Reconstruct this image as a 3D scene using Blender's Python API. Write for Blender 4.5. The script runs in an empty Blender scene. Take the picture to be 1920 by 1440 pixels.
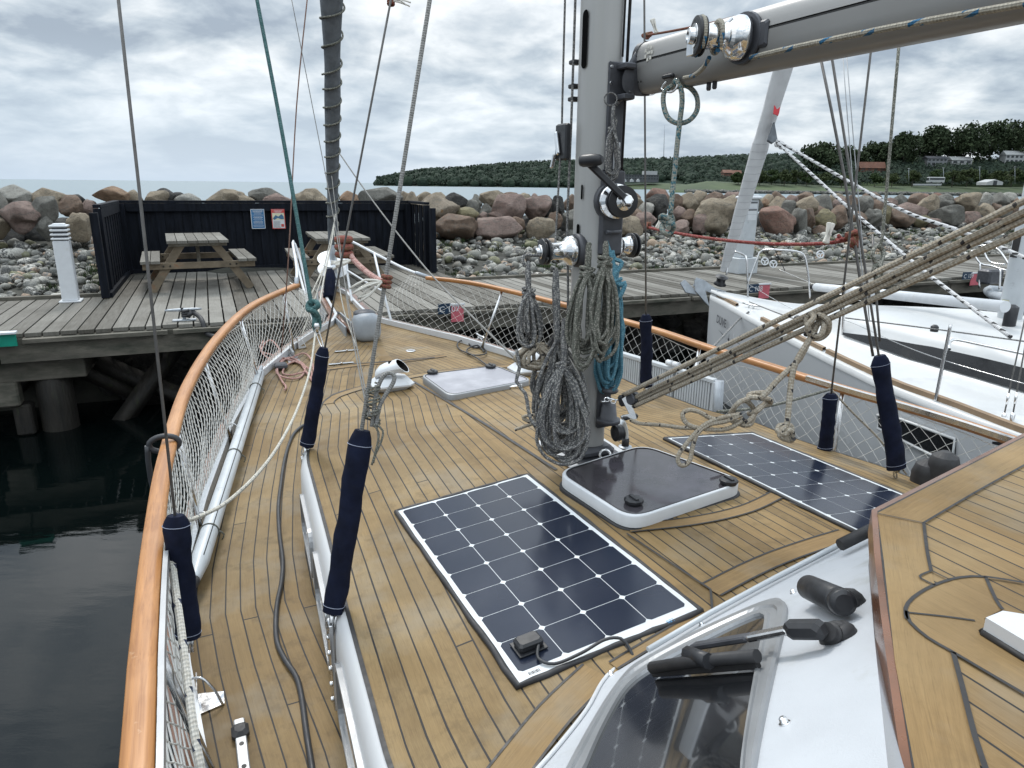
import bpy, math, random
from mathutils import Vector, noise, Matrix
# ---------------------------------------------------------------- camera, world, sun, exposure
SC = bpy.context.scene
COL = SC.collection
F = 1300.0; CZ = 2.8; PITCH = math.radians(16.05); ROLL = math.radians(0.62)
fw = Vector((0, math.cos(PITCH), -math.sin(PITCH)))
up0 = Vector((0, math.sin(PITCH), math.cos(PITCH))); rt0 = Vector((1, 0, 0))
rt = rt0*math.cos(ROLL)+up0*math.sin(ROLL); up = -rt0*math.sin(ROLL)+up0*math.cos(ROLL)
CAM = Vector((0, 0, CZ))
cd = bpy.data.cameras.new('camera'); cam = bpy.data.objects.new('camera', cd); COL.objects.link(cam)
cd.sensor_fit = 'HORIZONTAL'; cd.sensor_width = 36; cd.lens = 36*F/1920; cd.clip_start = 0.02; cd.clip_end = 60000
mw = Matrix((rt, up, -fw)).transposed().to_4x4(); mw.translation = CAM; cam.matrix_world = mw
SC.camera = cam
SC.render.resolution_x = 1024; SC.render.resolution_y = 768
SC.view_settings.view_transform = 'Standard'; SC.view_settings.look = 'None'
SC.view_settings.exposure = 0.58; SC.view_settings.gamma = 1.0
SC.render.engine = 'CYCLES'
W = bpy.data.worlds.new('World'); SC.world = W; W.use_nodes = True
SUN_EL = math.radians(52); SUN_AZ = math.radians(-20)   # behind the cloud, ahead and left
def world():
    nt = W.node_tree; nt.nodes.clear(); N = nt.nodes.new; L = nt.links.new
    out = N('ShaderNodeOutputWorld'); mix = N('ShaderNodeMixShader')
    sky = N('ShaderNodeTexSky'); sky.sky_type = 'NISHITA'; sky.sun_disc = False
    sky.sun_elevation = SUN_EL; sky.sun_rotation = SUN_AZ; sky.dust_density = 2.0
    b1 = N('ShaderNodeBackground'); b1.inputs[1].default_value = 0.10; L(sky.outputs[0], b1.inputs[0])
    tc = N('ShaderNodeTexCoord'); sp = N('ShaderNodeSeparateXYZ'); L(tc.outputs['Generated'], sp.inputs[0])
    def math_(op, a, b=None, clamp=False):
        m = N('ShaderNodeMath'); m.operation = op; m.use_clamp = clamp
        for i, v in enumerate((a, b)):
            if v is None: continue
            if isinstance(v, (int, float)): m.inputs[i].default_value = v
            else: L(v, m.inputs[i])
        return m.outputs[0]
    zz = math_('MAXIMUM', sp.outputs[2], 0.0)
    den = math_('ADD', zz, 0.26)
    cx = math_('DIVIDE', sp.outputs[0], den); cy = math_('DIVIDE', sp.outputs[1], den)
    cb = N('ShaderNodeCombineXYZ'); L(cx, cb.inputs[0]); L(cy, cb.inputs[1]); cb.inputs[2].default_value = 3.7
    n1 = N('ShaderNodeTexNoise'); n1.inputs['Scale'].default_value = 1.7; n1.inputs['Detail'].default_value = 7; n1.inputs['Roughness'].default_value = 0.53; n1.inputs['Distortion'].default_value = 0.35
    L(cb.outputs[0], n1.inputs['Vector'])
    n2 = N('ShaderNodeTexNoise'); n2.inputs['Scale'].default_value = 4.6; n2.inputs['Detail'].default_value = 7; n2.inputs['Roughness'].default_value = 0.55; n2.inputs['Distortion'].default_value = 0.25
    L(cb.outputs[0], n2.inputs['Vector'])
    s = math_('ADD', math_('MULTIPLY', n1.outputs[0], 0.62), math_('MULTIPLY', n2.outputs[0], 0.38))
    r = N('ShaderNodeValToRGB'); e = r.color_ramp.elements
    e[0].position = 0.405; e[0].color = (0.25, 0.30, 0.36, 1); e[1].position = 0.605; e[1].color = (0.74, 0.765, 0.78, 1)
    m1 = r.color_ramp.elements.new(0.465); m1.color = (0.37, 0.425, 0.475, 1)
    m2 = r.color_ramp.elements.new(0.53); m2.color = (0.54, 0.58, 0.61, 1)
    L(s, r.inputs[0])
    # pale blue band low over the open sea (to the left), cloudier to the right
    band = N('ShaderNodeMapRange'); band.inputs[1].default_value = 0.0; band.inputs[2].default_value = 0.16; band.inputs[3].default_value = 1; band.inputs[4].default_value = 0
    L(zz, band.inputs[0])
    side = N('ShaderNodeMapRange'); side.inputs[1].default_value = -0.25; side.inputs[2].default_value = 0.45; side.inputs[3].default_value = 0.95; side.inputs[4].default_value = 0.25
    L(sp.outputs[0], side.inputs[0])
    bf_ = math_('MULTIPLY', band.outputs[0], side.outputs[0], True)
    mx = N('ShaderNodeMix'); mx.data_type = 'RGBA'; L(bf_, mx.inputs[0]); L(r.outputs[0], mx.inputs[6]); mx.inputs[7].default_value = (0.42, 0.51, 0.61, 1)
    # an overcast sky is brightest overhead
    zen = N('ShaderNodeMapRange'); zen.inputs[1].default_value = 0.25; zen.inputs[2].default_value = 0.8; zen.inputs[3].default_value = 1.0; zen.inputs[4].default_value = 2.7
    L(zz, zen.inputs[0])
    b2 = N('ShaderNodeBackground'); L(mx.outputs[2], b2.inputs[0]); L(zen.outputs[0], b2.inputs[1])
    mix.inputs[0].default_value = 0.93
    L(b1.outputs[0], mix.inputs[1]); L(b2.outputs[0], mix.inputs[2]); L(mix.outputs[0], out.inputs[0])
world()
sd = bpy.data.lights.new('sun', 'SUN'); sd.energy = 1.3; sd.angle = math.radians(14); sd.color = (1, 0.96, 0.9)
so = bpy.data.objects.new('sun', sd); COL.objects.link(so); so.location = (0, 0, 40)
sdir = Vector((math.sin(SUN_AZ)*math.cos(SUN_EL), math.cos(SUN_AZ)*math.cos(SUN_EL), math.sin(SUN_EL)))
so.rotation_euler = sdir.to_track_quat('Z', 'Y').to_euler()
# ---------------------------------------------------------------- measuring helpers (survey of the photograph)
def ray(x, y): return (x-960)/F*rt-(y-720)/F*up+fw
def Zp(x, y, z): r = ray(x, y); return CAM+r*((z-CZ)/r.z)
def Dp(x, y, d): return CAM+ray(x, y)*d
def Yp(x, y, Y): r = ray(x, y); return CAM+r*(Y/r.y)
HD = math.radians(24.2); MB0 = Vector((0.3163, 2.8149, 0))
US = Vector((-math.sin(HD), math.cos(HD), 0)); SS = Vector((math.cos(HD), math.sin(HD), 0)); ZV = Vector((0, 0, 1))
def B(u, s, z): return MB0+US*u+SS*s+ZV*z
def IB(p): d = p-MB0; return d.dot(US), d.dot(SS), p.z
PD = Vector((.9183, .3958, 0)); PN = Vector((-.3958, .9183, 0)); PO = Vector((0, 9.6, 0))
def P(a, t, z): return PO+PD*a+PN*t+ZV*z
def IP(p): d = p-PO; return d.dot(PD), d.dot(PN)
def on(x, y, f, z0=1.5, fr=IB):
    z = z0
    for _ in range(25):
        p = Zp(x, y, z); q = fr(p); z = 0.5*z+0.5*f(q[0], q[1])
    return Zp(x, y, z)
def plane(x, y, p0, n):
    r = ray(x, y); return CAM+r*((p0-CAM).dot(n)/r.dot(n))
def nearl(x, y, A, Bq):
    """point on the line A-B nearest to the sight line through x,y"""
    r = ray(x, y).normalized(); d = (Bq-A); d.normalize(); w = A-CAM
    a = d.dot(d); b = d.dot(r); c = r.dot(r); k = (b*(w.dot(r))-c*(w.dot(d)))/(a*c-b*b)
    return A+d*k
def onray(x, y, A, Bq):
    r = ray(x, y); p = nearl(x, y, A, Bq); return CAM+r*((p-CAM).dot(r)/r.dot(r))
zco = lambda u, s: 1.697-.02*(u+.6)-.076*(s-.05)**2            # coachroof top
zdk = lambda u, s: 1.2+.010*u*abs(u)*(1 if u > 0 else 0)+0.02*(1-min(1, abs(s)/1.6))   # side deck / foredeck
zrl = lambda u, s: 1.79+.008*u*u*(1 if u > 0 else 0)     # cap rail
# ---------------------------------------------------------------- mesh builder
ORG = {}
class MB:
    def __init__(s): s.v = []; s.f = []; s.uv = []; s.sm = []
    def face(s, idx, uv=None, smooth=False):
        s.f.append(tuple(idx)); s.uv.append(uv if uv else [(0, 0)]*len(idx)); s.sm.append(smooth)
    def add(s, vs): n = len(s.v); s.v += [Vector(v) for v in vs]; return n
    def box(s, c, x, y, z, bev=0):
        """c centre; x,y,z half-extent vectors"""
        c = Vector(c); x = Vector(x); y = Vector(y); z = Vector(z)
        if bev <= 0:
            n = s.add([c+i*x+j*y+k*z for k in (-1, 1) for j in (-1, 1) for i in (-1, 1)])
            lx, ly, lz = 2*x.length, 2*y.length, 2*z.length
            for q, (a, b) in (((0, 2, 3, 1), (ly, lx)), ((4, 5, 7, 6), (lx, ly)), ((0, 1, 5, 4), (lx, lz)), ((2, 6, 7, 3), (lz, lx)), ((0, 4, 6, 2), (lz, ly)), ((1, 3, 7, 5), (ly, lz))):
                s.face([n+i for i in q], [(0, 0), (a, 0), (a, b), (0, b)])
            return
        lx, ly, lz = x.length, y.length, z.length; X, Y, Z = x/lx, y/ly, z/lz; b = min(bev, lx*.9, ly*.9, lz*.9)
        ring = []
        for (zz, ins) in ((-lz, b), (-lz+b, 0), (lz-b, 0), (lz, b)):
            ax, ay = lx-ins, ly-ins
            pts = [(-ax+b, -ay), (ax-b, -ay), (ax, -ay+b), (ax, ay-b), (ax-b, ay), (-ax+b, ay), (-ax, ay-b), (-ax, -ay+b)]
            ring.append(s.add([c+X*p[0]+Y*p[1]+Z*zz for p in pts]))
        for a0, a1 in zip(ring, ring[1:]):
            for i in range(8):
                j = (i+1) % 8; s.face([a0+i, a0+j, a1+j, a1+i], smooth=False)
        s.face([ring[0]+i for i in range(7, -1, -1)]); s.face([ring[3]+i for i in range(8)])
    def abox(s, x0, x1, y0, y1, z0, z1, fr=None, bev=0):
        """box in a frame fr(a,b,c)->world"""
        fr = fr or (lambda a, b, c: Vector((a, b, c)))
        c = fr((x0+x1)/2, (y0+y1)/2, (z0+z1)/2)
        s.box(c, fr(x1, (y0+y1)/2, (z0+z1)/2)-c, fr((x0+x1)/2, y1, (z0+z1)/2)-c, fr((x0+x1)/2, (y0+y1)/2, z1)-c, bev)
    def tube(s, pts, r, n=8, cap=True, closed=False, sq=1.0, smooth=True):
        pts = [Vector(p) for p in pts]; m = len(pts)
        if m < 2: return
        rs = r if isinstance(r, (list, tuple)) else [r]*m
        t0 = (pts[1]-pts[0]).normalized()
        a = Vector((0, 0, 1)) if abs(t0.z) < .9 else Vector((1, 0, 0))
        nrm = t0.cross(a).normalized(); L = 0; base = []
        for i in range(m):
            if closed: t = (pts[(i+1) % m]-pts[i-1])
            else: t = pts[min(i+1, m-1)]-pts[max(i-1, 0)]
            if t.length < 1e-9: t = t0.copy()
            t.normalize(); nrm = nrm-t*nrm.dot(t)
            if nrm.length < 1e-6: nrm = t.cross(Vector((.3, .5, .8)))
            nrm.normalize(); bi = t.cross(nrm)
            if i: L += (pts[i]-pts[i-1]).length
            base.append((s.add([pts[i]+(nrm*math.cos(6.28318*k/n)+bi*sq*math.sin(6.28318*k/n))*rs[i] for k in range(n)]), L))
        rr = sum(rs)/len(rs); per = 2*math.pi*max(rr, 1e-5)
        segs = list(zip(base, base[1:]))
        if closed: segs.append((base[-1], (base[0][0], base[-1][1]+(pts[0]-pts[-1]).length)))
        for (a0, l0), (a1, l1) in segs:
            for k in range(n):
                j = (k+1) % n
                s.face([a0+k, a0+j, a1+j, a1+k], [(k/n, l0/per), ((k+1)/n, l0/per), ((k+1)/n, l1/per), (k/n, l1/per)], smooth)
        if cap and not closed:
            s.face([base[0][0]+k for k in range(n-1, -1, -1)]); s.face([base[-1][0]+k for k in range(n)])
    def lathe(s, p0, ax, prof, n=24, smooth=True, sx=None):
        """prof: (distance along axis, radius)"""
        p0 = Vector(p0); ax = Vector(ax).normalized(); a = Vector((0, 0, 1)) if abs(ax.z) < .9 else Vector((1, 0, 0))
        e = ax.cross(a).normalized(); g = ax.cross(e); rings = []
        for d, r in prof: rings.append(s.add([p0+ax*d+(e*math.cos(6.28318*k/n)+g*math.sin(6.28318*k/n))*max(r, 1e-5) for k in range(n)]))
        for i, (a0, a1) in enumerate(zip(rings, rings[1:])):
            for k in range(n):
                j = (k+1) % n; s.face([a0+j, a0+k, a1+k, a1+j], smooth=smooth and abs(prof[i+1][1]-prof[i][1]) < 1.1*abs(prof[i+1][0]-prof[i][0]))
        s.face([rings[0]+k for k in range(n)]); s.face([rings[-1]+k for k in range(n-1, -1, -1)])
    def prism(s, poly, d, smooth=False):
        """poly: list of 3D points, extruded by vector d"""
        d = Vector(d); n = len(poly); a = s.add(poly); b = s.add([Vector(p)+d for p in poly])
        s.face([a+i for i in range(n-1, -1, -1)], [(poly[i][0], poly[i][1]) for i in range(n-1, -1, -1)])
        s.face([b+i for i in range(n)], [(poly[i][0], poly[i][1]) for i in range(n)])
        for i in range(n):
            j = (i+1) % n; s.face([a+i, a+j, b+j, b+i], smooth=smooth)
    def grid(s, rows, uvf=None, smooth=True, flip=False):
        """rows: list of lists of points; uvf(i,j)->(u,v)"""
        m = len(rows[0]); bases = [s.add(r) for r in rows]
        for i in range(len(rows)-1):
            for j in range(m-1):
                q = [bases[i]+j, bases[i]+j+1, bases[i+1]+j+1, bases[i+1]+j]
                uv = [uvf(i, j), uvf(i, j+1), uvf(i+1, j+1), uvf(i+1, j)] if uvf else None
                if flip: q.reverse(); uv = uv[::-1] if uv else None
                s.face(q, uv, smooth)
    def poly(s, pts, uv=None): a = s.add(pts); s.face([a+i for i in range(len(pts))], uv or [(p[0], p[1]) for p in pts])
    def merge(s, o):
        n = len(s.v); s.v += o.v
        for f in o.f: s.f.append(tuple(i+n for i in f))
        s.uv += o.uv; s.sm += o.sm
    def build(s, name, mat, parent=None, origin=None, label=None, weld=False):
        if parent is not None: org = ORG[parent.name]
        elif origin is not None: org = Vector(origin)
        else:
            xs = [v.x for v in s.v]; ys = [v.y for v in s.v]; zs = [v.z for v in s.v]
            org = Vector(((min(xs)+max(xs))/2, (min(ys)+max(ys))/2, min(zs)))
        me = bpy.data.meshes.new(name); me.from_pydata([tuple(v-org) for v in s.v], [], s.f)
        uvl = me.uv_layers.new(name='UVMap'); flat = [c for f in s.uv for p in f for c in p]
        if len(flat) == 2*len(me.loops): uvl.data.foreach_set('uv', flat)
        me.polygons.foreach_set('use_smooth', s.sm); me.materials.append(mat); me.update()
        o = bpy.data.objects.new(name, me); COL.objects.link(o)
        if parent is not None: o.parent = parent
        else: o.location = org
        ORG[o.name] = org
        if label: o['label'] = label
        return o
def thing(name, label, cat, loc, group=None):
    o = bpy.data.objects.new(name, None); COL.objects.link(o); o.location = loc; o.empty_display_size = .1
    ORG[o.name] = Vector(loc); return tag(o, label, cat, group)
def tag(o, label=None, cat=None, group=None, kind=None):
    if label: o['label'] = label
    if cat: o['category'] = cat
    if group: o['group'] = group
    if kind: o['kind'] = kind
    return o
def squircle(mb, c, X, Y, Z, e=.62):
    v = [Vector([math.copysign(abs(q)**e, q) for q in p]) for p in I4[0]]; m_ = max(max(abs(q) for q in p) for p in v)
    n0 = mb.add([c+X*p.x/m_+Y*p.y/m_+Z*p.z/m_ for p in v])
    for f in I4[1]: mb.face([n0+i for i in f], None, True)
def cr(pts, step=0.03, closed=False):
    """Catmull-Rom through points"""
    pts = [Vector(p) for p in pts]; n = len(pts); out = []
    rng = range(n) if closed else range(n-1)
    for i in rng:
        if closed: a, b, c, d = pts[i-1], pts[i], pts[(i+1) % n], pts[(i+2) % n]
        else: a, b, c, d = pts[max(i-1, 0)], pts[i], pts[i+1], pts[min(i+2, n-1)]
        m = max(2, int((c-b).length/step))
        for k in range(m):
            t = k/m; out.append(0.5*((2*b)+(c-a)*t+(2*a-5*b+4*c-d)*t*t+(3*b-a-3*c+d)*t*t*t))
    if not closed: out.append(pts[-1])
    return out
def lerp(a, b, t): return a+(b-a)*t
def interp(xs, ys, x):
    if x <= xs[0]: k = 0
    elif x >= xs[-1]: k = len(xs)-2
    else:
        k = 0
        while x > xs[k+1]: k += 1
    t = (x-xs[k])/(xs[k+1]-xs[k]); return ys[k]+(ys[k+1]-ys[k])*t
def text(name, body, origin, xd, yd, size, mat, parent, align='LEFT', lift=0.002, bold=0):
    cu = bpy.data.curves.new('t', 'FONT'); cu.body = body; cu.size = size; cu.align_x = align; cu.offset = bold
    cu.resolution_u = 3
    ob = bpy.data.objects.new('t', cu); COL.objects.link(ob); bpy.context.view_layer.update()
    me = bpy.data.meshes.new_from_object(ob.evaluated_get(bpy.context.evaluated_depsgraph_get()))
    bpy.data.objects.remove(ob); bpy.data.curves.remove(cu)
    xd = Vector(xd).normalized(); yd = Vector(yd).normalized(); zd = xd.cross(yd)
    org = ORG[parent.name] if parent is not None else Vector(origin)
    me.transform(Matrix((xd, yd, zd)).transposed().to_4x4())
    me.transform(Matrix.Translation(Vector(origin)+zd*lift-org))
    me.name = name; me.materials.clear(); me.materials.append(mat)
    o = bpy.data.objects.new(name, me); COL.objects.link(o)
    if parent is not None: o.parent = parent
    ORG[o.name] = org
    return o
# ---------------------------------------------------------------- materials
def newmat(name):
    m = bpy.data.materials.new(name); m.use_nodes = True; nt = m.node_tree; bs = nt.nodes['Principled BSDF']
    return m, nt, bs
class NT:
    def __init__(s, nt): s.nt = nt
    def n(s, t, **k):
        nd = s.nt.nodes.new(t)
        for a, b in k.items():
            if hasattr(nd, a): setattr(nd, a, b)
        return nd
    def set(s, sock, v):
        if isinstance(v, bpy.types.NodeSocket): s.nt.links.new(v, sock)
        elif isinstance(v, (tuple, list)) and len(v) == 3 and sock.type == 'RGBA': sock.default_value = (*v, 1)
        else: sock.default_value = v
    def m(s, op, a, b=None, c=None, clamp=False):
        nd = s.nt.nodes.new('ShaderNodeMath'); nd.operation = op; nd.use_clamp = clamp
        for i, v in enumerate((a, b, c)):
            if v is not None: s.set(nd.inputs[i], v)
        return nd.outputs[0]
    def noise(s, vec, scale, detail=4, rough=.55, dist=0):
        nd = s.nt.nodes.new('ShaderNodeTexNoise'); s.set(nd.inputs['Vector'], vec)
        nd.inputs['Scale'].default_value = scale; nd.inputs['Detail'].default_value = detail; nd.inputs['Roughness'].default_value = rough; nd.inputs['Distortion'].default_value = dist
        return nd.outputs[0]
    def voro(s, vec, scale, feat='F1', out=0):
        nd = s.nt.nodes.new('ShaderNodeTexVoronoi'); nd.feature = feat; s.set(nd.inputs['Vector'], vec); nd.inputs['Scale'].default_value = scale
        return nd.outputs[out]
    def mix(s, f, a, b, t='RGBA', blend='MIX'):
        nd = s.nt.nodes.new('ShaderNodeMix'); nd.data_type = t
        if t == 'RGBA': nd.blend_type = blend; s.set(nd.inputs[0], f); s.set(nd.inputs[6], a); s.set(nd.inputs[7], b); return nd.outputs[2]
        s.set(nd.inputs[0], f); s.set(nd.inputs[2], a); s.set(nd.inputs[3], b); return nd.outputs[0]
    def rng(s, v, a, b, c=0, d=1):
        nd = s.nt.nodes.new('ShaderNodeMapRange'); s.set(nd.inputs[0], v)
        for i, q in enumerate((a, b, c, d)): nd.inputs[i+1].default_value = q
        return nd.outputs[0]
    def obj(s): return s.nt.nodes.new('ShaderNodeTexCoord').outputs['Object']
    def uv(s): return s.nt.nodes.new('ShaderNodeTexCoord').outputs['UV']
    def scl(s, v, x, y, z):
        nd = s.nt.nodes.new('ShaderNodeMapping'); s.set(nd.inputs[0], v); nd.inputs[3].default_value = (x, y, z); return nd.outputs[0]
    def sep(s, v): nd = s.nt.nodes.new('ShaderNodeSeparateXYZ'); s.set(nd.inputs[0], v); return nd.outputs
    def comb(s, x, y, z=0.0):
        nd = s.nt.nodes.new('ShaderNodeCombineXYZ')
        for i, v in enumerate((x, y, z)): s.set(nd.inputs[i], v)
        return nd.outputs[0]
    def white(s, v):
        nd = s.nt.nodes.new('ShaderNodeTexWhiteNoise'); nd.noise_dimensions = '3D'; s.set(nd.inputs[0], v); return nd.outputs[0]
    def bump(s, h, dist, strength=1.0, nrm=None):
        nd = s.nt.nodes.new('ShaderNodeBump'); s.set(nd.inputs['Height'], h); nd.inputs['Distance'].default_value = dist; nd.inputs['Strength'].default_value = strength
        if nrm is not None: s.set(nd.inputs['Normal'], nrm)
        return nd.outputs[0]
def mul(c, k): return tuple(min(1, x*k) for x in c)
def simple(name, col, rough=.5, metal=0, var=.15, scale=12, bump=0, bscale=60, spec=.5, rvar=.1, stain=None, stretch=(1, 1, 1), coat=0):
    m, nt, bs = newmat(name); g = NT(nt); o = g.scl(g.obj(), *stretch)
    n = g.noise(o, scale, 5)
    c = g.mix(g.rng(n, .3, .7), mul(col, 1-var), mul(col, 1+var))
    if stain:
        c = g.mix(g.rng(g.noise(o, stain[1], 6, .65), stain[2], stain[3]), c, stain[0])
    g.set(bs.inputs['Base Color'], c)
    g.set(bs.inputs['Roughness'], g.rng(g.noise(o, scale*1.7, 4), .3, .7, max(.02, rough-rvar), min(1, rough+rvar)))
    bs.inputs['Metallic'].default_value = metal; bs.inputs['Specular IOR Level'].default_value = spec
    if coat: bs.inputs['Coat Weight'].default_value = coat; bs.inputs['Coat Roughness'].default_value = .12
    if bump: g.set(bs.inputs['Normal'], g.bump(g.noise(o, bscale, 4), bump))
    return m
def rope(name, c1, c2, frac=.25, fleck=None, dens=1.0, rough=.85):
    """braided rope: UV.x round, UV.y length in girths"""
    m, nt, bs = newmat(name); g = NT(nt); uv = g.sep(g.uv()); x, y = uv[0], uv[1]
    a = g.m('SINE', g.m('MULTIPLY', g.m('ADD', g.m('MULTIPLY', x, 4), g.m('MULTIPLY', y, 3.0)), 6.28318))
    b = g.m('SINE', g.m('MULTIPLY', g.m('SUBTRACT', g.m('MULTIPLY', x, 4), g.m('MULTIPLY', y, 3.0)), 6.28318))
    br = g.m('MULTIPLY', a, b)
    cell = g.white(g.comb(g.m('FLOOR', g.m('ADD', g.m('MULTIPLY', x, 8), g.m('MULTIPLY', y, 6.0))), g.m('FLOOR', g.m('SUBTRACT', g.m('MULTIPLY', x, 8), g.m('MULTIPLY', y, 6.0)))))
    c = g.mix(g.m('LESS_THAN', cell, frac), c1, c2)
    if fleck:
        fx = g.m('FRACT', g.m('MULTIPLY', y, fleck[1])); f1 = g.m('LESS_THAN', fx, fleck[2])
        f2 = g.m('LESS_THAN', g.m('FRACT', g.m('ADD', g.m('MULTIPLY', x, 2), y)), .45)
        c = g.mix(g.m('MULTIPLY', f1, f2), c, fleck[0])
    dirt = g.noise(g.obj(), 9, 4); c = g.mix(g.rng(dirt, .35, .75, 0, .35), c, mul(c1, .45))
    sh = g.rng(br, -1, 1, .75, 1.1); c = g.mix(1.0, c, g.comb(sh, sh, sh), blend='MULTIPLY')
    g.set(bs.inputs['Base Color'], c); bs.inputs['Roughness'].default_value = rough; bs.inputs['Specular IOR Level'].default_value = .25
    g.set(bs.inputs['Normal'], g.bump(br, .0012, .8))
    return m
def planked(name, c1, c2, seam, width, sw, jl, grain=.35, rough=.62, jw=.006, aged=None, dirt=.25):
    """UV.x in plank units, UV.y metres along; dark seam between planks and butt joints"""
    m, nt, bs = newmat(name); g = NT(nt); uv = g.sep(g.uv()); x, y = uv[0], uv[1]
    # seams wander a little
    wob = g.m('MULTIPLY', g.m('SUBTRACT', g.noise(g.uv(), 3.0, 2), .5), .05)
    xs = g.m('ADD', x, wob)
    idp = g.m('FLOOR', xs); fr = g.m('FRACT', xs); d = g.m('MINIMUM', fr, g.m('SUBTRACT', 1.0, fr))
    sm = g.m('LESS_THAN', d, g.m('ADD', sw, g.m('MULTIPLY', g.m('SUBTRACT', g.noise(g.uv(), 7, 3), .5), sw*.8)))
    off = g.m('MULTIPLY', g.white(g.comb(idp, 7.0)), jl)
    yy = g.m('DIVIDE', g.m('ADD', y, off), jl); idj = g.m('FLOOR', yy)
    jt = g.m('LESS_THAN', g.m('FRACT', yy), jw/jl)
    line = g.m('MAXIMUM', sm, jt)
    rnd = g.white(g.comb(idp, idj, 3.0)); rnd2 = g.white(g.comb(idp, idj, 9.0))
    gv = g.comb(g.m('MULTIPLY', x, width*170), g.m('ADD', g.m('MULTIPLY', y, 5.0), g.m('MULTIPLY', rnd, 40)), g.m('MULTIPLY', rnd2, 30))
    gr = g.noise(gv, 1.0, 5, .62, .4)
    fine = g.noise(g.comb(g.m('MULTIPLY', x, width*700), g.m('MULTIPLY', y, 26.0)), 1.0, 3, .7)
    big = g.noise(g.obj(), 2.2, 5, .6)
    f = g.m('ADD', g.m('MULTIPLY', gr, grain), g.m('MULTIPLY', rnd, 1-grain-.15)); f = g.m('ADD', f, g.m('MULTIPLY', fine, .15))
    c = g.mix(g.rng(f, .2, .75), c1, c2)
    if aged: c = g.mix(g.rng(g.m('ADD', g.m('MULTIPLY', big, .7), g.m('MULTIPLY', fine, .3)), .45, .68, 0, .75), c, aged)
    spl = g.noise(g.obj(), 9, 6, .7)
    c = g.mix(g.rng(spl, .52, .72, 0, dirt), c, mul(c1, .5))
    wm = g.noise(g.obj(), 1.1, 3, .5, 1.2); c = g.mix(g.rng(wm, .54, .60, 0, .28), c, mul(c1, .75)); c = g.mix(g.rng(g.noise(g.obj(), 3.3, 4, .6), .52, .68, 0, .5), c, (.235, .205, .155))
    pit = g.rng(g.noise(gv, 2.6, 3, .8), .55, .75, 0, .45); c = g.mix(pit, c, mul(c1, .55))
    c = g.mix(line, c, seam)
    g.set(bs.inputs['Base Color'], c)
    g.set(bs.inputs['Roughness'], g.mix(line, g.rng(fine, .3, .7, rough-.08, rough+.12), .55, t='FLOAT'))
    bs.inputs['Specular IOR Level'].default_value = .3
    h = g.m('SUBTRACT', g.m('ADD', g.m('MULTIPLY', gr, .5), g.m('MULTIPLY', fine, .3)), g.m('MULTIPLY', line, 1.2))
    g.set(bs.inputs['Normal'], g.bump(h, .0012, .7))
    return m
def varnish():
    m, nt, bs = newmat('varnished rail'); g = NT(nt); uv = g.uv()
    a = g.noise(g.scl(uv, 34, 2.2, 1), 1.0, 5, .65, .5); f = g.noise(g.scl(uv, 130, 9, 1), 1.0, 3, .7); w = g.noise(g.obj(), 2.6, 5, .6)
    c = g.mix(g.rng(a, .34, .66), (.28, .115, .032), (.47, .215, .068)); c = g.mix(g.rng(f, .5, .72, 0, .55), c, (.19, .07, .022)); c = g.mix(g.rng(w, .5, .7, 0, .5), c, (.55, .29, .13))
    c = g.mix(g.rng(g.noise(g.obj(), 17, 4, .7), .66, .74, 0, .6), c, (.62, .42, .25))
    g.set(bs.inputs['Base Color'], c); g.set(bs.inputs['Roughness'], g.rng(f, .3, .7, .36, .52)); bs.inputs['Coat Weight'].default_value = .12; bs.inputs['Coat Roughness'].default_value = .2
    g.set(bs.inputs['Normal'], g.bump(a, .001, .6)); return m
M = {}
M['teak'] = planked('teak deck', (.115, .072, .027), (.258, .17, .071), (.012, .011, .011), .048, .048, 9.0, grain=.45, aged=(.325, .24, .125), dirt=.55)
M['teak_side'] = planked('teak side deck', (.112, .071, .029), (.245, .163, .07), (.012, .011, .011), .055, .045, 4.5, grain=.45, aged=(.315, .235, .125), dirt=.55)
M['teak_roof'] = planked('teak roof deck', (.15, .092, .036), (.29, .19, .083), (.02, .02, .02), .05, .04, 5.0, grain=.55, aged=(.33, .24, .125), dirt=.3)
M['margin'] = planked('teak margin', (.15, .092, .036), (.28, .18, .076), (.02, .02, .02), .075, -1, 40, grain=.75, aged=(.31, .22, .11), dirt=.3, jw=0)
M['seam'] = simple('black caulking', (.022, .021, .021), .55, var=.2, scale=30)
M['varn'] = varnish()
M['varn_dark'] = simple('varnished mahogany edge', (.15, .06, .026), .3, var=.35, scale=7, coat=.3)
M['gel'] = simple('white gelcoat', (.58, .59, .60), .33, var=.04, scale=3, stain=((.60, .60, .58), 5, .55, .8), bump=.0002, bscale=300)
M['gelrough'] = simple('white painted deckhouse', (.47, .49, .515), .55, var=.05, scale=4, stain=((.36, .37, .36), 7, .57, .78), bump=.0005, bscale=420)
M['gelB'] = simple('white deck of neighbour', (.54, .55, .55), .4, var=.05, scale=2, stain=((.44, .45, .45), 3, .55, .75))
M['hullB'] = simple('silver grey topsides', (.60, .615, .625), .22, var=.03, scale=1.2, coat=.4)
M['alu'] = simple('anodised aluminium', (.33, .34, .35), .42, .5, var=.1, scale=5, stretch=(1, 1, .1), bump=.0002, bscale=200)
M['mast'] = simple('anodised mast', (.40, .40, .39), .45, .2, var=.06, scale=4, stretch=(3, 3, .25), stain=((.40, .40, .38), 5, .5, .8))
M['boomlit'] = simple('boom lit upper half', (.35, .345, .335), .4, .15, var=.05, scale=3)  # light from above put into the colour of the upper half
M['boomshade'] = simple('boom shaded lower half', (.27, .265, .255), .4, .15, var=.05, scale=3)  # same metal, darkened in its colour for the shaded underside
M['pole'] = simple('painted pole', (.50, .53, .55), .4, .1, var=.07, scale=7, stain=((.36, .38, .40), 16, .6, .75))
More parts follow.
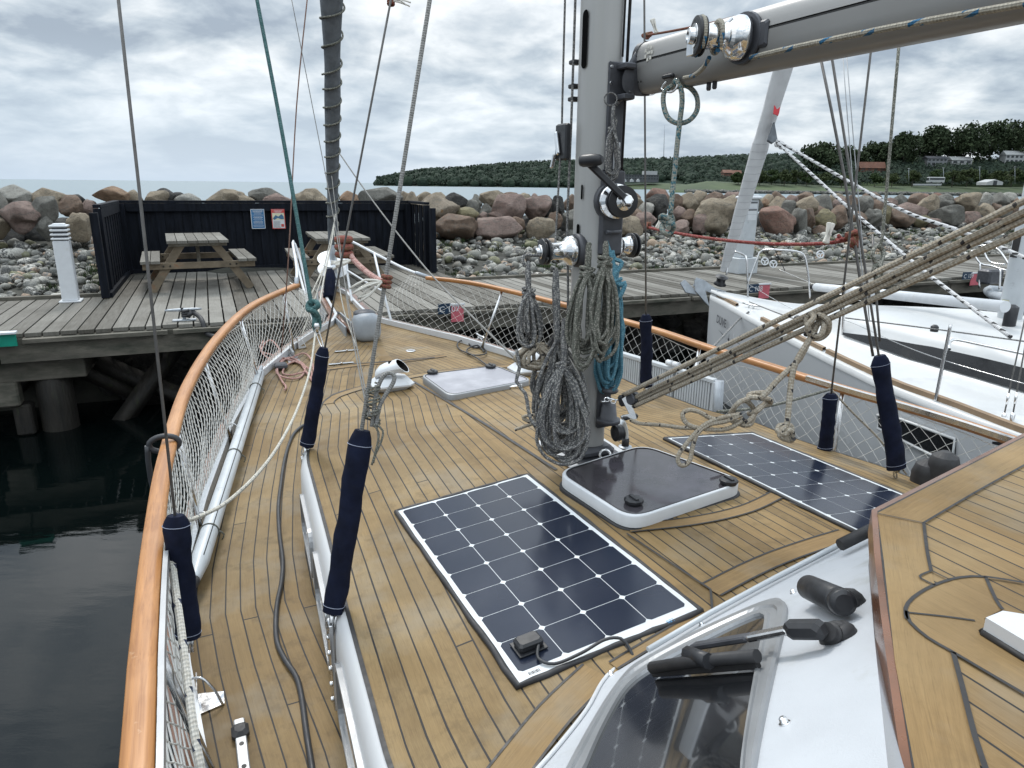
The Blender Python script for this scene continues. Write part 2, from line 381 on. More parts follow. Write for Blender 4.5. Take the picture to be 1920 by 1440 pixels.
M['void'] = simple('dark opening', (.004, .004, .004), .95, var=0, spec=.05)
M['steel'] = simple('stainless steel', (.62, .62, .62), .2, 1.0, var=.1, scale=30)
M['chrome'] = simple('polished steel', (.78, .78, .78), .1, 1.0, var=.05, scale=20)
M['wire'] = simple('rigging wire', (.11, .105, .10), .45, .35, var=.2, scale=40)
M['wirelight'] = rope('sheathed wire', (.30, .295, .28), (.22, .22, .21), .3)
M['rustwire'] = rope('brown line', (.27, .16, .13), (.33, .22, .18), .4)
M['blk'] = simple('black plastic', (.018, .019, .022), .42, var=.3, scale=20)
M['rub'] = simple('black rubber', (.025, .025, .027), .6, var=.25, scale=20, bump=.0005)
M['dgrey'] = simple('dark grey casting', (.075, .078, .088), .5, .3, var=.25, scale=18, bump=.0004, bscale=200)
M['navy'] = simple('navy canvas', (.006, .009, .024), .85, var=.4, scale=18, bump=.0007, bscale=700, spec=.2)
M['thread'] = simple('pale stitching', (.30, .33, .42), .8)
M['canvas'] = simple('grey canvas sleeve', (.15, .165, .18), .85, var=.3, scale=9, bump=.012, bscale=7, spec=.2)
M['whitecanvas'] = simple('white sail sleeve', (.54, .545, .55), .75, var=.1, scale=5, bump=.01, bscale=6, spec=.2)
M['net'] = simple('white net cord', (.66, .65, .61), .8, var=.15, scale=14)
M['rg'] = rope('grey rope', (.15, .152, .155), (.42, .41, .385), .36)
M['rgreen'] = rope('grey green rope', (.15, .155, .13), (.34, .33, .29), .35)
M['rtan'] = rope('tan rope', (.37, .32, .25), (.44, .40, .33), .4, fleck=((.03, .03, .035), .62, .11))
M['rboom'] = rope('white blue rope', (.44, .41, .34), (.36, .33, .27), .4, fleck=((.02, .14, .28), .4, .3))
M['rteal'] = rope('teal fleck rope', (.30, .31, .27), (.06, .16, .19), .3)
M['rwhite'] = rope('white rope', (.62, .60, .53), (.5, .47, .40), .25, fleck=((.12, .13, .16), 1.3, .12))
M['rdot'] = rope('white dotted rope', (.66, .64, .58), (.60, .57, .5), .3, fleck=((.02, .03, .07), .5, .18))
M['rspiral'] = rope('black white line', (.66, .66, .66), (.6, .6, .6), .2, fleck=((.02, .02, .02), 1.1, .5))
M['rblue'] = rope('pale blue rope', (.10, .25, .33), (.16, .34, .42), .35)
M['rpink'] = rope('faded pink rope', (.52, .33, .29), (.36, .17, .15), .3)
M['rred'] = rope('red rope', (.28, .06, .055), (.38, .15, .13), .35)
M['rbrown'] = rope('brown red rope', (.26, .09, .07), (.2, .12, .07), .4)
M['rgrn'] = rope('dark green rope', (.05, .12, .12), (.09, .17, .17), .4)
M['frayed'] = simple('frayed white strand', (.66, .64, .58), .85, var=.1)
M['hose'] = simple('black hose', (.03, .032, .036), .5, var=.2)
M['glassdark'] = simple('dark window glass', (.012, .013, .015), .03, var=0, spec=.8, rvar=.01, coat=.6)
M['acryl'] = simple('smoked acrylic', (.045, .042, .047), .09, var=.25, scale=2.5, rvar=.05, stain=((.10, .09, .11), 3, .5, .8))
M['frost'] = simple('weathered acrylic', (.30, .30, .33), .4, var=.1, scale=5, stain=((.40, .40, .43), 6, .45, .7))
M['solar'] = simple('solar cell', (.016, .021, .036), .16, var=.2, scale=1.5, rvar=.05, spec=.5)
M['solarback'] = simple('white panel sheet', (.60, .63, .65), .35, var=.04, stain=((.58, .60, .60), 7, .5, .75))
M['white'] = simple('white paint', (.62, .64, .66), .45, var=.05, stain=((.55, .55, .53), 8, .6, .8))
M['galv'] = simple('galvanised steel', (.38, .41, .44), .5, .5, var=.15, scale=12)
M['greyplast'] = simple('grey plastic cover', (.30, .33, .36), .45, var=.08, scale=8, stain=((.22, .24, .26), 9, .55, .8))
# ================================================================ more materials for the place
def pierwood():
    m, nt, bs = newmat('weathered pier plank'); g = NT(nt); uv = g.uv(); s = g.sep(uv)
    fib = g.noise(g.scl(uv, 55, 3.2, 1), 1.0, 5, .65, .3); knot = g.noise(g.scl(uv, 9, 1.6, 1), 1.0, 4, .6, 1.2)
    idn = g.white(g.comb(g.m('FLOOR', g.m('DIVIDE', s[0], 10.0)), 2.0))
    big = g.noise(g.obj(), 1.1, 6, .62)
    f = g.m('ADD', g.m('ADD', g.m('MULTIPLY', fib, .35), g.m('MULTIPLY', knot, .25)), g.m('MULTIPLY', idn, .4))
    c = g.mix(g.rng(f, .3, .68), (.068, .062, .050), (.215, .207, .185))
    c = g.mix(g.rng(big, .5, .72, 0, .55), c, (.055, .05, .038))
    g.set(bs.inputs['Base Color'], c); bs.inputs['Roughness'].default_value = .75; bs.inputs['Specular IOR Level'].default_value = .25
    g.set(bs.inputs['Normal'], g.bump(fib, .003, .7)); return m
M['pierdeck'] = pierwood()
M['pierbeam'] = simple('weathered beam', (.115, .105, .085), .8, var=.4, scale=2.2, bump=.004, bscale=22, stretch=(1, 1, 3), stain=((.045, .048, .035), 2.3, .45, .7))
M['piledark'] = simple('wet pile wood', (.014, .012, .009), .7, var=.7, scale=3, bump=.012, bscale=14, stretch=(3, 3, .5), stain=((.028, .034, .012), 4, .58, .72))
M['tarred'] = simple('black stained boards', (.007, .009, .014), .75, var=.5, scale=5, bump=.001, bscale=60, spec=.15, stretch=(4, 4, .6), stain=((.014, .016, .019), 4, .6, .85))
M['tablewood'] = simple('grey picnic wood', (.15, .13, .10), .75, var=.4, scale=9, bump=.0015, bscale=70, stretch=(1, 1, 1), stain=((.27, .26, .22), 6, .45, .7))
M['tableleg'] = simple('brown picnic wood', (.165, .13, .088), .75, var=.35, scale=6, bump=.001, stain=((.22, .075, .018), 3.2, .58, .72))
def rock(name, a, b, c3, sc=1.3, lich=0, light=None):
    k_ = 1.3 if 'dark' not in name else .9
    a, b, c3 = mul(a, k_), mul(b, k_), mul(c3, k_)
    a = tuple(lerp(x, sum(a)/3, .12) for x in a); b = tuple(lerp(x, sum(b)/3, .12) for x in b)
    m, nt, bs = newmat(name); g = NT(nt); o = g.obj()
    n = g.noise(o, sc*1.6, 8, .65, .4); c = g.mix(g.rng(n, .32, .68), a, b)
    c = g.mix(g.rng(g.noise(o, 6*sc, 6, .75), .5, .7, 0, .75), c, c3)
    sp = g.voro(o, 95); c = g.mix(g.rng(sp, 0, .5, .4, 0), c, mul(a, .35))
    if lich: c = g.mix(g.rng(g.noise(o, 3.1, 5, .7), .62, .68), c, (.42, .2, .03))
    c = g.mix(g.rng(g.noise(g.scl(o, 1, 1, 3), 2.3*sc, 6, .7, 1.5), .52, .62, 0, .6), c, (.17, .16, .14))
    c = g.mix(g.rng(g.noise(o, 24, 5, .8), .55, .66, 0, .7), c, mul(c3, .55))
    g.set(bs.inputs['Base Color'], c); bs.inputs['Roughness'].default_value = .85; bs.inputs['Specular IOR Level'].default_value = .22
    g.set(bs.inputs['Normal'], g.bump(g.m('ADD', g.noise(o, 5, 9, .72), g.m('MULTIPLY', g.noise(o, 40, 5, .75), .35)), .14, .9)); return m
RK = dict(r=('reddish', rock('red granite', (.21, .115, .085), (.31, .195, .15), (.14, .085, .07))),
    p=('pinkish', rock('pink granite', (.22, .15, .125), (.32, .24, .205), (.15, .11, .10))),
    b=('brown', rock('brown stone', (.15, .10, .072), (.27, .19, .135), (.10, .08, .065))),
    g=('grey', rock('grey stone', (.125, .122, .108), (.25, .245, .215), (.09, .09, .08))),
    t=('tan', rock('tan stone', (.24, .19, .13), (.37, .31, .225), (.14, .12, .09))),
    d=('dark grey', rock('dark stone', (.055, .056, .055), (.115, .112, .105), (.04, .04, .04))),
    o=('orange brown', rock('orange stone', (.27, .165, .10), (.38, .26, .17), (.17, .11, .07))),
    y=('yellowish', rock('yellow stone', (.22, .19, .10), (.32, .28, .17), (.13, .12, .08))),
    w=('pale', rock('pale stone', (.27, .265, .235), (.40, .39, .35), (.18, .17, .15))),
    l=('lichen spotted tan', rock('lichen stone', (.22, .18, .13), (.35, .29, .22), (.14, .12, .09), lich=1)))
def leafmat(name, a, b, sc=.12):
    m, nt, bs = newmat(name); g = NT(nt); o = g.obj()
    geo = nt.nodes.new('ShaderNodeNewGeometry')
    n = g.noise(o, sc, 4, .6); w = g.noise(o, sc*9, 3, .7)
    c = g.mix(g.rng(g.m('ADD', g.m('MULTIPLY', n, .6), g.m('MULTIPLY', w, .4)), .35, .65), a, b)
    g.set(bs.inputs['Base Color'], c); bs.inputs['Roughness'].default_value = .8; bs.inputs['Specular IOR Level'].default_value = .15
    return m
M['leafdark'] = leafmat('dark beech foliage', (.013, .022, .017), (.032, .050, .031))  # far foliage lightened and blued in its colour to stand in for haze
M['leafmid'] = leafmat('green foliage', (.020, .036, .013), (.055, .082, .030))
M['leafolive'] = leafmat('olive foliage', (.030, .044, .017), (.070, .088, .038))
M['beech'] = leafmat('beech foliage', (.022, .034, .019), (.055, .076, .036))
M['trunk'] = simple('bark', (.10, .09, .075), .9, var=.3, scale=1)
def grassmat():
    m, nt, bs = newmat('grass bank'); g = NT(nt); o = g.obj()
    c = g.mix(g.rng(g.noise(o, .03, 5, .6), .4, .62), (.03, .048, .018), (.06, .085, .032))
    c = g.mix(g.rng(g.noise(o, .22, 6, .7), .5, .68, 0, .8), c, (.035, .05, .02))
    g.set(bs.inputs['Base Color'], c); bs.inputs['Roughness'].default_value = .9; return m
M['grass'] = grassmat()
M['shorerock'] = simple('shore stones', (.10, .10, .09), .9, var=.6, scale=.35, stain=((.22, .21, .19), .9, .5, .7))
def rubblemat():
    m, nt, bs = newmat('rubble stone'); g = NT(nt); uv = g.uv(); s = g.sep(uv); o = g.obj()
    r = g.white(g.comb(s[0], 1.0)); r2 = g.white(g.comb(s[0], 5.0))
    base = g.mix(r, (.10, .105, .10), (.27, .265, .235))
    base = g.mix(g.m('GREATER_THAN', r2, .88), base, (.30, .215, .15))
    base = g.mix(g.m('LESS_THAN', r2, .10), base, (.42, .41, .37))
    base = g.mix(g.m('LESS_THAN', g.white(g.comb(s[0], 8.0)), .14), base, (.15, .15, .085))
    mot = g.noise(o, 13, 6, .8); f2 = g.m('GREATER_THAN', g.white(g.comb(s[0], 12.0)), .5)
    c = g.mix(g.m('MULTIPLY', g.rng(mot, .47, .53), f2), base, (.05, .052, .052))
    c = g.mix(g.m('MULTIPLY', g.rng(g.noise(o, 8, 5, .8), .56, .6), f2), c, (.55, .54, .5))
    g.set(bs.inputs['Base Color'], c); bs.inputs['Roughness'].default_value = .75
    g.set(bs.inputs['Normal'], g.bump(g.noise(o, 25, 6, .7), .02, .8)); return m
M['rubble'] = rubblemat()
M['soil'] = simple('dark soil', (.035, .035, .028), .95, var=.5, scale=2, bump=.03, bscale=6)
def watermat(name, deep, rough, s1, d1, s2, d2):
    m, nt, bs = newmat(name); g = NT(nt); o = g.obj()
    g.set(bs.inputs['Base Color'], deep); bs.inputs['Roughness'].default_value = rough; bs.inputs['IOR'].default_value = 1.333
    h = g.bump(g.noise(g.scl(o, 1, 2.2, 1), s1, 3, .5), d1, 1.0); h = g.bump(g.noise(g.scl(o, 1, 3.0, 1), s2, 4, .6), d2, 1.0, h)
    g.set(bs.inputs['Normal'], h); return m
M['harbour'] = watermat('harbour water', (.0015, .003, .003), .012, .7, .008, 4.2, .0007)
M['sea'] = watermat('open sea', (.16, .21, .235), .42, .10, .22, .8, .05)
rnd = random.Random(7)
# ================================================================ ground, water, terrain
def sheet(name, pts, mat):
    b = MB(); b.poly(pts, [(p[0], p[1]) for p in pts]); o = b.build(name, mat, origin=(0, 0, 0)); o['kind'] = 'structure'; return o
sheet('seabed', [(-30000, -3000, -3.2), (30000, -3000, -3.2), (30000, 50000, -3.2), (-30000, 50000, -3.2)], M['soil'])
b = MB(); b.poly([P(-200, 7.5, 0), P(-200, -160, 0), P(400, -160, 0), P(400, 7.5, 0)]); o = b.build('harbour_water', M['harbour'], origin=(0, 0, 0)); o['kind'] = 'structure'
b = MB(); b.poly([P(-30000, 7.5, 0), P(40000, 7.5, 0), P(40000, 45000, 0), P(-30000, 45000, 0)]); o = b.build('sea', M['sea'], origin=(0, 0, 0)); o['kind'] = 'structure'
prof = [(-3, -3.15), (-0.3, -1.2), (0.9, -.35), (1.8, .45), (2.6, .93), (3.6, 1.05), (5.3, 1.22), (7.2, 1.42), (8.0, 1.62), (9.3, 1.75), (11, 1.2), (14, -.6), (18, -3.2)]
def gz(t): return interp([q[0] for q in prof], [q[1] for q in prof], t)
b = MB(); rows = []
for i in range(241):
    a = -30+i*.42; row = []
    for t, z in prof:
        q = P(a, t, z); row.append(q+ZV*(noise.noise(q*1.3)*.10)*(1 if z > -1 else .2))
    rows.append(row)
b.grid(rows, flip=False); o = b.build('breakwater_bank', M['soil'], origin=(0, 0, 0)); o['kind'] = 'structure'
# ---- stones
def ico(sub):
    import bmesh
    bm = bmesh.new(); bmesh.ops.create_icosphere(bm, subdivisions=sub, radius=1)
    v = [x.co.copy() for x in bm.verts]; f = [[y.index for y in x.verts] for x in bm.faces]; bm.free(); return v, f
I1, I2, I3, I4 = ico(1), ico(2), ico(3), ico(4)
def stone(seed, base, ang=.5, amp=.16):
    r = random.Random(seed); vs = []
    pl = [(Vector((r.uniform(-1, 1), r.uniform(-1, 1), r.uniform(-.6, 1))).normalized(), r.uniform(.60, .90)) for _ in range(int(3+ang*9))]
    off = Vector((r.uniform(0, 50), r.uniform(0, 50), r.uniform(0, 50)))
    for v in base[0]:
        q = v*(1+amp*noise.noise(v*1.3+off)*1.9+amp*.5*noise.noise(v*3.1+off)+amp*.22*noise.noise(v*7.3+off))
        for nrm, d in pl:
            k = q.dot(nrm)-d
            if k > 0: q = q-nrm*k*.9
        vs.append(q)
    # normalise
    for ax in range(3):
        lo = min(v[ax] for v in vs); hi = max(v[ax] for v in vs)
        for v in vs: v[ax] = (v[ax]-(lo+hi)/2)/((hi-lo)/2)
    return vs
rub = MB(); proto = [stone(900+i, I2, .5, .22) for i in range(14)]
def put_stone(mb, c, r, sq, rot, k, idn):
    R = Matrix.Rotation(rot, 3, 'Z') @ Matrix.Rotation(rnd.uniform(-.4, .4), 3, 'X')
    n = mb.add([c+R @ Vector((v.x*r, v.y*r*rnd_a, v.z*r*sq)) for v in proto[k]])
    for f in I2[1]: mb.face([n+i for i in f], [(idn, 0)]*3, True)
cnt = 0
for i in range(5200):
    a = rnd.uniform(-11, 24); t = rnd.uniform(2.62, 7.9)
    if -5.4 < a < .15 and t < 5.45: continue
    if rnd.random() > (1 if a < 12 else .75): continue
    rnd_a = rnd.uniform(.6, 1); r = rnd.uniform(.045, .12)*(1.7 if rnd.random() < .12 else 1); sq = rnd.uniform(.5, .85)
    put_stone(rub, P(a, t, gz(t)+r*.25+rnd.uniform(-.02, .05)), r, sq, rnd.uniform(0, 6.28), rnd.randrange(14), rnd.randint(1, 900)); cnt += 1
und = MB()
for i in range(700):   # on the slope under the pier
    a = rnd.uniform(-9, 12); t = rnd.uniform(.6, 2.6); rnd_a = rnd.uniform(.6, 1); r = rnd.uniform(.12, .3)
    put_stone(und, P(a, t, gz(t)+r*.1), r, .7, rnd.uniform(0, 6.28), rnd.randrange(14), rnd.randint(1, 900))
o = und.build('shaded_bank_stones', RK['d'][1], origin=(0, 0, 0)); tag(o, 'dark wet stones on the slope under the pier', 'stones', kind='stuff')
o = rub.build('rubble_stones', M['rubble'], origin=(0, 0, 0)); tag(o, 'loose grey, white and mottled beach stones covering the slope between pier and boulders', 'rubble', kind='stuff')
gt = MB()
for i in range(330):
    a = rnd.uniform(-10, 22); t = rnd.uniform(2.7, 7.4)
    if -5.4 < a < .15 and t < 5.5: continue
    if noise.noise(Vector((a*.5, t*.7, 3))) < .02: continue
    c = P(a, t, gz(t)+.08)
    for k in range(46):
        th = rnd.uniform(0, 6.28); ln = rnd.uniform(.04, .13); w = rnd.uniform(.004, .010)
        p0 = c+Vector((rnd.gauss(0, .10), rnd.gauss(0, .10), 0)); d = Vector((math.cos(th)*.5, math.sin(th)*.5, 1)).normalized(); sd_ = Vector((-math.sin(th), math.cos(th), 0))*w
        gt.poly([p0-sd_, p0+sd_, p0+d*ln])
o = gt.build('grass_tufts', M['leafmid'], origin=(0, 0, 0)); tag(o, 'small green weeds and grass tufts growing between the beach stones', 'grass', kind='stuff')
M['leafmid'].node_tree  # shared foliage green
# ---- boulders, surveyed one by one: centre x, y, width, height in photo pixels, colour, angular
BL = """25 370 62 42 w 1|32 409 72 56 p 1|88 376 66 42 t 1|75 402 45 60 g 1|130 386 46 36 b 0|83 430 30 42 g 1|143 427 40 50 t 0|204 367 62 32 o 0|246 369 34 22 t 0|162 388 30 24 p 0|138 373 30 14 d 0|290 370 46 22 t 0|310 366 36 22 d 0|334 369 26 14 d 0|352 373 48 18 w 0|425 370 90 26 t 0|498 364 66 20 g 0|517 373 56 18 p 0|582 369 66 26 t 0|656 371 40 22 o 0|712 370 80 34 g 1|752 374 32 26 t 0|770 376 30 28 t 0|795 369 32 16 t 0|820 392 78 50 l 1|825 371 34 18 t 0|855 378 42 30 d 0|890 375 28 18 g 0|887 390 32 26 g 0|921 374 46 30 t 0|914 397 32 26 g 0|875 403 46 26 y 0|851 426 84 44 b 0|934 429 88 42 p 0|935 407 38 20 p 0|905 407 18 18 p 1|954 392 64 50 p 1|956 371 30 18 b 0|983 380 32 32 t 0|1008 393 50 48 p 1|1001 372 20 16 p 0|1023 388 32 36 d 0|1045 388 28 38 d 0|967 422 34 28 b 0|1015 431 56 42 t 0|1042 417 26 36 b 0|806 426 16 34 p 0|860 388 30 18 b 0|1071 382 34 32 b 0|1075 412 40 40 g 0|1095 428 36 34 t 0|1100 384 34 28 t 0|1122 400 34 34 g 0|1166 371 32 22 t 0|1190 368 24 12 b 0|1188 382 44 32 t 0|1152 396 30 36 b 0|1173 399 22 22 p 1|1211 398 30 32 w 0|1174 426 64 42 t 0|1145 425 26 32 t 0|1193 406 30 26 b 0|1211 415 38 32 p 0|1234 365 44 20 r 1|1233 390 42 46 d 1|1265 385 28 38 b 0|1291 383 36 40 t 0|1312 373 30 26 t 0|1273 402 26 28 p 1|1292 410 32 32 b 1|1315 420 32 38 p 1|1276 430 36 32 p 0|1338 408 74 64 t 0|1338 382 40 36 b 0|1345 369 36 16 b 1|1373 383 42 32 t 0|1376 367 38 12 p 0|1372 405 28 34 g 0|1398 376 30 26 b 0|1394 414 34 44 g 0|1416 380 30 24 g 0|1439 376 30 20 t 0|1437 383 18 18 o 0|1463 372 36 22 b 1|1457 385 34 28 t 0|1457 414 68 48 r 0|1475 392 30 28 g 1|1489 391 24 20 g 0|1487 376 22 18 p 0|1513 385 42 32 t 0|1512 368 36 14 b 0|1501 416 34 46 g 0|1519 413 26 40 b 0|1546 412 40 36 y 0|1539 434 30 22 b 1|1543 381 36 28 g 0|1541 398 28 20 b 0|1574 411 42 46 b 0|1575 382 28 24 p 1|1570 372 36 16 t 0|1598 380 26 24 b 0|1600 398 22 24 d 0|1620 384 32 28 g 1|1634 374 46 22 b 1|1614 411 30 26 b 0|1637 409 40 32 g 0|1645 389 28 28 b 0|1664 402 16 38 y 0|1690 409 52 34 b 0|1703 399 62 34 p 0|1668 389 20 20 p 0|1674 380 26 16 p 0|1690 374 28 18 g 0|1720 378 40 26 b 0|1744 384 38 36 t 0|1740 399 24 20 b 1|1729 416 32 24 y 1|1751 420 26 20 p 1|1730 370 40 12 r 0|1762 370 34 14 r 0|1773 380 42 28 g 1|1802 379 32 24 r 1|1820 380 42 34 t 0|1823 390 30 22 t 0|1781 406 56 40 g 0|1827 413 44 30 p 0|1849 375 30 24 w 0|1877 375 44 24 g 0|1897 370 30 16 w 0|1852 398 36 28 t 0|1869 389 26 14 b 0|1885 402 30 30 g 0|1908 388 30 28 b 0|1880 425 40 30 b 0|1912 418 34 34 t 0|-25 385 60 50 g 1|-30 425 60 46 t 0|1945 385 50 40 t 0|1950 420 50 44 g 0"""
MARKS = [(-60, 152, 'left picture edge', 'r'), (152, 480, 'left end of windbreak', 'r'), (480, 803, 'right end of windbreak', 'l'), (803, 1048, 'right end of windbreak', 'r'), (1048, 1240, 'mast', 'r'), (1240, 1405, 'power pedestal', 'l'), (1405, 1640, 'power pedestal', 'r'), (1640, 2000, 'right picture edge', 'l')]
ORDN = ['first', 'second', 'third', 'fourth', 'fifth', 'sixth', 'seventh', 'eighth', 'ninth', 'tenth', 'eleventh', 'twelfth', 'thirteenth', 'fourteenth', 'fifteenth', 'sixteenth', 'seventeenth']
bl = []
for k, e in enumerate(BL.split('|')):
    x, y, w, h, c, an = e.split(); bl.append([k, float(x), float(y), float(w), float(h), c, int(an)])
lab = {}
for (x0, x1, nm, sdn) in MARKS:
    for rw, (ya, yb) in (('lower', (400, 999)), ('upper', (0, 400))):
        sel = sorted([q for q in bl if x0 <= q[1] < x1 and ya <= q[2] < yb], key=lambda q: q[1], reverse=(sdn == 'l'))
        cc = {}
        for q in sel:
            colr = RK[q[5]][0]; cc[colr] = cc.get(colr, 0)+1
            shp = 'angular' if q[6] else 'rounded'
            size = 'large ' if q[3]*q[4] > 2200 else ('small ' if q[3]*q[4] < 560 else '')
            sd2 = {'r': 'right of', 'l': 'left of'}[sdn]
            if 'windbreak' in nm: sd2 = {'r': 'rightward from', 'l': 'leftward from'}[sdn]
            lab[q[0]] = '%s%s %s boulder, %s such %s %s, %s row' % (size, colr.replace(' spotted tan', ' spotted'), shp, ORDN[cc[colr]-1], sd2, nm, rw)
for k, x, y, w, h, c, an in bl:
    base = y+h/2; t = 7.3+max(0, (438-base))*.033
    if y < 400 and h < 30: t += .5
    n = PN; ctr = plane(x, y, P(0, t, 0), n); d = (ctr-CAM).dot(fw); pw = d/F
    rx, rz = w*pw*.5*1.06, h*pw*.5*1.12
    if y < 400 and h < 30: rz *= 1.5; ctr = ctr-ZV*(rz*.28)   # far row shows only its top
    ry = .5*(rx+rz)*1.0
    vs = stone(k*13+5, I4 if w*h > 900 else I3, 1.9 if an else (1.2 if k % 3 else .6), .26 if an else .2); b = MB()
    X = rt.copy(); X.z = 0; X.normalize(); Yd = Vector((0, 1, 0))
    n0 = b.add([ctr+X*v.x*rx+Yd*(v.y*ry+ry*.3)+ZV*v.z*rz for v in vs])
    for f in (I4 if w*h > 900 else I3)[1]: b.face([n0+i for i in f], None, True)
    o = b.build('boulder', RK[c][1]); tag(o, lab[k], 'boulder', 'boulders piled along the breakwater')
# filler boulders of the mound that only show as dark gaps
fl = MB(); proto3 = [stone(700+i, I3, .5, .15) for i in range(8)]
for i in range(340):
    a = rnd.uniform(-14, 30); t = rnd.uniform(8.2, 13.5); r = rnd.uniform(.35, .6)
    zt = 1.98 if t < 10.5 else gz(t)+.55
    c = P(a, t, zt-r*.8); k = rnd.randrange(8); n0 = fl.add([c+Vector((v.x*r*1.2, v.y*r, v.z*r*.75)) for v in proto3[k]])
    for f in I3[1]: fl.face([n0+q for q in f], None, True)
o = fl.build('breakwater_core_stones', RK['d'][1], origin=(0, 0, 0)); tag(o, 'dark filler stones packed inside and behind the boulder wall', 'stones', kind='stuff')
# ================================================================ pier
pier = thing('wooden_pier', 'long weathered grey plank pier on timber piles along the stone bank', 'pier', P(0, 1.3, 1.2))
b = MB(); i = 0
def board(mb, c, x, y, z, idn):
    """planks with UV.x across + 10*id, UV.y along y"""
    s0 = len(mb.f); mb.box(c, x, y, z, 0); lx, ly = x.length, y.length
    for q in range(s0, len(mb.f)):
        f = mb.f[q]; uv = []
        for vi in f:
            dlt = mb.v[vi]-c; uv.append((idn*10+.5+dlt.dot(x)/lx, dlt.dot(y)/ly+idn*1.7+dlt.dot(z.normalized())))
        mb.uv[q] = uv
a = -16.0
while a < 34:
    w = .168; i += 1; c0 = 0.0; c1 = 2.56
    if -5.35 < a < -.0: c1 = 5.25
    dz = rnd.uniform(-.003, .003); jt = rnd.uniform(-.02, .02)
    board(b, P(a+w/2, (c0+c1)/2+jt, 1.178+dz), PD*(w/2-.009), PN*((c1-c0)/2), ZV*.021, i)
    a += w
b.build('deck_planks', M['pierdeck'], pier)
b = MB()
for k in range(10):
    a0 = -16+k*5; board(b, P(a0+2.5, .02, 1.02), PN*.05, PD*2.49, ZV*.13, 500+k)
    board(b, P(a0+2.5, 2.5, 1.02), PN*.05, PD*2.49, ZV*.13, 520+k); board(b, P(a0+2.5, 1.3, 1.02), PN*.06, PD*2.49, ZV*.12, 540+k)
b.build('edge_beam', M['pierbeam'], pier)
b = MB()
for k, (a0, a1) in enumerate(((-16, -10.6), (-10.59, -5.3), (.06, 5), (5.01, 10), (10.01, 15), (15.01, 20), (20.01, 27), (27.01, 34))):
    b = MB(); board(b, P((a0+a1)/2, 2.60, 1.215), PN*.045, PD*((a1-a0)/2), ZV*.03, 600+k); b.build('kerb_beam', M['pierbeam'], pier)
b = MB()
for k in range(34):
    board(b, P(-16+k*1.46+.73, -.075, 1.13), PN*.03, PD*.70, ZV*.022, 700+k)
b.build('edge_trim', M['pierbeam'], pier)
def pile_at(a, t, r, top, big=False):
    m = MB(); m.lathe(P(a, t, -3), ZV, [(0, r), (2.6, r*1.02), (3.3, r), (3+top, r*.96)], 16)
    m.build('pile', M['piledark'], pier)
pile_at(-5.62, .35, .19, .86, True)
for a in (-9.5, -1.6, 1.8, 5.2, 8.6, 12.0, 15.4): pile_at(a, .35, .15, .86)
for a in (-8.0, -4.6, -1.2, 2.2, 5.6, 9.0): pile_at(a, 2.2, .13, .86)
b = MB(); b.box(P(-5.75, .5, .76), PD*.50, PN*.35, ZV*.13, .01); b.build('cross_head', M['pierbeam'], pier)
b = MB(); b.box(P(-6.05, .2, .50), PD*.13, PN*.1, ZV*.14, .02); b.build('timber_block', M['pierbeam'], pier)
b = MB(); b.box(P(-5.93, .25, .18), PD*.09, PN*.1, ZV*.18, .02); b.build('timber_block', M['piledark'], pier)
for a in (-9.5, -1.6, 1.8, 5.2, 8.6, 12.0):
    b = MB(); b.box(P(a, 1.3, .80), PD*.09, PN*1.3, ZV*.09, .01); b.build('cross_head', M['pierbeam'], pier)
for (a0, t0, z0, a1, t1, z1) in ((-5.45, .4, -.6, -4.3, .5, .85), (-5.5, .5, .75, -4.3, 1.2, -.3), (-1.5, .3, -.8, -.2, .4, .85), (-5.2, .6, .7, -3.0, .7, -.7), (-2.6, .3, .8, -3.4, .3, -.9)):
    b = MB(); b.tube([P(a0, t0, z0), P(a1, t1, z1)], .11, 4); b.build('brace', M['piledark'], pier)
# green-edged berth board on the pier edge at far left
p0 = plane(-40, 641, P(0, -.14, 0), PN); p1 = plane(31, 637, P(0, -.14, 0), PN)
b = MB(); t = thing('berth_board', 'green plate with white top edge on the pier beam at far left', 'sign', Zp(0, 650, 1.0))
dx = (p1-p0); nn = dx.cross(ZV).normalized()
b.box((p0+p1)/2, dx/2, nn*.015, ZV*.065); M['green'] = simple('green plate', (.0, .22, .15), .45); b.build('plate', M['green'], t)
b = MB(); b.box((p0+p1)/2+ZV*.08, dx/2*1.06, nn*.05, ZV*.010); b.build('top_edge', M['white'], t)
# ---- mooring cleat on the pier with black rope
ca = P(-4.17, .22, 1.2); t = thing('pier_cleat', 'galvanised T-shaped mooring cleat on the pier edge', 'cleat', ca)
b = MB(); b.box(ca+ZV*.008, PD*.13, PN*.05, ZV*.007, .003); b.build('base_plate', M['galv'], t)
b = MB(); b.tube([ca+ZV*.01, ca+ZV*.12], .02, 8); b.build('stem', M['galv'], t)
b = MB(); b.tube([ca+PD*x+ZV*.13 for x in (-.2, -.15, 0, .15, .2)], [.010, .016, .02, .016, .010], 8); b.build('crossbar', M['galv'], t)
b = MB(); pts = [ca+PD*.02+ZV*.08+PN*.03, ca+PD*.06+ZV*.07-PN*.04, ca+PD*.10+ZV*.09, ca+PD*.17-PN*.10+ZV*.05, ca+PD*.2-PN*.2+ZV*.0, ca+PD*.24-PN*.3-ZV*.12, ca+PD*.42-PN*.55-ZV*.15]
b.tube(cr(pts, .02), .028, 8)
b.tube(cr([ca+PD*(.02+.035*math.cos(q*.9))+PN*.035*math.sin(q*.9)+ZV*(.04+.004*q) for q in range(26)], .015), .018, 7)
tag(b.build('mooring_rope', M['rub']), 'black rope tied round the pier cleat leading to the bow', 'rope')
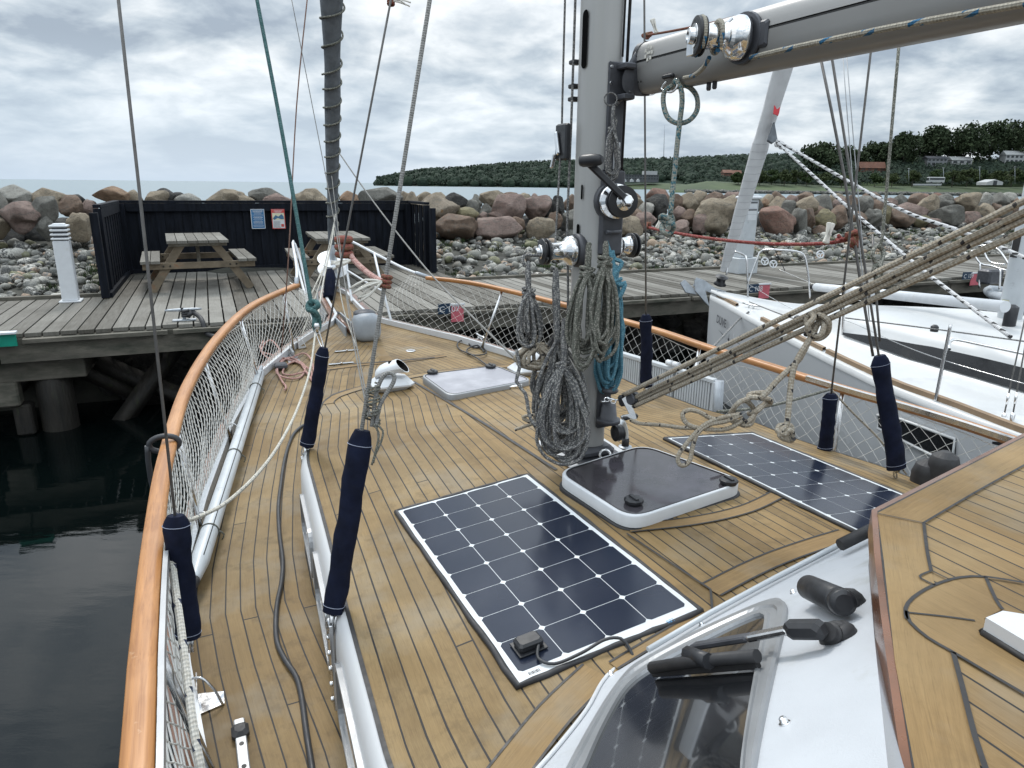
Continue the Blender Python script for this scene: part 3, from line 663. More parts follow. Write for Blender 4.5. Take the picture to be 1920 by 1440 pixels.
# ---- louvred bollard light
lb = P(-5.62, 2.22, 1.2); t = thing('bollard_light', 'white square bollard lamp with louvred head at the pier edge', 'bollard lamp', lb)
b = MB(); b.box(lb+ZV*.012, PD*.13, PN*.13, ZV*.011, .004); b.build('base_plate', M['white'], t)
b = MB(); b.box(lb+ZV*.42, PD*.095, PN*.095, ZV*.40, .012); b.build('column', M['white'], t)
b = MB()
for k in range(4): b.box(lb+ZV*(.845+k*.055), PD*.105, PN*.105, ZV*.014, .008)
b.box(lb+ZV*(.845+3*.055+.02), PD*.07, PN*.07, ZV*.012, .008); b.build('louvre', M['white'], t)
b = MB(); b.box(lb+ZV*.92, PD*.075, PN*.075, ZV*.1); b.build('inner_shade', M['dgrey'], t)
# ---- black windbreak
wb = thing('windbreak', 'black stained timber windbreak round the picnic tables on the pier', 'windbreak', P(-2.6, 4, 1.2))
top = 2.42; AL, AR, TB, TF, TR = -5.22, .0, 5.32, 2.35, 3.75
def boards(name, p0, p1, z0, z1, nrm, w=.145):
    m = MB(); L_ = (p1-p0).length; d = (p1-p0)/L_; k = 0; x = 0
    while x < L_-.01:
        ww = min(w, L_-x); c = p0+d*(x+ww/2); m.box(Vector((c.x, c.y, (z0+z1)/2))+nrm*(.024 if k % 2 else 0), d*(ww/2*(1.12 if k % 2 else .90)), nrm*.011, ZV*(z1-z0)/2); x += ww; k += 1
    return m.build(name, M['tarred'], wb)
boards('back_panel', P(AL, TB, 0), P(AR, TB, 0), 1.16, top-.02, PN)
boards('left_panel', P(AL, TF+.5, 0), P(AL, TB, 0), 1.16, top-.02, PD)
boards('left_end_panel', P(AL-.03, TF, 0), P(AL-.03, TF+.5, 0), 1.16, top-.09, PD)
boards('right_panel', P(AR, TR+.4, 0), P(AR, TB, 0), 1.16, top-.02, PD)
boards('right_end_panel', P(AR+.03, TR, 0), P(AR+.03, TR+.4, 0), 1.16, top-.09, PD)
b = MB(); b.abox(AL-.06, AR+.06, TB-.05, TB+.05, top, top+.045, P); b.abox(AL-.05, AL+.05, TF+.42, TB-.051, top, top+.045, P); b.abox(AR-.05, AR+.05, TR+.36, TB-.051, top, top+.045, P)
b.abox(AL, AR, TB-.055, TB-.026, top-.14, top-.003, P); b.abox(AL+.026, AL+.05, TF+.5, TB-.06, top-.14, top-.003, P); b.build('top_rail', M['tarred'], wb)
for (a, t_) in ((AL, TF+.45), (AR, TR+.4), (AL+.07, TB-.1), (AR-.07, TB-.1), (AL, TF+.02), (AR, TR+.02)):
    b = MB(); b.box(P(a, t_, 1.16+.63), PD*.05, PN*.05, ZV*(.62 if t_ > TF+.1 and not (a == AR and t_ < TR+.1) else .58)); b.build('post', M['tarred'], wb)
b = MB(); b.abox(AL+.03, AR-.03, TB-.09, TB-.03, 1.2, 1.28, P); b.abox(AL+.03, AL+.08, TF+.05, TB-.09, 1.2, 1.27, P); b.build('foot_rail', M['tarred'], wb)
# ---- notices on the windbreak
def notice(px, pw, top_y, bot_y, label, base, kind):
    A = plane(px, top_y, P(0, TB-.062, 0), PN); Bq = plane(px+pw, top_y, P(0, TB-.062, 0), PN); Cq = plane(px, bot_y, P(0, TB-.062, 0), PN)
    w = (Bq-A).length; h = abs(A.z-Cq.z); c = (A+Bq)/2; c.z = A.z-h/2
    t = thing('notice', label, 'notice', c-ZV*h/2); m = MB(); m.box(c, PD*w/2, PN*.004, ZV*h/2); m.build('sheet', base, t)
    fp = c-PN*.0055; D = -PN
    if kind == 'blue':
        m = MB()
        for s in (-1, 1): m.box(fp+PD*s*(w/2-.006)+D*.001, PD*.005, PN*.0005, ZV*(h/2-.004)); m.box(fp+ZV*s*(h/2-.006)+D*.001, PD*(w/2-.012), PN*.0005, ZV*.005)
        m.build('border', M['white'], t)
        y = h/2-.032; m = MB()   # print too small to read in the photograph: rows of short strokes
        for k in range(15):
            big = k in (0, 1, 6, 10)
            if k in (5, 9, 13): y -= .006
            wl = w*(.34 if big else rnd.uniform(.24, .38)); x = -wl
            while x < wl: q = rnd.uniform(.006, .02); m.box(fp+PD*min(wl, x+q/2)+ZV*y+D*.001, PD*q/2, PN*.0004, ZV*(.005 if big else .0026)); x += q+.004
            y -= .019
        m.build('printed_lines', M['white'], t)
    else:
        red = simple('red print', (.50, .06, .05), .5); m = MB()
        for s in (-1, 1): m.box(fp+PD*s*(w/2-.006)+D*.001, PD*.006, PN*.0005, ZV*(h/2)); m.box(fp+ZV*s*(h/2-.006)+D*.001, PD*(w/2-.012), PN*.0005, ZV*.006)
        m.box(fp+ZV*(h*.38)+D*.0015, PD*(w/2-.012), PN*.0005, ZV*h*.07); m.box(fp-ZV*(h*.33)+PD*w*.28+D*.0015, PD*w*.10, PN*.0005, ZV*h*.07); m.build('red_print', red, t)
        m = MB(); m.box(fp+ZV*(h*.12)+D*.001, PD*(w/2-.014), PN*.0005, ZV*h*.17); m.build('map_ground', simple('map cream', (.62, .60, .42), .5), t)
        m = MB(); m.prism([fp+D*.002+PD*w*x+ZV*h*y for x, y in ((-.42, .02), (-.2, .2), (0, .12), (.25, .24), (.4, .14), (.42, .0), (.2, -.02), (-.05, .05), (-.3, -.05))], D*.0006); m.build('map_water', simple('map blue', (.05, .14, .24), .5), t)
        for nm_, mt_, rws in (('printed_heading', M['white'], ((.40, .006, .30), (.35, .004, .22))), ('printed_lines', M['dgrey'], tuple((-.13-.05*k, .0025, .0) for k in range(7)))):
            m = MB()
            for yy, hh, cw2 in rws:
                x = -w*(cw2 or .38); e2 = w*(cw2 or .10)
                while x < e2: q = rnd.uniform(.006, .02); m.box(fp+PD*(x+q/2)+ZV*h*yy+D*.0023, PD*q/2, PN*.0004, ZV*hh); x += q+.004
            m.build(nm_, mt_, t)
notice(469, 26, 392, 429, 'blue printed notice with white text on the black windbreak', simple('blue sheet', (.03, .15, .32), .45), 'blue')
notice(508, 25, 392, 429, 'red-bordered harbour map notice on the black windbreak', M['white'], 'red')
# ---- picnic tables
def picnic(a0, t0, yaw, label):
    base = P(a0, t0, 1.2); R = Matrix.Rotation(yaw, 3, 'Z'); X = R @ PD; Yv = R @ PN
    def T(x, y, z): return base+X*x+Yv*y+ZV*z
    t = thing('picnic_table', label, 'picnic table', base, 'picnic tables inside the windbreak')
    m = MB(); L_ = 1.75
    for k in range(6): board(m, T(-.355+k*.142, L_/2, .735), X*.066, Yv*L_/2, ZV*.02, 800+k)
    m.build('tabletop', M['pierdeck'], t)
    for s in (-1, 1):
        m = MB()
        for k in range(2): board(m, T(s*(.60+k*.135), L_/2, .45), X*.062, Yv*L_/2, ZV*.02, 830+k+s)
        m.build('bench_seat', M['pierdeck'], t)
    for y in (.12, L_-.12):
        m = MB(); m.box(T(0, y, .385), X*.78, Yv*.022, ZV*.048, .004); m.build('cross_beam', M['tableleg'], t)
        m = MB(); m.box(T(0, y, .69), X*.40, Yv*.022, ZV*.025, .004); m.build('top_batten', M['tablewood'], t)
        for s in (-1, 1):
            m = MB(); A = T(s*.70, y+.046, .0); Bq = T(s*.22, y+.046, .71); d = (Bq-A); sx = d.cross(Yv).normalized()
            m.box((A+Bq)/2, d/2, Yv*.022, sx*.058, .003); m.build('leg', M['tableleg'], t)
            m = MB(); 
            for q in (-.04, .05): m.lathe(T(s*(.46)+q, y-.024, .385), -Yv, [(0, .014), (.008, .013)], 8)
            m.build('bolt', M['piledark'], t)
    m = MB(); m.box(T(0, .45, .55), X*.025, ZV*.16, Yv*.025); m.build('centre_brace', M['tablewood'], t)
picnic(-3.96, 2.62, math.radians(3), 'weathered picnic table in the left half of the windbreak, seen end-on')
picnic(-1.85, 2.50, math.radians(-2), 'weathered picnic table behind the bow pulpit, half hidden by the furled sail')
# ---- berth number plates on the pier edge
def berth(px0, px1, py, txt, label, rx0, rx1, ry, h=15):
    t0 = -.11; A = plane(px0, py, P(0, t0, 0), PN); Bq = plane(px1, py, P(0, t0, 0), PN); w = (Bq-A).length; c = (A+Bq)/2
    t = thing('berth_number_plate', label, 'berth sign', c-ZV*.07, 'berth plates along the pier edge')
    m = MB(); m.box(c, PD*w/2, PN*.006, ZV*.07); m.build('plate', simple('dark blue plate', (.012, .035, .07), .4), t)
    text('number', txt, c-PD*w*.42-ZV*.045-PN*.0065, PD, ZV, .115, M['white'], t)
    A = plane(rx0, ry, P(0, t0, 0), PN); Bq = plane(rx1, ry, P(0, t0, 0), PN); w = (Bq-A).length; c = (A+Bq)/2
    m = MB(); m.box(c, PD*w/2, PN*.005, ZV*.11); m.build('free_flag', simple('red plate', (.52, .12, .15), .5), t)
    m = MB(); m.box(c+ZV*.125, PD*w*.6, PN*.012, ZV*.012); m.build('flag_bar', M['white'], t)
berth(821, 845, 579, 'C 107', 'dark blue berth plate 107 with red flag, seen through the bow netting', 846, 869, 588)
berth(1402, 1422, 541, 'C 108', 'dark blue berth plate C 108 with red flag beside the white yacht bow', 1423, 1442, 547)
berth(1805, 1822, 517, 'C 109', 'dark blue berth plate C 109 with red flag at far right of the pier', 1820, 1836, 524)
# ---- power pedestal
pb = P(5.62, 1.86, 1.2); t = thing('power_pedestal', 'tall grey power pedestal with domed cap and paper notices behind the furled white sail', 'power pedestal', pb)
b = MB(); b.box(pb+ZV*.15, PD*.24, PN*.17, ZV*.15, .01); b.build('base_box', M['pole'], t)
b = MB(); b.box(pb+ZV*.84, PD*.15, PN*.13, ZV*.545, .02); b.build('column', M['pole'], t)
b = MB(); b.box(pb+ZV*1.41, PD*.19, PN*.17, ZV*.03, .02); b.box(pb+ZV*1.45, PD*.14, PN*.12, ZV*.015, .01); b.build('cap', M['white'], t)
for z, h in ((1.28, .055), (1.16, .05), (1.05, .05)):
    b = MB(); b.box(pb+ZV*z-PN*.132, PD*.10, PN*.002, ZV*h); b.build('paper_notice', M['white'], t)
for z in (1.32, 1.19):
    b = MB(); b.box(pb+ZV*z-PN*.1355, PD*.098, PN*.0012, ZV*.012); b.build('dark_heading', M['dgrey'], t)
b = MB(); b.box(pb+PD*.17+ZV*1.15, PD*.02, PN*.05, ZV*.16, .01); b.build('socket_cover', M['blk'], t)
b = MB(); b.tube(cr([pb+PD*.19+ZV*1.15, pb+PD*.35-PN*.05+ZV*.85, pb+PD*.75-PN*.1+ZV*.35, pb+PD*.9-PN*.2+ZV*.03], .05), .008, 6); tag(b.build('power_cable', M['hose']), 'thin black cable hanging from the grey power pedestal', 'cable')
# ================================================================ far shore
def crown(mb, c, rx, ry, rz, n, leaf, seed, lean=0):
    r = random.Random(seed); cl = []
    for k in range(max(7, n//110)):
        th = r.uniform(0, 6.28); u = r.uniform(-.75, 1); q = math.sqrt(max(0, 1-u*u))*r.uniform(.35, .9)
        cl.append((Vector((rx*q*math.cos(th), ry*q*math.sin(th), rz*u*.8)), r.uniform(.28, .5)))
    for k in range(n):
        cc, rr = cl[r.randrange(len(cl))]; d = Vector((r.gauss(0, 1), r.gauss(0, 1), r.gauss(0, 1))).normalized()*(r.random()**.4)
        p = c+cc+Vector((d.x*rx*rr, d.y*ry*rr, d.z*rz*rr)); a = Vector((r.gauss(0, 1), r.gauss(0, 1), r.gauss(0, 1))).normalized(); e = a.cross(Vector((r.gauss(0, 1), r.gauss(0, 1), r.gauss(0, 1)))).normalized()
        s = leaf*r.uniform(.5, 1.2); n0 = mb.add([p-a*s, p+e*s*.7, p+a*s, p-e*s*.7]); mb.face([n0, n0+1, n0+2, n0+3])
def tree(px, basey, topy, wpx, Y, mat, label, group, n=900, trunkfrac=.35, cat='tree', seed=0, tz=None, leaf=None):
    top = Yp(px, topy, Y); bot = Yp(px, basey, Y); H = top.z-bot.z; w = wpx*Y/F
    o = thing('tree' if 'shrub' not in cat else 'shrub', label, cat, bot, group)
    m = MB(); r = random.Random(seed); tr = max(.18, H*.018); lean = Vector((r.uniform(-.04, .04)*H, 0, 0))
    m.tube([bot-ZV*1, bot+ZV*H*.25+lean*.3, bot+ZV*H*.55+lean*.7, bot+ZV*H*.85+lean], [tr*1.3, tr, tr*.7, tr*.25], 7)
    for k in range(5):
        h0 = H*(trunkfrac+.09*k); th = r.uniform(0, 6.28); m.tube([bot+ZV*h0+lean*.6, bot+ZV*(h0+H*.16)+Vector((math.cos(th), math.sin(th), 0))*w*.3], [tr*.5, tr*.15], 5)
    m.build('trunk', M['trunk'], o)
    m = MB(); ch = H*(1-trunkfrac); crown(m, bot+ZV*(H*trunkfrac+ch*.5)+lean*.7, w*.5, w*.5, ch*.56, n, leaf or max(.35, w*.045), seed+1)
    m.build('crown', mat, o)
# land sheets: far headland, grass bank on the right
def ridge(name, pts, Y, depth, mat, amp, z0=-.5, seedv=0, n=140):
    """pts: px, ridge pixel y; land rises from the waterline at Y to the ridge at Y+depth"""
    m = MB(); xs = [p[0] for p in pts]; ys = [p[1] for p in pts]; rows = []
    for i in range(n+1):
        px = xs[0]+(xs[-1]-xs[0])*i/n; y = interp(xs, ys, px); topz = Yp(px, y, Y+depth).z; x0 = Yp(px, y, Y).x; x1 = Yp(px, y, Y+depth).x
        row = []
        for k, f in enumerate((0, .04, .2, .45, .75, 1.0, 1.5)):
            zz = z0+(topz-z0)*min(1, (1-math.cos(min(1, f)*3.14))/2*1.0 if f > .04 else f*.6) if f <= 1 else topz*.7
            if k == 0: zz = z0
            elif k == 1: zz = 1.0
            q = Vector((lerp(x0, x1, f), Y+depth*f, zz)); q.z += amp*noise.noise(Vector((q.x*.02, q.y*.02, seedv))) if k > 1 else 0; row.append(q)
        rows.append(row)
    m.grid(rows, flip=True); o = m.build(name, mat, origin=(0, 0, 0)); o['kind'] = 'structure'; return o
hp = [(704, 346), (716, 337), (740, 333), (790, 322), (860, 318), (920, 312), (970, 308), (1060, 304), (1150, 300), (1240, 300), (1330, 295), (1420, 291), (1500, 290), (1600, 286), (1700, 300)]
ridge('headland', [(x, y+9) for x, y in hp], 760, 150, M['leafdark'], 1.0)
# woods on the headland as one mass of crowns
m = MB(); r_ = random.Random(4); xs = [p[0] for p in hp]; ys = [p[1] for p in hp]
for i in range(2600):
    px = r_.uniform(706, 1700); f = r_.random()**.8; y = interp(xs, ys, px); Yv = 760+150*f
    topz = Yp(px, y+7, 910).z; gz_ = 0.5+topz*(1-math.cos(f*3.14))/2*.92; x = Yp(px, y, Yv).x
    rr = r_.uniform(3.2, 6.2)*(.75 if px < 730 else 1); k = r_.randrange(8); hgt = r_.uniform(.8, 1.15)
    if px > 1160 and px < 1290 and f < .35: continue
    if px > 1290 and f < .12: continue
    c = Vector((x, Yv, gz_+rr*.55)); off = Vector((r_.uniform(0, 99), 0, 0)); th = r_.uniform(0, 6.28); cs, sn = math.cos(th), math.sin(th)
    vs = []
    for v in I2[0]:
        q = v*(1+.28*noise.noise(v*2.3+off)); vs.append(c+Vector(((q.x*cs-q.y*sn)*rr, (q.x*sn+q.y*cs)*rr, q.z*rr*hgt)))
    n0 = m.add(vs)
    for f_ in I2[1]: m.face([n0+j for j in f_])
for i in range(30000):
    px = r_.uniform(706, 1700); f = r_.random()**.9; y = interp(xs, ys, px); Yv = 758+150*f; topz = Yp(px, y+7, 910).z
    if px > 1160 and px < 1290 and f < .35: continue
    if px > 1290 and f < .12: continue
    p = Vector((Yp(px, y, Yv).x, Yv, .5+topz*(1-math.cos(f*3.14))/2*.92+r_.uniform(2, 9.0))); a = Vector((r_.gauss(0, 1), r_.gauss(0, 1), r_.gauss(0, 1))).normalized(); e = a.orthogonal().normalized(); s = r_.uniform(.6, 1.5)
    n0 = m.add([p-a*s, p+e*s, p+a*s, p-e*s]); m.face([n0, n0+1, n0+2, n0+3])
tag(m.build('headland_woods', M['leafdark'], origin=(0, 0, 0)), 'dark green deciduous woods covering the headland across the bay', 'woods', kind='stuff')
# near shore on the right
ridge('grass_shore', [(1255, 351), (1290, 345), (1330, 338), (1400, 343), (1480, 345), (1600, 348), (1700, 349), (1800, 350), (1920, 350), (2100, 349)], 330, 60, M['grass'], .4, n=60)
ridge('wooded_slope', [(1310, 352), (1380, 330), (1480, 322), (1580, 318), (1660, 300), (1720, 296), (1800, 300), (1920, 300), (2150, 296)], 388, 70, M['leafmid'], 1.2, n=60)
ridge('low_foreshore', [(1130, 349), (1165, 346), (1240, 343), (1290, 346), (1320, 350)], 600, 60, M['grass'], .3, n=20)
m = MB(); proto2 = [stone(300+i, I1, .6, .2) for i in range(6)]
for i in range(1500):
    px = r_.uniform(1285, 2050); Yv = r_.uniform(322, 333); q = Zp(px, 352, 0); x = Yp(px, 352, Yv).x; s = r_.uniform(.3, 1.0); n0 = m.add([Vector((x, Yv, .25+r_.uniform(0, .9)))+Vector((v.x*s*1.4, v.y*s, v.z*s*.7)) for v in proto2[i % 6]])
    for f_ in I1[1]: m.face([n0+j for j in f_])
tag(m.build('shore_stones', M['shorerock'], origin=(0, 0, 0)), 'low line of dark and pale stones along the far right shore', 'stones', kind='stuff')
m = MB()
for i in range(26000):
    px = r_.uniform(1300, 2080); f = r_.random(); yb = lerp(346, 300 if px > 1560 else 322, f); Yv = lerp(386, 436, f)
    if 1605 < px < 1662 and 300 < yb < 326 or 1732 < px < 1826 and 292 < yb < 312 or 1880 < px < 1930 and 284 < yb < 308: continue
    if px < 1395 and yb < 336: continue
    p = Yp(px, yb-r_.uniform(0, 7), Yv); a = Vector((r_.gauss(0, 1), r_.gauss(0, 1), r_.gauss(0, 1))).normalized(); e = a.orthogonal().normalized(); s = r_.uniform(.4, 1.0)
    n0 = m.add([p-a*s, p+e*s, p+a*s, p-e*s]); m.face([n0, n0+1, n0+2, n0+3])
tag(m.build('slope_undergrowth', M['leafdark'], origin=(0, 0, 0)), 'dense dark undergrowth covering the slope beneath the tall beeches', 'undergrowth', kind='stuff')
# tall beeches
for k, (px, ty, by, w) in enumerate([(1535, 273, 330, 76), (1590, 278, 330, 60), (1638, 270, 322, 62), (1692, 252, 318, 66), (1742, 241, 326, 64), (1780, 243, 322, 54), (1812, 237, 326, 58), (1850, 232, 324, 60), (1884, 228, 320, 58), (1920, 226, 320, 60), (1665, 272, 322, 48), (1722, 258, 318, 48)]):
    nm = ['leftmost', 'second', 'third', 'fourth', 'fifth', 'sixth', 'seventh', 'eighth', 'ninth', 'tenth', 'shorter, between third and fourth', 'shorter, between fourth and fifth'][k]
    tree(px, by, ty, w, 430+(k % 3)*8, M['beech'], 'tall dark beech across the bay, %s%s' % (nm, ' from the left' if k < 10 else ''), 'tall beeches on the far slope', 2600, .30 if k > 3 else .15, seed=40+k)
# low rounded trees by the shore road
row = [(1384, 325, 26), (1402, 322, 32), (1424, 322, 30), (1446, 321, 30), (1470, 320, 28), (1492, 320, 30), (1512, 321, 26), (1545, 325, 36), (1578, 327, 30), (1640, 327, 28), (1672, 325, 30), (1710, 322, 30), (1757, 321, 32), (1785, 321, 30), (1812, 319, 34), (1838, 321, 28), (1866, 321, 30), (1896, 319, 34), (1925, 320, 28)]
for k, (px, ty, w) in enumerate(row):
    tree(px, 347, ty, w, 372+(k % 2)*6, M['leafolive'] if k % 3 else M['leafmid'], 'small rounded shore tree across the bay, %s in the row from the left' % (['first', 'second', 'third', 'fourth', 'fifth', 'sixth', 'seventh', 'eighth', 'ninth', 'tenth', 'eleventh', 'twelfth', 'thirteenth', 'fourteenth', 'fifteenth', 'sixteenth', 'seventeenth', 'eighteenth', 'nineteenth'][k]), 'rounded trees along the far shore', 1500, .20, seed=90+k, leaf=.5)
M['brick'] = simple('red tile', (.13, .058, .036), .8, var=.2, scale=.5); M['wallw'] = simple('white render', (.36, .37, .37), .8, var=.08, scale=.3); M['wallg'] = simple('grey render', (.20, .21, .22), .8, var=.1, scale=.3); M['winfar'] = simple('far window', (.03, .035, .04), .3)
M['hallg'] = simple('dark hall cladding', (.075, .08, .088), .7, var=.1, scale=.2)
def house(px0, px1, basey, eavey, ridgey, Y, wall, roofm, label, cat='house', flat=False, floors=2, nw=6):
    A = Yp(px0, basey, Y); Bq = Yp(px1, basey, Y); zt = Yp(px0, eavey, Y).z; zr = Yp(px0, ridgey, Y).z; w = Bq.x-A.x; dp = max(6, w*.4); c = (A+Bq)/2; zb = A.z-2
    o = thing('house' if cat == 'house' else 'hall_building', label, cat, Vector((c.x, Y+dp/2, zb)))
    m = MB(); m.box(Vector((c.x, Y+dp/2, (zb+zt)/2)), Vector((w/2, 0, 0)), Vector((0, dp/2, 0)), ZV*(zt-zb)/2); m.build('wall', wall, o)
    m = MB(); x0, x1 = A.x-.4, Bq.x+.4
    if flat: m.box(Vector((c.x, Y+dp/2, zt+.2)), Vector((w/2+.3, 0, 0)), Vector((0, dp/2+.3, 0)), ZV*.2)
    else: m.prism([Vector((x0, Y-.5, zt)), Vector((x0, Y+dp+.5, zt)), Vector((x0, Y+dp/2, zr))], Vector((x1-x0, 0, 0)))
    m.build('roof', roofm, o)
    fh = (zt-A.z)/floors
    for f in range(floors):
        for k in range(nw):
            m = MB(); x = A.x+w*(k+.5)/nw; m.box(Vector((x, Y-.02, A.z+fh*(f+.55))), Vector((w/nw*.28, 0, 0)), Vector((0, .06, 0)), ZV*fh*.26); m.build('window', M['winfar'], o)
    return o
h1 = house(1163, 1235, 337, 328, 328, 640, M['hallg'], M['dgrey'], 'long low dark hall on the far shore right of the mast', 'building', True, 2, 14)
m = MB(); A = Yp(1207, 328, 646); Bq = Yp(1232, 328, 646); m.box(Vector(((A.x+Bq.x)/2, 650, A.z+1.8)), Vector(((Bq.x-A.x)/2, 0, 0)), Vector((0, 5, 0)), ZV*1.6); m.build('upper_storey', M['wallw'], h1)
house(1357, 1372, 332, 324, 318, 420, M['brick'], M['brick'], 'small red-roofed brick house left of the shore trees, half hidden')
house(1375, 1390, 333, 327, 319, 425, M['wallw'], M['brick'], 'small house with steep orange gable beside the red brick house')
house(1612, 1660, 322, 315, 303, 424, M['brick'], M['brick'], 'wide house with orange tiled roof under the tall beeches', nw=4)
house(1738, 1775, 310, 297, 292, 425, M['wallg'], M['dgrey'], 'grey two-storey house among the beech trunks', nw=5)
house(1784, 1822, 308, 300, 293, 426, M['wallw'], M['wallw'], 'low white house between beech trunks, middle of the slope', nw=3, floors=1)
house(1884, 1925, 306, 290, 282, 426, M['wallw'], M['wallw'], 'tall white house at the far right among the beeches', nw=5)
# coach, marquee, lamp posts, radio mast
A = Yp(1738, 345, 352); Bq = Yp(1768, 345, 352); c = (A+Bq)/2; o = thing('coach', 'white coach parked on the far shore road behind the trees', 'coach', c)
m = MB(); w = (Bq.x-A.x)/2; m.box(c+ZV*1.9, Vector((w, 0, 0)), Vector((0, 1.2, 0)), ZV*1.35, .25); m.build('body', M['wallw'], o)
m = MB(); m.box(c+ZV*2.35-Vector((0, 1.22, 0)), Vector((w*.9, 0, 0)), Vector((0, .02, 0)), ZV*.45); m.box(c+ZV*2.2-Vector((w+.01, 0, 0)), Vector((.02, 0, 0)), Vector((0, 1.0, 0)), ZV*.6); m.build('window_band', M['winfar'], o)
for s in (-.65, .6):
    m = MB(); m.lathe(c+Vector((w*s, -1.25, .5)), (0, 1, 0), [(0, .5), (.3, .5)], 14); m.build('wheel', M['rub'], o)
A = Yp(1850, 347, 352); Bq = Yp(1880, 347, 352); m = MB(); w = Bq.x-A.x
o = thing('marquee', 'white peaked marquee tent between the shore trees at right', 'tent', (A+Bq)/2)
m.prism([A, A+ZV*1.4, A+Vector((w/2, 0, 2.7)), Bq+ZV*1.4, Bq], Vector((0, 8, 0))); m.build('canopy', M['wallw'], o)
m = MB(); m.box((A+Bq)/2+ZV*1.0-Vector((0, .03, 0)), Vector((w*.12, 0, 0)), Vector((0, .02, 0)), ZV*1.0); m.build('opening', M['winfar'], o)
A = Yp(1712, 347.5, 345); Bq = Yp(1765, 347.5, 345); m = MB(); m.box((A+Bq)/2+ZV*.3, (Bq-A)/2, Vector((0, .1, 0)), ZV*.35)
o = thing('roadside_wall', 'long low white wall on the grass in front of the coach', 'wall', (A+Bq)/2); m.build('wall_face', M['wallw'], o); m = MB(); m.box((A+Bq)/2+ZV*.68, (Bq-A)/2*1.01, Vector((0, .15, 0)), ZV*.03); m.build('coping', M['white'], o)
for k, (px, ty, by) in enumerate([(1704, 316, 345), (1769, 315, 345), (1837, 313, 345), (1903, 313, 345)]):
    A = Yp(px, by, 366); T_ = Yp(px, ty, 366); o = thing('street_lamp', 'thin street lamp on the far shore road, %s from the left' % ['first', 'second', 'third', 'fourth'][k], 'street lamp', A, 'street lamps on the far shore')
    m = MB(); m.tube([A, T_], [.12, .07], 6); m.build('pole', M['galv'], o); m = MB(); m.box(T_, Vector((.45, 0, 0)), Vector((0, .2, 0)), ZV*.12, .05); m.build('lamp_head', M['wallw'], o)
A = Yp(1244.5, 300, 880); T_ = Yp(1246, 240, 880); o = thing('radio_mast', 'thin lattice radio mast standing above the wooded headland', 'radio mast', A)
m = MB(); 
for q in range(3): m.tube([A+Vector((.7*math.cos(q*2.1), .7*math.sin(q*2.1), -6)), T_], [.12, .08], 4)
m.build('lattice', M['dgrey'], o); m = MB(); m.tube([T_, T_+ZV*3], .1, 4); m.build('antenna', M['dgrey'], o)
for k, (px, w) in enumerate([(1172, 5), (1185, 6), (1197, 5)]):
    A = Yp(px, 341, 585); wv = w*585/F; o = thing('small_white_tent', 'tiny white tent in front of the long dark hall, %s from the left' % ['first', 'second', 'third'][k], 'tent', A, 'white tents before the hall')
    m = MB(); m.prism([A-Vector((wv/2, 0, 0)), A+Vector((-wv/2, 0, 1.2)), A+ZV*2.4, A+Vector((wv/2, 0, 1.2)), A+Vector((wv/2, 0, 0))], Vector((0, 3, 0))); m.build('canopy', M['wallw'], o)
# ================================================================ our sailing boat
yb = thing('sailing_yacht', 'teak-decked sailing yacht with varnished cap rail, seen from its port side deck', 'sailing boat', B(0, 0, 0))
PORT = [(-3.6, 1.45), (-2, 1.54), (-.71, 1.585), (-.2, 1.635), (.12, 1.655), (.5, 1.635), (1.14, 1.55), (2.11, 1.38), (3.17, 1.115), (3.81, .80), (4.25, .53), (4.55, .30), (4.8, .215), (5.2, .2), (5.7, .185), (5.86, .11), (5.9, .03)]
STB = [(-3.6, 1.5), (-2, 1.6), (-.8, 1.65), (0, 1.645), (.5, 1.6), (1.14, 1.53), (2.02, 1.41), (3.17, 1.02), (3.72, .76), (4.25, .40), (4.55, .20), (4.8, .13), (5.2, .11), (5.7, .10), (5.86, .04), (5.9, -.02)]
def hp_(u): return -interp([q[0] for q in PORT], [q[1] for q in PORT], u)
def hs_(u): return interp([q[0] for q in STB], [q[1] for q in STB], u)
US_ = [-3.6+.12*i for i in range(78)]+[5.72, 5.8, 5.86, 5.9]
US_ = [u for u in US_ if u < 5.7]+[5.72, 5.8, 5.86, 5.9]
PW = .048
CMID = lambda u: (hp_(u)+hs_(u))/2
b = MB(); rows = []; uvs = []
for u in US_:
    a, c, e = hp_(u), CMID(u), hs_(u); r = []; q = []
    for k in range(9): s = lerp(a, c-.05, k/8); r.append(B(u, s, zdk(u, s))); q.append(((s-a)/.055, u+9))
    rows.append(r); uvs.append(q)
b.grid(rows, lambda i, j: uvs[i][j], flip=True); rows = []; uvs = []
for u in US_:
    a, c, e = hp_(u), CMID(u), hs_(u); r = []; q = []
    for k in range(9): s = lerp(c+.05, e, k/8); r.append(B(u, s, zdk(u, s))); q.append(((e-s)/.055+40, u+3))
    rows.append(r); uvs.append(q)
b.grid(rows, lambda i, j: uvs[i][j], flip=True)
b.build('side_deck', M['teak_side'], yb)
b = MB(); rows = [[B(u, CMID(u)-.05, zdk(u, 0)+.001), B(u, CMID(u)+.05, zdk(u, 0)+.001)] for u in US_]
b.grid(rows, flip=True); b.build('king_plank', M['margin'], yb)
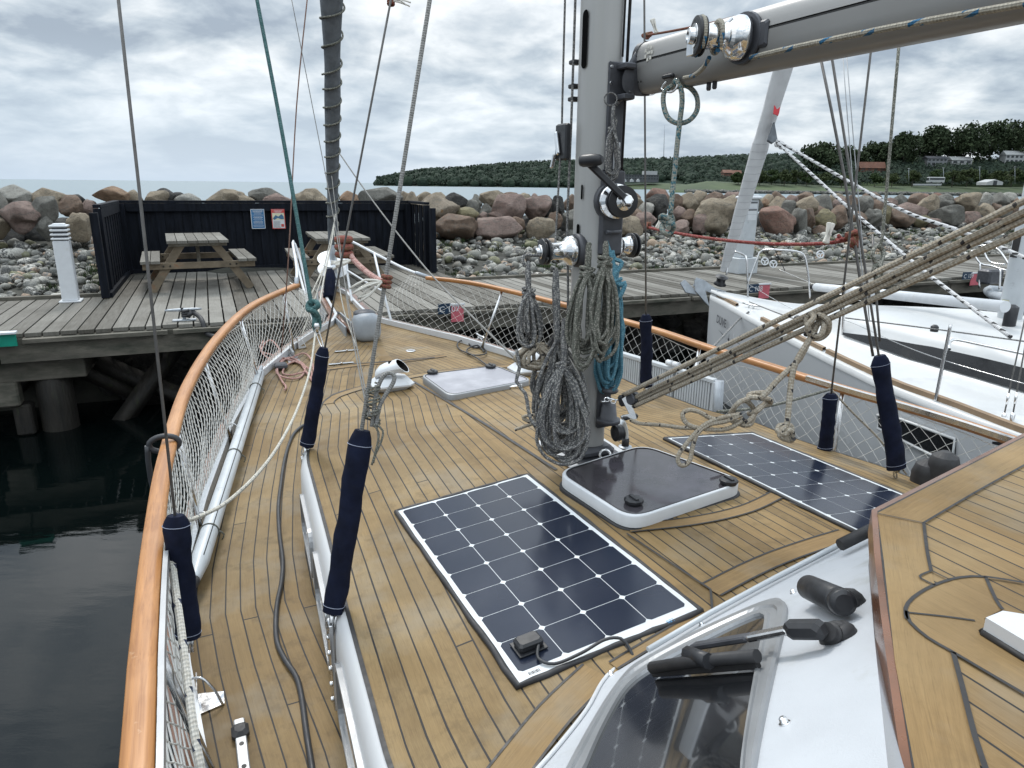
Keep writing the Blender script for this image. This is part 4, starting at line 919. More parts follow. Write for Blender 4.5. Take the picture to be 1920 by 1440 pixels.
# hull
b = MB(); rows = []
for u in US_:
    fl_ = min(1, max(0, (5.9-u)/3.5)); r = []
    for s, z in ((hp_(u)-.03, zdk(u, 0)+.035), (hp_(u)-.05, zdk(u, 0)-.08), (hp_(u)*(.55+.4*fl_), .55), (hp_(u)*(.2+.65*fl_), -.05), (0, -.9), (hs_(u)*(.2+.65*fl_), -.05), (hs_(u)*(.55+.4*fl_), .55), (hs_(u)+.05, zdk(u, 0)-.08), (hs_(u)+.03, zdk(u, 0)+.035)):
        r.append(B(u-(1.2-z)*.75*(1 if u > 4.5 else 0), s, z))
    rows.append(r)
b.grid(rows); b.build('hull', M['gel'], yb)
def edge(name, fn, mat, w, h, dz, off=0, u0=-3.6, u1=5.9, inward=1):
    m = MB(); rr = [u for u in US_ if u0 <= u <= u1]; rows = []
    for u in rr:
        s = fn(u); sg = 1 if s < 0 else -1
        if fn is hs_: sg = -1
        if fn is hp_: sg = 1
        z = zdk(u, 0)+dz; s0 = s+sg*off; s1 = s0+sg*w
        rows.append([B(u, s0, z), B(u, s0, z+h), B(u, s1, z+h), B(u, s1, z), B(u, s0, z)])
    m.grid(rows, smooth=False); return m.build(name, mat, yb)
for fn in (hp_, hs_):
    edge('toe_rail', fn, M['gel'], .028, .055, -.01, -.0)
    edge('rubbing_strake', fn, M['varn_dark'], .05, .045, -.005, -.055)
# ---- coachroof
CP = [(-3.3, 1.12), (-1.24, 1.185), (-.63, 1.155), (-.11, 1.125), (.66, 1.085), (1.2, .97), (1.45, .88), (1.56, .80), (1.62, .60), (1.66, .3), (1.67, 0)]
CS_px = [(1119, 709), (1200, 725), (1275, 750), (1325, 769), (1412, 790), (1490, 822), (1560, 845), (1662, 877)]
cs = [IB(on(x, y, zco)) for x, y in CS_px]
CS = [(-3.3, 1.3)]+sorted([(q[0], min(q[1], 1.36)) for q in cs if q[0] < 1.05])
k_ = CS[-1]; CS += [(1.25, 1.0), (1.45, .93), (1.56, .85), (1.62, .65), (1.66, .4), (1.67, .05)]
def cp_(u): return -interp([q[0] for q in CP], [q[1] for q in CP], u)
def cs_(u): return interp([q[0] for q in CS], [q[1] for q in CS], u)
UC = [-3.3+.1*i for i in range(46)]; UC = [u for u in UC if u < 1.25]+[1.25, 1.35, 1.45, 1.51, 1.56, 1.59, 1.62, 1.64, 1.66, 1.668]
KP = lambda u: -.33+.086*0+.0*(u) ; KL = -.30; KR = .42
def roofzone(f0, f1, uvf, n, z=0):
    rows = []; q = []
    for u in UC:
        s0, s1 = f0(u), f1(u); rr = []; qq = []
        for k in range(n+1): s = lerp(s0, s1, k/n); rr.append(B(u, s, zco(u, s)+z)); qq.append(uvf(u, s))
        rows.append(rr); q.append(qq)
    return rows, q
b = MB()
for f0, f1, uvf in ((lambda u: cp_(u), lambda u: min(KL, 0) if cp_(u) < KL else cp_(u), lambda u, s: ((s-cp_(min(u, 1.2)))/PW+.0, u)),
                    (lambda u: KL if cp_(u) < KL else cp_(u), lambda u: min(KR, cs_(u)), lambda u, s: ((s+.6)/PW+60, u)),
                    (lambda u: min(KR, cs_(u)), lambda u: cs_(u), lambda u, s: ((cs_(min(u, 1.2))-s)/PW+120, u))):
    rows, q = roofzone(f0, f1, uvf, 10); b.grid(rows, lambda i, j: q[i][j], flip=True)
cr_ = b.build('coachroof_deck', M['teak'], yb)
# coachroof sides: white rounded shoulder then vertical face
b = MB(); rows = []
outl = [(u, cp_(u)) for u in UC]+[(u, cs_(u)) for u in reversed(UC)]
for u, s in outl:
    sg = -1 if s < CMID(min(u, 4)) else 1
    if u > 1.5: nx, ny = .85, .5*sg*abs(s)/.8
    else: nx, ny = (.15 if u > 1 else 0), sg
    L_ = math.hypot(nx, ny); nx /= L_; ny /= L_; r = []
    for d, dz in ((-.012, -.001), (.0, -.003), (.012, -.012), (.026, -.035), (.034, -.07), (.036, -.12)): r.append(B(u+nx*d, s+ny*d, zco(u, s)+dz))
    r.append(B(u+nx*.04, s+ny*.04, zdk(u, s)-.01)); rows.append(r)
b.grid(rows, flip=False); b.build('coachroof_side', M['gel'], yb)
def deckline(pts, w, mat, name, f, lift=.003, par=None, closed=False, fr=None):
    """flat strip following the deck: pts (u,s)"""
    m = MB(); P3 = [Vector((p[0], p[1], 0)) for p in pts]; c = cr(P3, .04, closed); rows = []
    for i, p in enumerate(c):
        a = c[max(i-1, 0)]; e = c[min(i+1, len(c)-1)]
        if closed: a, e = c[i-1], c[(i+1) % len(c)]
        t = (e-a); t.normalize(); n = Vector((-t.y, t.x, 0)); r = []
        for s in (-.5, .5): q = p+n*w*s; r.append(B(q.x, q.y, f(q.x, q.y)+lift))
        rows.append(r)
    if closed: rows.append(rows[0])
    acc = [0]
    for i in range(1, len(rows)): acc.append(acc[-1]+(rows[i][0]-rows[i-1][0]).length)
    m.grid(rows, lambda i, j: (j+.0, acc[i]))
    return m
def us(px, py, f=zco): q = IB(on(px, py, f)); return (q[0], q[1])
# black seam along edge of the teak, king seams, margins
b = MB(); b.merge(deckline([(u, cp_(u)+.004) for u in UC if u < 1.6], .012, None, '', zco, .0035)); b.merge(deckline([(u, cs_(u)-.004) for u in UC if u < 1.6], .012, None, '', zco, .0035))
b.merge(deckline([us(775, 716), us(900, 790), us(1043, 882)], .016, None, '', zco, .004))
b.build('edge_seam', M['seam'], yb)
marg = [((608, 745), (660, 728), (720, 715), (792, 703))]
def margin(pts, w, f, lift=.003):
    deckline(pts, w, None, '', f, lift).build('margin_plank', M['margin'], yb)
    for sg in (-1, 1):
        c = []
        for i, p in enumerate(pts):
            a = Vector(pts[max(i-1, 0)]); e = Vector(pts[min(i+1, len(pts)-1)]); t = (e-a).normalized(); c.append((p[0]-t.y*sg*w/2, p[1]+t.x*sg*w/2))
        deckline(c, .0065, None, '', f, lift+.0015).build('margin_seam', M['seam'], yb)
front = [(1.40, -.86), (1.50, -.80), (1.57, -.6), (1.61, -.3), (1.62, .05), (1.60, .4), (1.55, .66), (1.45, .86)]
margin(front, .07, zco)
margin([us(x, y, zdk) for x, y in ((600, 694), (680, 684), (760, 677), (835, 667))], .06, zdk)
# margin frame round the deck hatch and by the deckhouse
margin([us(1178, 992), us(1300, 978), us(1400, 955), us(1470, 922)], .055, zco)
margin([us(1332, 1108), us(1450, 1050), us(1590, 1003)], .07, zco)
margin([us(1322, 1150), us(1240, 1196), us(1150, 1250)], .03, zco)
margin([us(1120, 1262), us(1040, 1340), us(960, 1440), us(900, 1520)], .085, zco, .0045)
# seams across the diagonal field aft of the hatch
for (x0, y0, x1, y1) in ((1332, 1108, 1175, 1003), (1332, 1108, 1335, 1145), (1480, 943, 1608, 1000)):
    deckline([us(x0, y0), us(x1, y1)], .0065, None, '', zco, .006).build('deck_seam', M['seam'], yb)
# ---- coachroof side windows
def side_window(u0, u1, z0, z1):
    o = MB(); fr = lambda u, z, d: B(u, cp_(u)-.038-d, z)
    def ring(m, ins, d0, d1, wd):
        def rr(i):
            pts = []; r = .07
            for cx, cz, a0 in ((u1-ins-r, z1-ins-r, 0), (u0+ins+r, z1-ins-r, 90), (u0+ins+r, z0+ins+r, 180), (u1-ins-r, z0+ins+r, 270)):
                for k in range(6): th = math.radians(a0+k*18); pts.append((cx+(r-i)*math.cos(th), cz+(r-i)*math.sin(th)))
            return pts
        A = rr(0); Bq = rr(wd); n = len(A); rows = []
        a0 = m.add([fr(u, z, d0) for u, z in A]); a1 = m.add([fr(u, z, d1) for u, z in A]); a2 = m.add([fr(u, z, d1) for u, z in Bq]); a3 = m.add([fr(u, z, d0) for u, z in Bq])
        for i in range(n):
            j = (i+1) % n
            for p, q in ((a0, a1), (a1, a2), (a2, a3)): m.face([p+i, p+j, q+j, q+i])
        return A, Bq
    _, inner = ring(o, 0, -.01, .012, .022); f = o.build('side_window', M['alu'], yb)
    g = MB(); c = fr((u0+u1)/2, (z0+z1)/2, .003); rows = [fr(u, z, .003) for u, z in inner]; n0 = g.add([c]+rows)
    for i in range(len(rows)): g.face([n0, n0+1+i, n0+1+(i+1) % len(rows)])
    # glass hangs on the window frame as a sub-part
    gl = g.build('pane', M['glassdark'], yb); gl.parent = f; return f
side_window(-.50, -.02, 1.27, 1.50); side_window(-1.25, -.68, 1.27, 1.50); side_window(.08, .55, 1.27, 1.48); side_window(-2.0, -1.4, 1.27, 1.5)
b = MB(); b.box(B(-.60, -1.20, 1.40), US*.022, SS*.006, ZV*.15, .002); b.build('chainplate', M['steel'], yb)
for k in range(5):
    b = MB(); b.lathe(B(-.60, -1.205, 1.28+k*.055), -SS, [(0, .009), (.008, .008)], 8); b.build('chainplate_bolt', M['chrome'], yb)
b = MB(); b.box(B(.78, -1.09, 1.42), US*.018, SS*.006, ZV*.12, .002); b.build('chainplate', M['steel'], yb)
# ---- cap rail with stanchions
railP = [IB(on((x0+x1)/2, (y0+y1)/2, zrl)) for (x0, y0), (x1, y1) in (((226, 1440), (286, 1440)), ((245, 1200), (294, 1200)), ((268, 1000), (308, 1000)), ((294, 850), (330, 850)), ((335, 720), (370, 720)), ((395, 630), (424, 630)), ((468, 566), (482, 574)), ((555, 530), (557, 536)))]
railS = [IB(on(x, y, zrl)) for x, y in ((800, 519), (880, 528), (960, 545), (1060, 570), (1160, 597), (1240, 620), (1330, 650), (1420, 677), (1500, 702), (1600, 732), (1700, 760), (1800, 790), (1920, 829))]
RP = [Vector((q[0], q[1], zrl(q[0], q[1]))) for q in railP]; RP.insert(0, RP[0]+(RP[0]-RP[1])*5)
RS = [Vector((q[0], q[1], zrl(q[0], q[1]))) for q in railS]; RS.append(RS[-1]+(RS[-1]-RS[-2])*4)
def caprail(pts):
    c = cr(pts, .06); m = MB(); rows = []
    for i, p in enumerate(c):
        t = (c[min(i+1, len(c)-1)]-c[max(i-1, 0)]); t.z = 0; t.normalize(); n = Vector((-t.y, t.x, 0)); r = []
        for x, z in ((-.030, -.004), (-.026, .007), (-.010, .0095), (.010, .0095), (.026, .007), (.030, -.004), (.026, -.026), (-.026, -.026), (-.030, -.004)):
            q = p+n*x; r.append(B(q.x, q.y, q.z+z))
        rows.append(r)
    xs_ = (0, .012, .03, .05, .068, .08, .11, .16, .175); m.grid(rows, lambda i, j: (xs_[j], i*.06)); k = m.add(rows[0][:8]); m.face([k+i for i in range(8)]); k = m.add(rows[-1][:8]); m.face([k+i for i in range(7, -1, -1)])
    m.build('cap_rail', M['varn'], yb); return c
cP = caprail(RP); cS = caprail(RS)
def at_u(c, u): return min(c, key=lambda p: abs(p.x-u))
# aluminium strip on the inner edge of the near cap rail, and steel strip on the starboard one
b = MB(); rows = []
for p in cP:
    if p.x < -.42: rows.append([B(p.x, p.y+.0315, p.z-.03), B(p.x, p.y+.0315, p.z+.004), B(p.x, p.y+.044, p.z+.004), B(p.x, p.y+.044, p.z-.03)])
b.grid(rows, smooth=False); k = b.add(rows[-1]); b.face([k, k+1, k+2, k+3]); b.build('rail_track', M['alu'], yb)
b = MB(); rows = []
for p in cS:
    if p.x < .28: rows.append([B(p.x, p.y-.034, p.z-.012), B(p.x, p.y-.034, p.z+.012), B(p.x, p.y-.014, p.z+.014), B(p.x, p.y-.014, p.z+.006)])
b.grid(rows, smooth=False); b.build('rail_track', M['steel'], yb)
for u in (-2.1, -.75, .75, 1.9, 3.0, 3.8):
    p = at_u(cP, u); s0 = hp_(u)+.045; z0 = zdk(u, s0)
    b = MB(); b.tube([B(u, s0, z0), B(u, p.y+.0, p.z-.02)], .0125, 8); b.build('stanchion', M['steel'], yb)
for u in (-.95, .05, 1.15, 2.3, 3.4):
    p = at_u(cS, u); s0 = hs_(u)-.045; z0 = zdk(u, s0)
    b = MB(); b.tube([B(u, s0, z0), B(u, p.y, p.z-.02)], .0125, 8); b.build('stanchion', M['steel'], yb)
for px, py in ((412, 822), (492, 655), (350, 1325), (398, 990)):   # triangular stanchion brackets inside the toe rail
    q = IB(on(px, py+4, zdk)); u, s = q[0], hp_(q[0])+.03; z = zdk(u, s); m = MB()
    m.prism([B(u-.05, s, z+.002), B(u+.05, s, z+.002), B(u+.03, s+.075, z+.002), B(u-.03, s+.075, z+.002)], ZV*.005)
    m.prism([B(u-.05, s+.0, z+.006), B(u+.05, s+.0, z+.006), B(u+.045, s+.0, z+.09), B(u-.045, s, z+.09)], SS*.004)
    m.tube(cr([B(u-.035, s+.07, z+.006), B(u-.02, s+.05, z+.06), B(u, s+.015, z+.10), B(u+.03, s-.02, z+.08)], .01), .004, 6); m.build('rail_bracket', M['steel'], yb)
# ---- netting between rail and toe rail
def netting(rail, tf, u0, u1, cw, rowsn, bag, r, skew=0):
    m = MB(); n = int((u1-u0)/cw)
    def pt(i, v):
        u = u0+cw*i; p = at_u_l(rail, u); s1 = p[1]; z1 = p[2]-.03; st = tf(u); zt = zdk(u, st)+.055
        sg = 1 if tf is hp_ else -1
        sag = .035*abs(math.sin(u*2.1))*math.sin(3.1416*min(1, max(0, v)))
        z = lerp(z1, zt, v)-(.05*(1-abs(math.cos(u*1.57)))*(1-v)); w = bag*math.sin(3.1416*v)*(.7+.3*math.sin(u*3.1+1))*(1 if sg < 0 else min(1, max(.12, (u-.2)/1.0)))
        jx = .010*noise.noise(Vector((i*.9, v*7, sg*3))); 
        return B(u+jx, lerp(s1, st, v)+sg*w+.012*noise.noise(Vector((u*4, v*4, 5))), z)
    for j in range(rowsn):
        for i in range(n):
            if (i+j) % 2: continue
            a = pt(i, j/rowsn); 
            for di in (-1, 1):
                if 0 <= i+di <= n: m.tube([a, pt(i+di, (j+1)/rowsn)], r, 4, cap=False)
    m.tube([pt(i, 0) for i in range(n+1)], r*1.6, 5); m.tube([pt(i, 1) for i in range(n+1)], r*1.6, 5)
    return m.build('netting', M['net'], yb)
def at_u_l(c, u):
    for i in range(len(c)-1):
        if (c[i].x-u)*(c[i+1].x-u) <= 0:
            t = (u-c[i].x)/(c[i+1].x-c[i].x+1e-9); return c[i].lerp(c[i+1], t)
    return c[0] if abs(c[0].x-u) < abs(c[-1].x-u) else c[-1]
netting(cP, hp_, -2.6, 4.55, .032, 13, .085, .0026)
netting(cS, hs_, -1.6, 4.75, .045, 12, .02, .0013)
# ---- pulpit
def tubepart(name, pts, r, mat=None, par=None, n=10, step=.03): m = MB(); m.tube(cr(pts, step), r, n); return m.build(name, mat or M['white'], par or yb)
eP = B(*cP[-1]); eS = B(*cS[0])
fP = onray(549, 455, B(5.7, -.33, 2.2), B(5.7, -.33, 2.25)); fP = Dp(549, 455, 8.1); fS = Dp(654, 453, 8.1)
def tipd(px, py, d): return Dp(px, py, d)
dS = (Vector(eS)-CAM).dot(fw); dPp = (Vector(eP)-CAM).dot(fw)
tubepart('pulpit_rail', [eS, Dp(757, 503, lerp(dS, 8.1, .2)), Dp(704, 476, lerp(dS, 8.1, .6)), Dp(664, 455, 8.05), Dp(654, 452, 8.1), Dp(650, 460, 8.1), Dp(651, 507, 8.0), Dp(660, 566, 7.75)], .014)
tubepart('pulpit_rail', [eP, Dp(556, 500, lerp(dPp, 8.1, .4)), Dp(549, 456, 8.0), Dp(553, 458, 8.05), Dp(566, 500, 7.95), Dp(588, 606, 7.6)], .014)
tubepart('pulpit_leg', [Dp(702, 476, lerp(dS, 8.1, .6)), Dp(712, 520, 7.2), Dp(735, 608, on(735, 610, zdk).length*0+(on(735, 610, zdk)-CAM).dot(fw))], .013)
tubepart('pulpit_leg', [Dp(554, 480, 7.7), Dp(566, 530, 7.4), Dp(592, 620, (on(592, 622, zdk)-CAM).dot(fw))], .013)
tubepart('pulpit_mid_rail', [Dp(651, 507, 8.0), Dp(690, 531, 7.4), Dp(716, 545, 7.0)], .010)
b = MB(); b.lathe(eS, (Dp(757, 503, dS)-eS), [(-.05, .022), (.10, .020), (.12, .014)], 10); b.build('rail_socket', M['galv'], yb)
b = MB(); b.lathe(eP, (Dp(556, 500, dPp)-eP), [(-.05, .022), (.06, .018)], 10); b.build('rail_socket', M['galv'], yb)
# ---- windlass, anchor roller, deck gear
wl = on(692, 640, zdk)+ZV*0; m = MB(); squircle(m, wl+ZV*.125+US*.08, SS*.125, US*.14, ZV*.135); m.build('windlass', M['greyplast'], yb)
m = MB(); squircle(m, wl+ZV*.225+US*.14, SS*.10, US*.10, ZV*.05); m.build('windlass_top_band', M['dgrey'], yb)
m = MB()
for s in (-1, 1): m.box(wl+US*.62+SS*(s*.05)+ZV*.06-SS*.12, SS*.008, US*.40, ZV*.05, .003)
m.build('anchor_channel', M['galv'], yb)
m = MB(); m.tube([wl+US*.25+ZV*.06-SS*.12, wl+US*1.4+ZV*.10-SS*.12], .022, 8); m.build('anchor_shank', M['varn_dark'], yb)
m = MB(); m.lathe(wl+US*1.05-SS*.17+ZV*.07, SS, [(0, .03), (.02, .05), (.05, .03), (.08, .05), (.1, .03)], 14); m.build('bow_roller', M['blk'], yb)
m = MB(); m.box(wl+US*.95+SS*.0+ZV*.03, SS*.16, US*.02, ZV*.02, .006); m.build('roller_cross_bar', M['white'], yb)
def disc(name, px, py, r, h, mat, f=zdk, par=None):
    c = on(px, py, f); m = MB(); m.lathe(c-ZV*.001, ZV, [(0, r), (h*.6, r), (h, r*.9)], 20); return m.build(name, mat, par or yb)
d = disc('deck_filler', 770, 658, .045, .008, M['chrome']); disc('filler_cap', 770, 658, .026, .013, M['alu'])
for (x, y) in ((650, 659), (640, 683)):
    c = on(x, y, zdk); m = MB(); m.box(c+ZV*.008-SS*.055, SS*.05, US*.014, ZV*.005, .003); m.box(c+ZV*.008+SS*.055, SS*.05, US*.014, ZV*.005, .003); m.tube([c+ZV*.011-US*.02, c+ZV*.011+US*.02], .009, 8); m.build('locker_hinge', M['steel'], yb)
b = MB(); b.merge(deckline([us(660, 683, zdk), us(740, 678, zdk), us(815, 671, zdk)], .018, None, '', zdk, .006)); b.build('locker_slot', M['seam'], yb)
# mooring cleats on the foredeck edges
def cleat(name, c, d, L_, mat, par=None, up_=ZV):
    m = MB(); n = up_.cross(d)
    m.box(c+up_*.006, d*L_*.3, n*.022, up_*.006, .003); m.tube([c+d*L_*.14, c+d*L_*.12+up_*.045], .011, 8); m.tube([c-d*L_*.14, c-d*L_*.12+up_*.045], .011, 8)
    m.tube([c+d*x*L_+up_*(.05+.008*abs(x)*2) for x in (-.5, -.3, 0, .3, .5)], [.007, .012, .013, .012, .007], 8); return m.build(name, mat, par or yb)
cleat('mooring_cleat', on(548, 668, zdk), US, .26, M['alu']); cleat('mooring_cleat', on(900, 640, zdk), US, .26, M['chrome'])
m = MB(); m.box(on(548, 672, zdk)+ZV*.004, US*.16, SS*.05, ZV*.003, .002); m.build('cleat_plate', M['steel'], yb)
# genoa track on the port side deck
c0 = on(452, 1385, zdk); c1 = on(462, 1475, zdk); dd = (c1-c0).normalized(); m = MB(); m.box((c0+c1)/2+dd*.3+ZV*.012, dd*.46, dd.cross(ZV)*.016, ZV*.009, .003); tk = m.build('genoa_track', M['alu'], yb)
m = MB(); m.box(c0-dd*.012+ZV*.016, dd*.028, dd.cross(ZV)*.025, ZV*.016, .010); m.build('track_end_stop', M['rub'], yb)
m = MB()
for k in range(5): m.lathe(c0+dd*(.045+k*.09)+ZV*.0215, ZV, [(0, .007), (.001, .007)], 10)
m.build('track_hole', M['seam'], yb)
# ---- hatches
def rrect(u0, u1, s0, s1, r, n=8):
    pts = []
    for cx, cy, a0 in ((u1-r, s1-r, 0), (u0+r, s1-r, 90), (u0+r, s0+r, 180), (u1-r, s0+r, 270)):
        for k in range(n+1): th = math.radians(a0+k*90/n); pts.append((cx+r*math.cos(th), cy+r*math.sin(th)))
    return pts
def ringsolid(m, outer, inner_ins, z0, z1, f, rot=0, c=(0, 0), bev=.006):
    """lofted rim"""
    n = len(outer); cx = sum(p[0] for p in outer)/n; cy = sum(p[1] for p in outer)/n
    def ins(p, d): v = Vector((p[0]-cx, p[1]-cy)); return (p[0]-v.x/v.length*d, p[1]-v.y/v.length*d)
    lev = [(0, z0), (0, z1-bev), (bev*.4, z1-bev*.3), (bev*1.2, z1), (inner_ins, z1), (inner_ins+.002, z1-.01)]
    R = [m.add([B(*ins(p, d), f(cx, cy)+z) for p in outer]) for d, z in lev]
    for a, b_ in zip(R, R[1:]):
        for i in range(n): j = (i+1) % n; m.face([a+i, a+j, b_+j, b_+i], smooth=True)
    return [ins(p, inner_ins) for p in outer]
def rotp(pts, c, a): ca, sa = math.cos(a), math.sin(a); return [(c[0]+(p[0]-c[0])*ca-(p[1]-c[1])*sa, c[1]+(p[0]-c[0])*sa+(p[1]-c[1])*ca) for p in pts]
def quadhatch(pxs, z, r):
    """four corner pixels of the lid top at height z -> boat frame rounded quad"""
    q = [IB(Zp(x, y, z)) for x, y in pxs]; q = [Vector((a[0], a[1])) for a in q]; pts = []
    for i in range(4):
        p, a, e = q[i], q[i-1], q[(i+1) % 4]; da = (a-p).normalized(); de = (e-p).normalized()
        for k in range(9):
            t = k/8; A = p+da*r*(1-t)*1.0; E = p+de*r*t; b0 = p+da*r; b1 = p+de*r; pts.append(tuple(b0*(1-t)**2+p*2*t*(1-t)+b1*t*t))
    return pts
def hatch(label, pxs, z, r, lidmat, basez, handles, hinges, name='deck_hatch'):
    pts = quadhatch(pxs, z, r); n = len(pts); cx = sum(p[0] for p in pts)/n; cy = sum(p[1] for p in pts)/n; f = lambda a, b_: 0
    m = MB(); inn = ringsolid(m, pts, .016, z-.045, z, f); o = m.build(name, M['alu'] if lidmat is M['frost'] else M['white'], yb, label=label)
    g = MB(); k = g.add([B(cx, cy, z-.002)]+[B(p[0], p[1], z-.002) for p in inn])
    for i in range(n): g.face([k, k+1+i, k+1+(i+1) % n])
    gl = g.build('hatch_pane', lidmat, yb); gl.parent = o
    g = MB(); g.tube([B(p[0], p[1], z-.0005) for p in inn], .0022, 5, closed=True); gs_ = g.build('pane_gasket', M['rub'], yb); gs_.parent = o
    # curb and rubber seal
    g = MB(); big = [(cx+(p[0]-cx)*1.03, cy+(p[1]-cy)*1.03) for p in pts]; ringsolid(g, big, .03, basez-.02, z-.047, f, bev=.003); sl = g.build('hatch_seal', M['rub'], yb); sl.parent = o
    for (x, y) in handles:
        c = Zp(x, y, z); h = MB(); h.lathe(c-ZV*.001, ZV, [(0, .030), (.008, .034), (.016, .034), (.02, .028)], 10, smooth=False); h.box(c+ZV*.021, US*.024, SS*.007, ZV*.004, .002); hh = h.build('hatch_knob', M['blk'], yb); hh.parent = o
    for (x, y) in hinges:
        c = Zp(x, y, z-.02)-US*.03; h = MB(); h.tube([c-SS*.04, c+SS*.04], .012, 10); h.box(c+US*.01-ZV*.005, SS*.033, US*.022, ZV*.012, .003); hh = h.build('hatch_hinge', M['chrome'], yb); hh.parent = o
hatch('smoked acrylic deck hatch in a pale rounded frame', [(1040, 884), (1206, 832), (1402, 902), (1182, 975)][::1], 1.745, .09, M['acryl'], 1.685, [(1366, 906), (1188, 943)], [])
hatch('weathered milky hatch lid in aluminium frame with two hinges', [(787, 702), (930, 684), (1000, 712), (842, 742)], 1.692, .07, M['frost'], 1.645, [(811, 700), (920, 689)], [(880, 735), (962, 722)], 'fore_hatch')
# ---- ventilators
def vent(c, ax, sc, lab):
    o = MB(); o.box(c+ZV*.035*sc, SS*.13*sc, US*.10*sc, ZV*.04*sc, .035*sc); base = o.build('ventilator', M['white'], yb, label=lab)
    h = MB(); ax = Vector(ax).normalized(); sd_ = ax.cross(ZV); p = c+ZV*.06*sc; rows = []
    path = [(-.085, .0, .03), (-.09, .03, .055), (-.06, .052, .066), (-.02, .066, .07), (.03, .078, .072), (.06, .084, .076), (.072, .086, .078)]
    for d, z, r in path:
        tilt = min(1, max(0, (d+.1)/.2)); q = p+ax*(d*sc)+ZV*(z*sc)
        up_ = (ZV*(1-.1)-ax*.0).normalized()
        rows.append([q+sd_*math.cos(6.28318*k/20)*r*sc*1.0+ZV*math.sin(6.28318*k/20)*r*sc*.48-ax*math.sin(6.28318*k/20)*r*sc*.6*max(0, tilt) for k in range(21)])
    h.grid(rows); k = h.add(rows[0][:20]); h.face([k+i for i in range(20)]); hh = h.build('cowl', M['white'], yb); hh.parent = base
    g = MB(); inn = [p_+(sum(rows[-1][:20], Vector())/20-p_)*.10 for p_ in rows[-1]]; inn2 = [p_-ax*.06*sc+(sum(rows[-1][:20], Vector())/20-p_)*.35 for p_ in rows[-1]]
    g.grid([rows[-1], inn]); hh = g.build('cowl_lip', M['white'], yb); hh.parent = base
    g = MB(); g.grid([inn, inn2]); k = g.add(inn2[:20]); g.face([k+i for i in range(20)]); hh = g.build('cowl_throat', M['void'], yb); hh.parent = base
vent(on(734, 728, zco), SS*.85-US*.35, .95, 'white cowl ventilator port of the fore hatch')
vent(on(984, 700, zco)+SS*.02, -SS*.3+US*.8, .9, 'white cowl ventilator starboard of the fore hatch')
# ---- deckhouse: raked white windscreen panel under a teak roof
zr = 2.15
w1 = on(1330, 1150, zco); w2 = on(1160, 1256, zco); w3 = Zp(1640, 1200, 2.10)
WN = (w1-w2).cross(w3-w2).normalized()
if WN.dot(CAM-w2) < 0: WN = -WN
def wp(x, y, d=0): return plane(x, y, w2+WN*d, WN)
edge_px = [(1608, 1006), (1500, 1062), (1330, 1150), (1190, 1229), (1150, 1256), (1128, 1280), (1100, 1330), (1045, 1400), (985, 1470), (930, 1560)]
wallp = [wp(x, y) for x, y in edge_px]+[wp(1300, 1700), wp(1720, 1700), wp(1665, 1440), wp(1640, 1200), wp(1628, 1060), wp(1640, 985)]
dh = MB(); dh.prism([p for p in wallp], -WN*.05); dho = dh.build('deckhouse', M['gelrough'], yb)
b = MB(); c = cr([wp(x, y, .004) for x, y in edge_px], .03); b.tube(c, .0045, 8); b.build('deckhouse_foot_moulding', M['gel'], yb)
b = MB(); foot = [(-2.2, -.70), (-1.95, -.42), (-1.72, -.12), (-1.56, .6), (-1.5, .95), (-3.5, 1.05), (-3.5, -.88)]
b.prism([B(u, s, 1.45) for u, s in foot], ZV*.62); b.build('deckhouse_body', M['gel'], yb)
# window: grey frame profile, rubber, dark glass
fro = [(1478, 1150), (1470, 1132), (1448, 1128), (1380, 1155), (1300, 1192), (1220, 1234), (1186, 1256), (1150, 1300), (1110, 1365), (1070, 1440), (1040, 1510), (1180, 1600), (1400, 1600), (1420, 1440), (1440, 1330), (1462, 1230)]
fri = [(1436, 1170), (1430, 1160), (1418, 1160), (1360, 1186), (1290, 1222), (1225, 1258), (1190, 1282), (1165, 1312), (1135, 1368), (1104, 1440), (1085, 1500), (1200, 1570), (1382, 1570), (1395, 1440), (1408, 1340), (1424, 1240)]
def smoothpx(l): return cr([wp(x, y) for x, y in l], .012, True)
A = smoothpx(fro); Bq = smoothpx(fri)
def resample(l, n):
    L_ = [0]
    for i in range(len(l)): L_.append(L_[-1]+(l[(i+1) % len(l)]-l[i]).length)
    out = []
    for k in range(n):
        t = L_[-1]*k/n; i = 0
        while L_[i+1] < t: i += 1
        f = (t-L_[i])/(L_[i+1]-L_[i]+1e-12); out.append(l[i].lerp(l[(i+1) % len(l)], f))
    return out
N_ = 140; A = resample(A, N_); Bq = resample(Bq, N_)
m = MB(); lv = [(A, .0, 0), (A, .008, 0), (A, .012, .12), (A, .012, .38), (A, .007, .45), (A, .007, .75), (A, .011, .82), (A, .011, .97), (A, .002, 1.0)]
R = [m.add([A[i].lerp(Bq[i], t)+WN*h for i in range(N_)]) for _, h, t in lv]
for a, b_ in zip(R, R[1:]):
    for i in range(N_): j = (i+1) % N_; m.face([a+i, a+j, b_+j, b_+i])
wf = m.build('windscreen', M['alu'], yb); wf.parent = dho
g = MB(); cc = sum(Bq, Vector())/N_; k = g.add([cc+WN*.0045]+[p+WN*.0045 for p in Bq])
for i in range(N_): g.face([k, k+1+i, k+1+(i+1) % N_])
gl = g.build('windscreen_pane', M['glassdark'], yb); gl.parent = dho
for i, (x, y) in enumerate(((1316, 1172), (1290, 1198), (1146, 1266), (1488, 1112), (1472, 1357))):
    m = MB(); c = wp(x, y); m.lathe(c-WN*.002, WN, [(0, .0085), (.004, .0085), (.0045, .006), (.010, .0055), (.012, .003)], 14); s_ = m.build('stud', M['chrome'], yb); s_.parent = dho
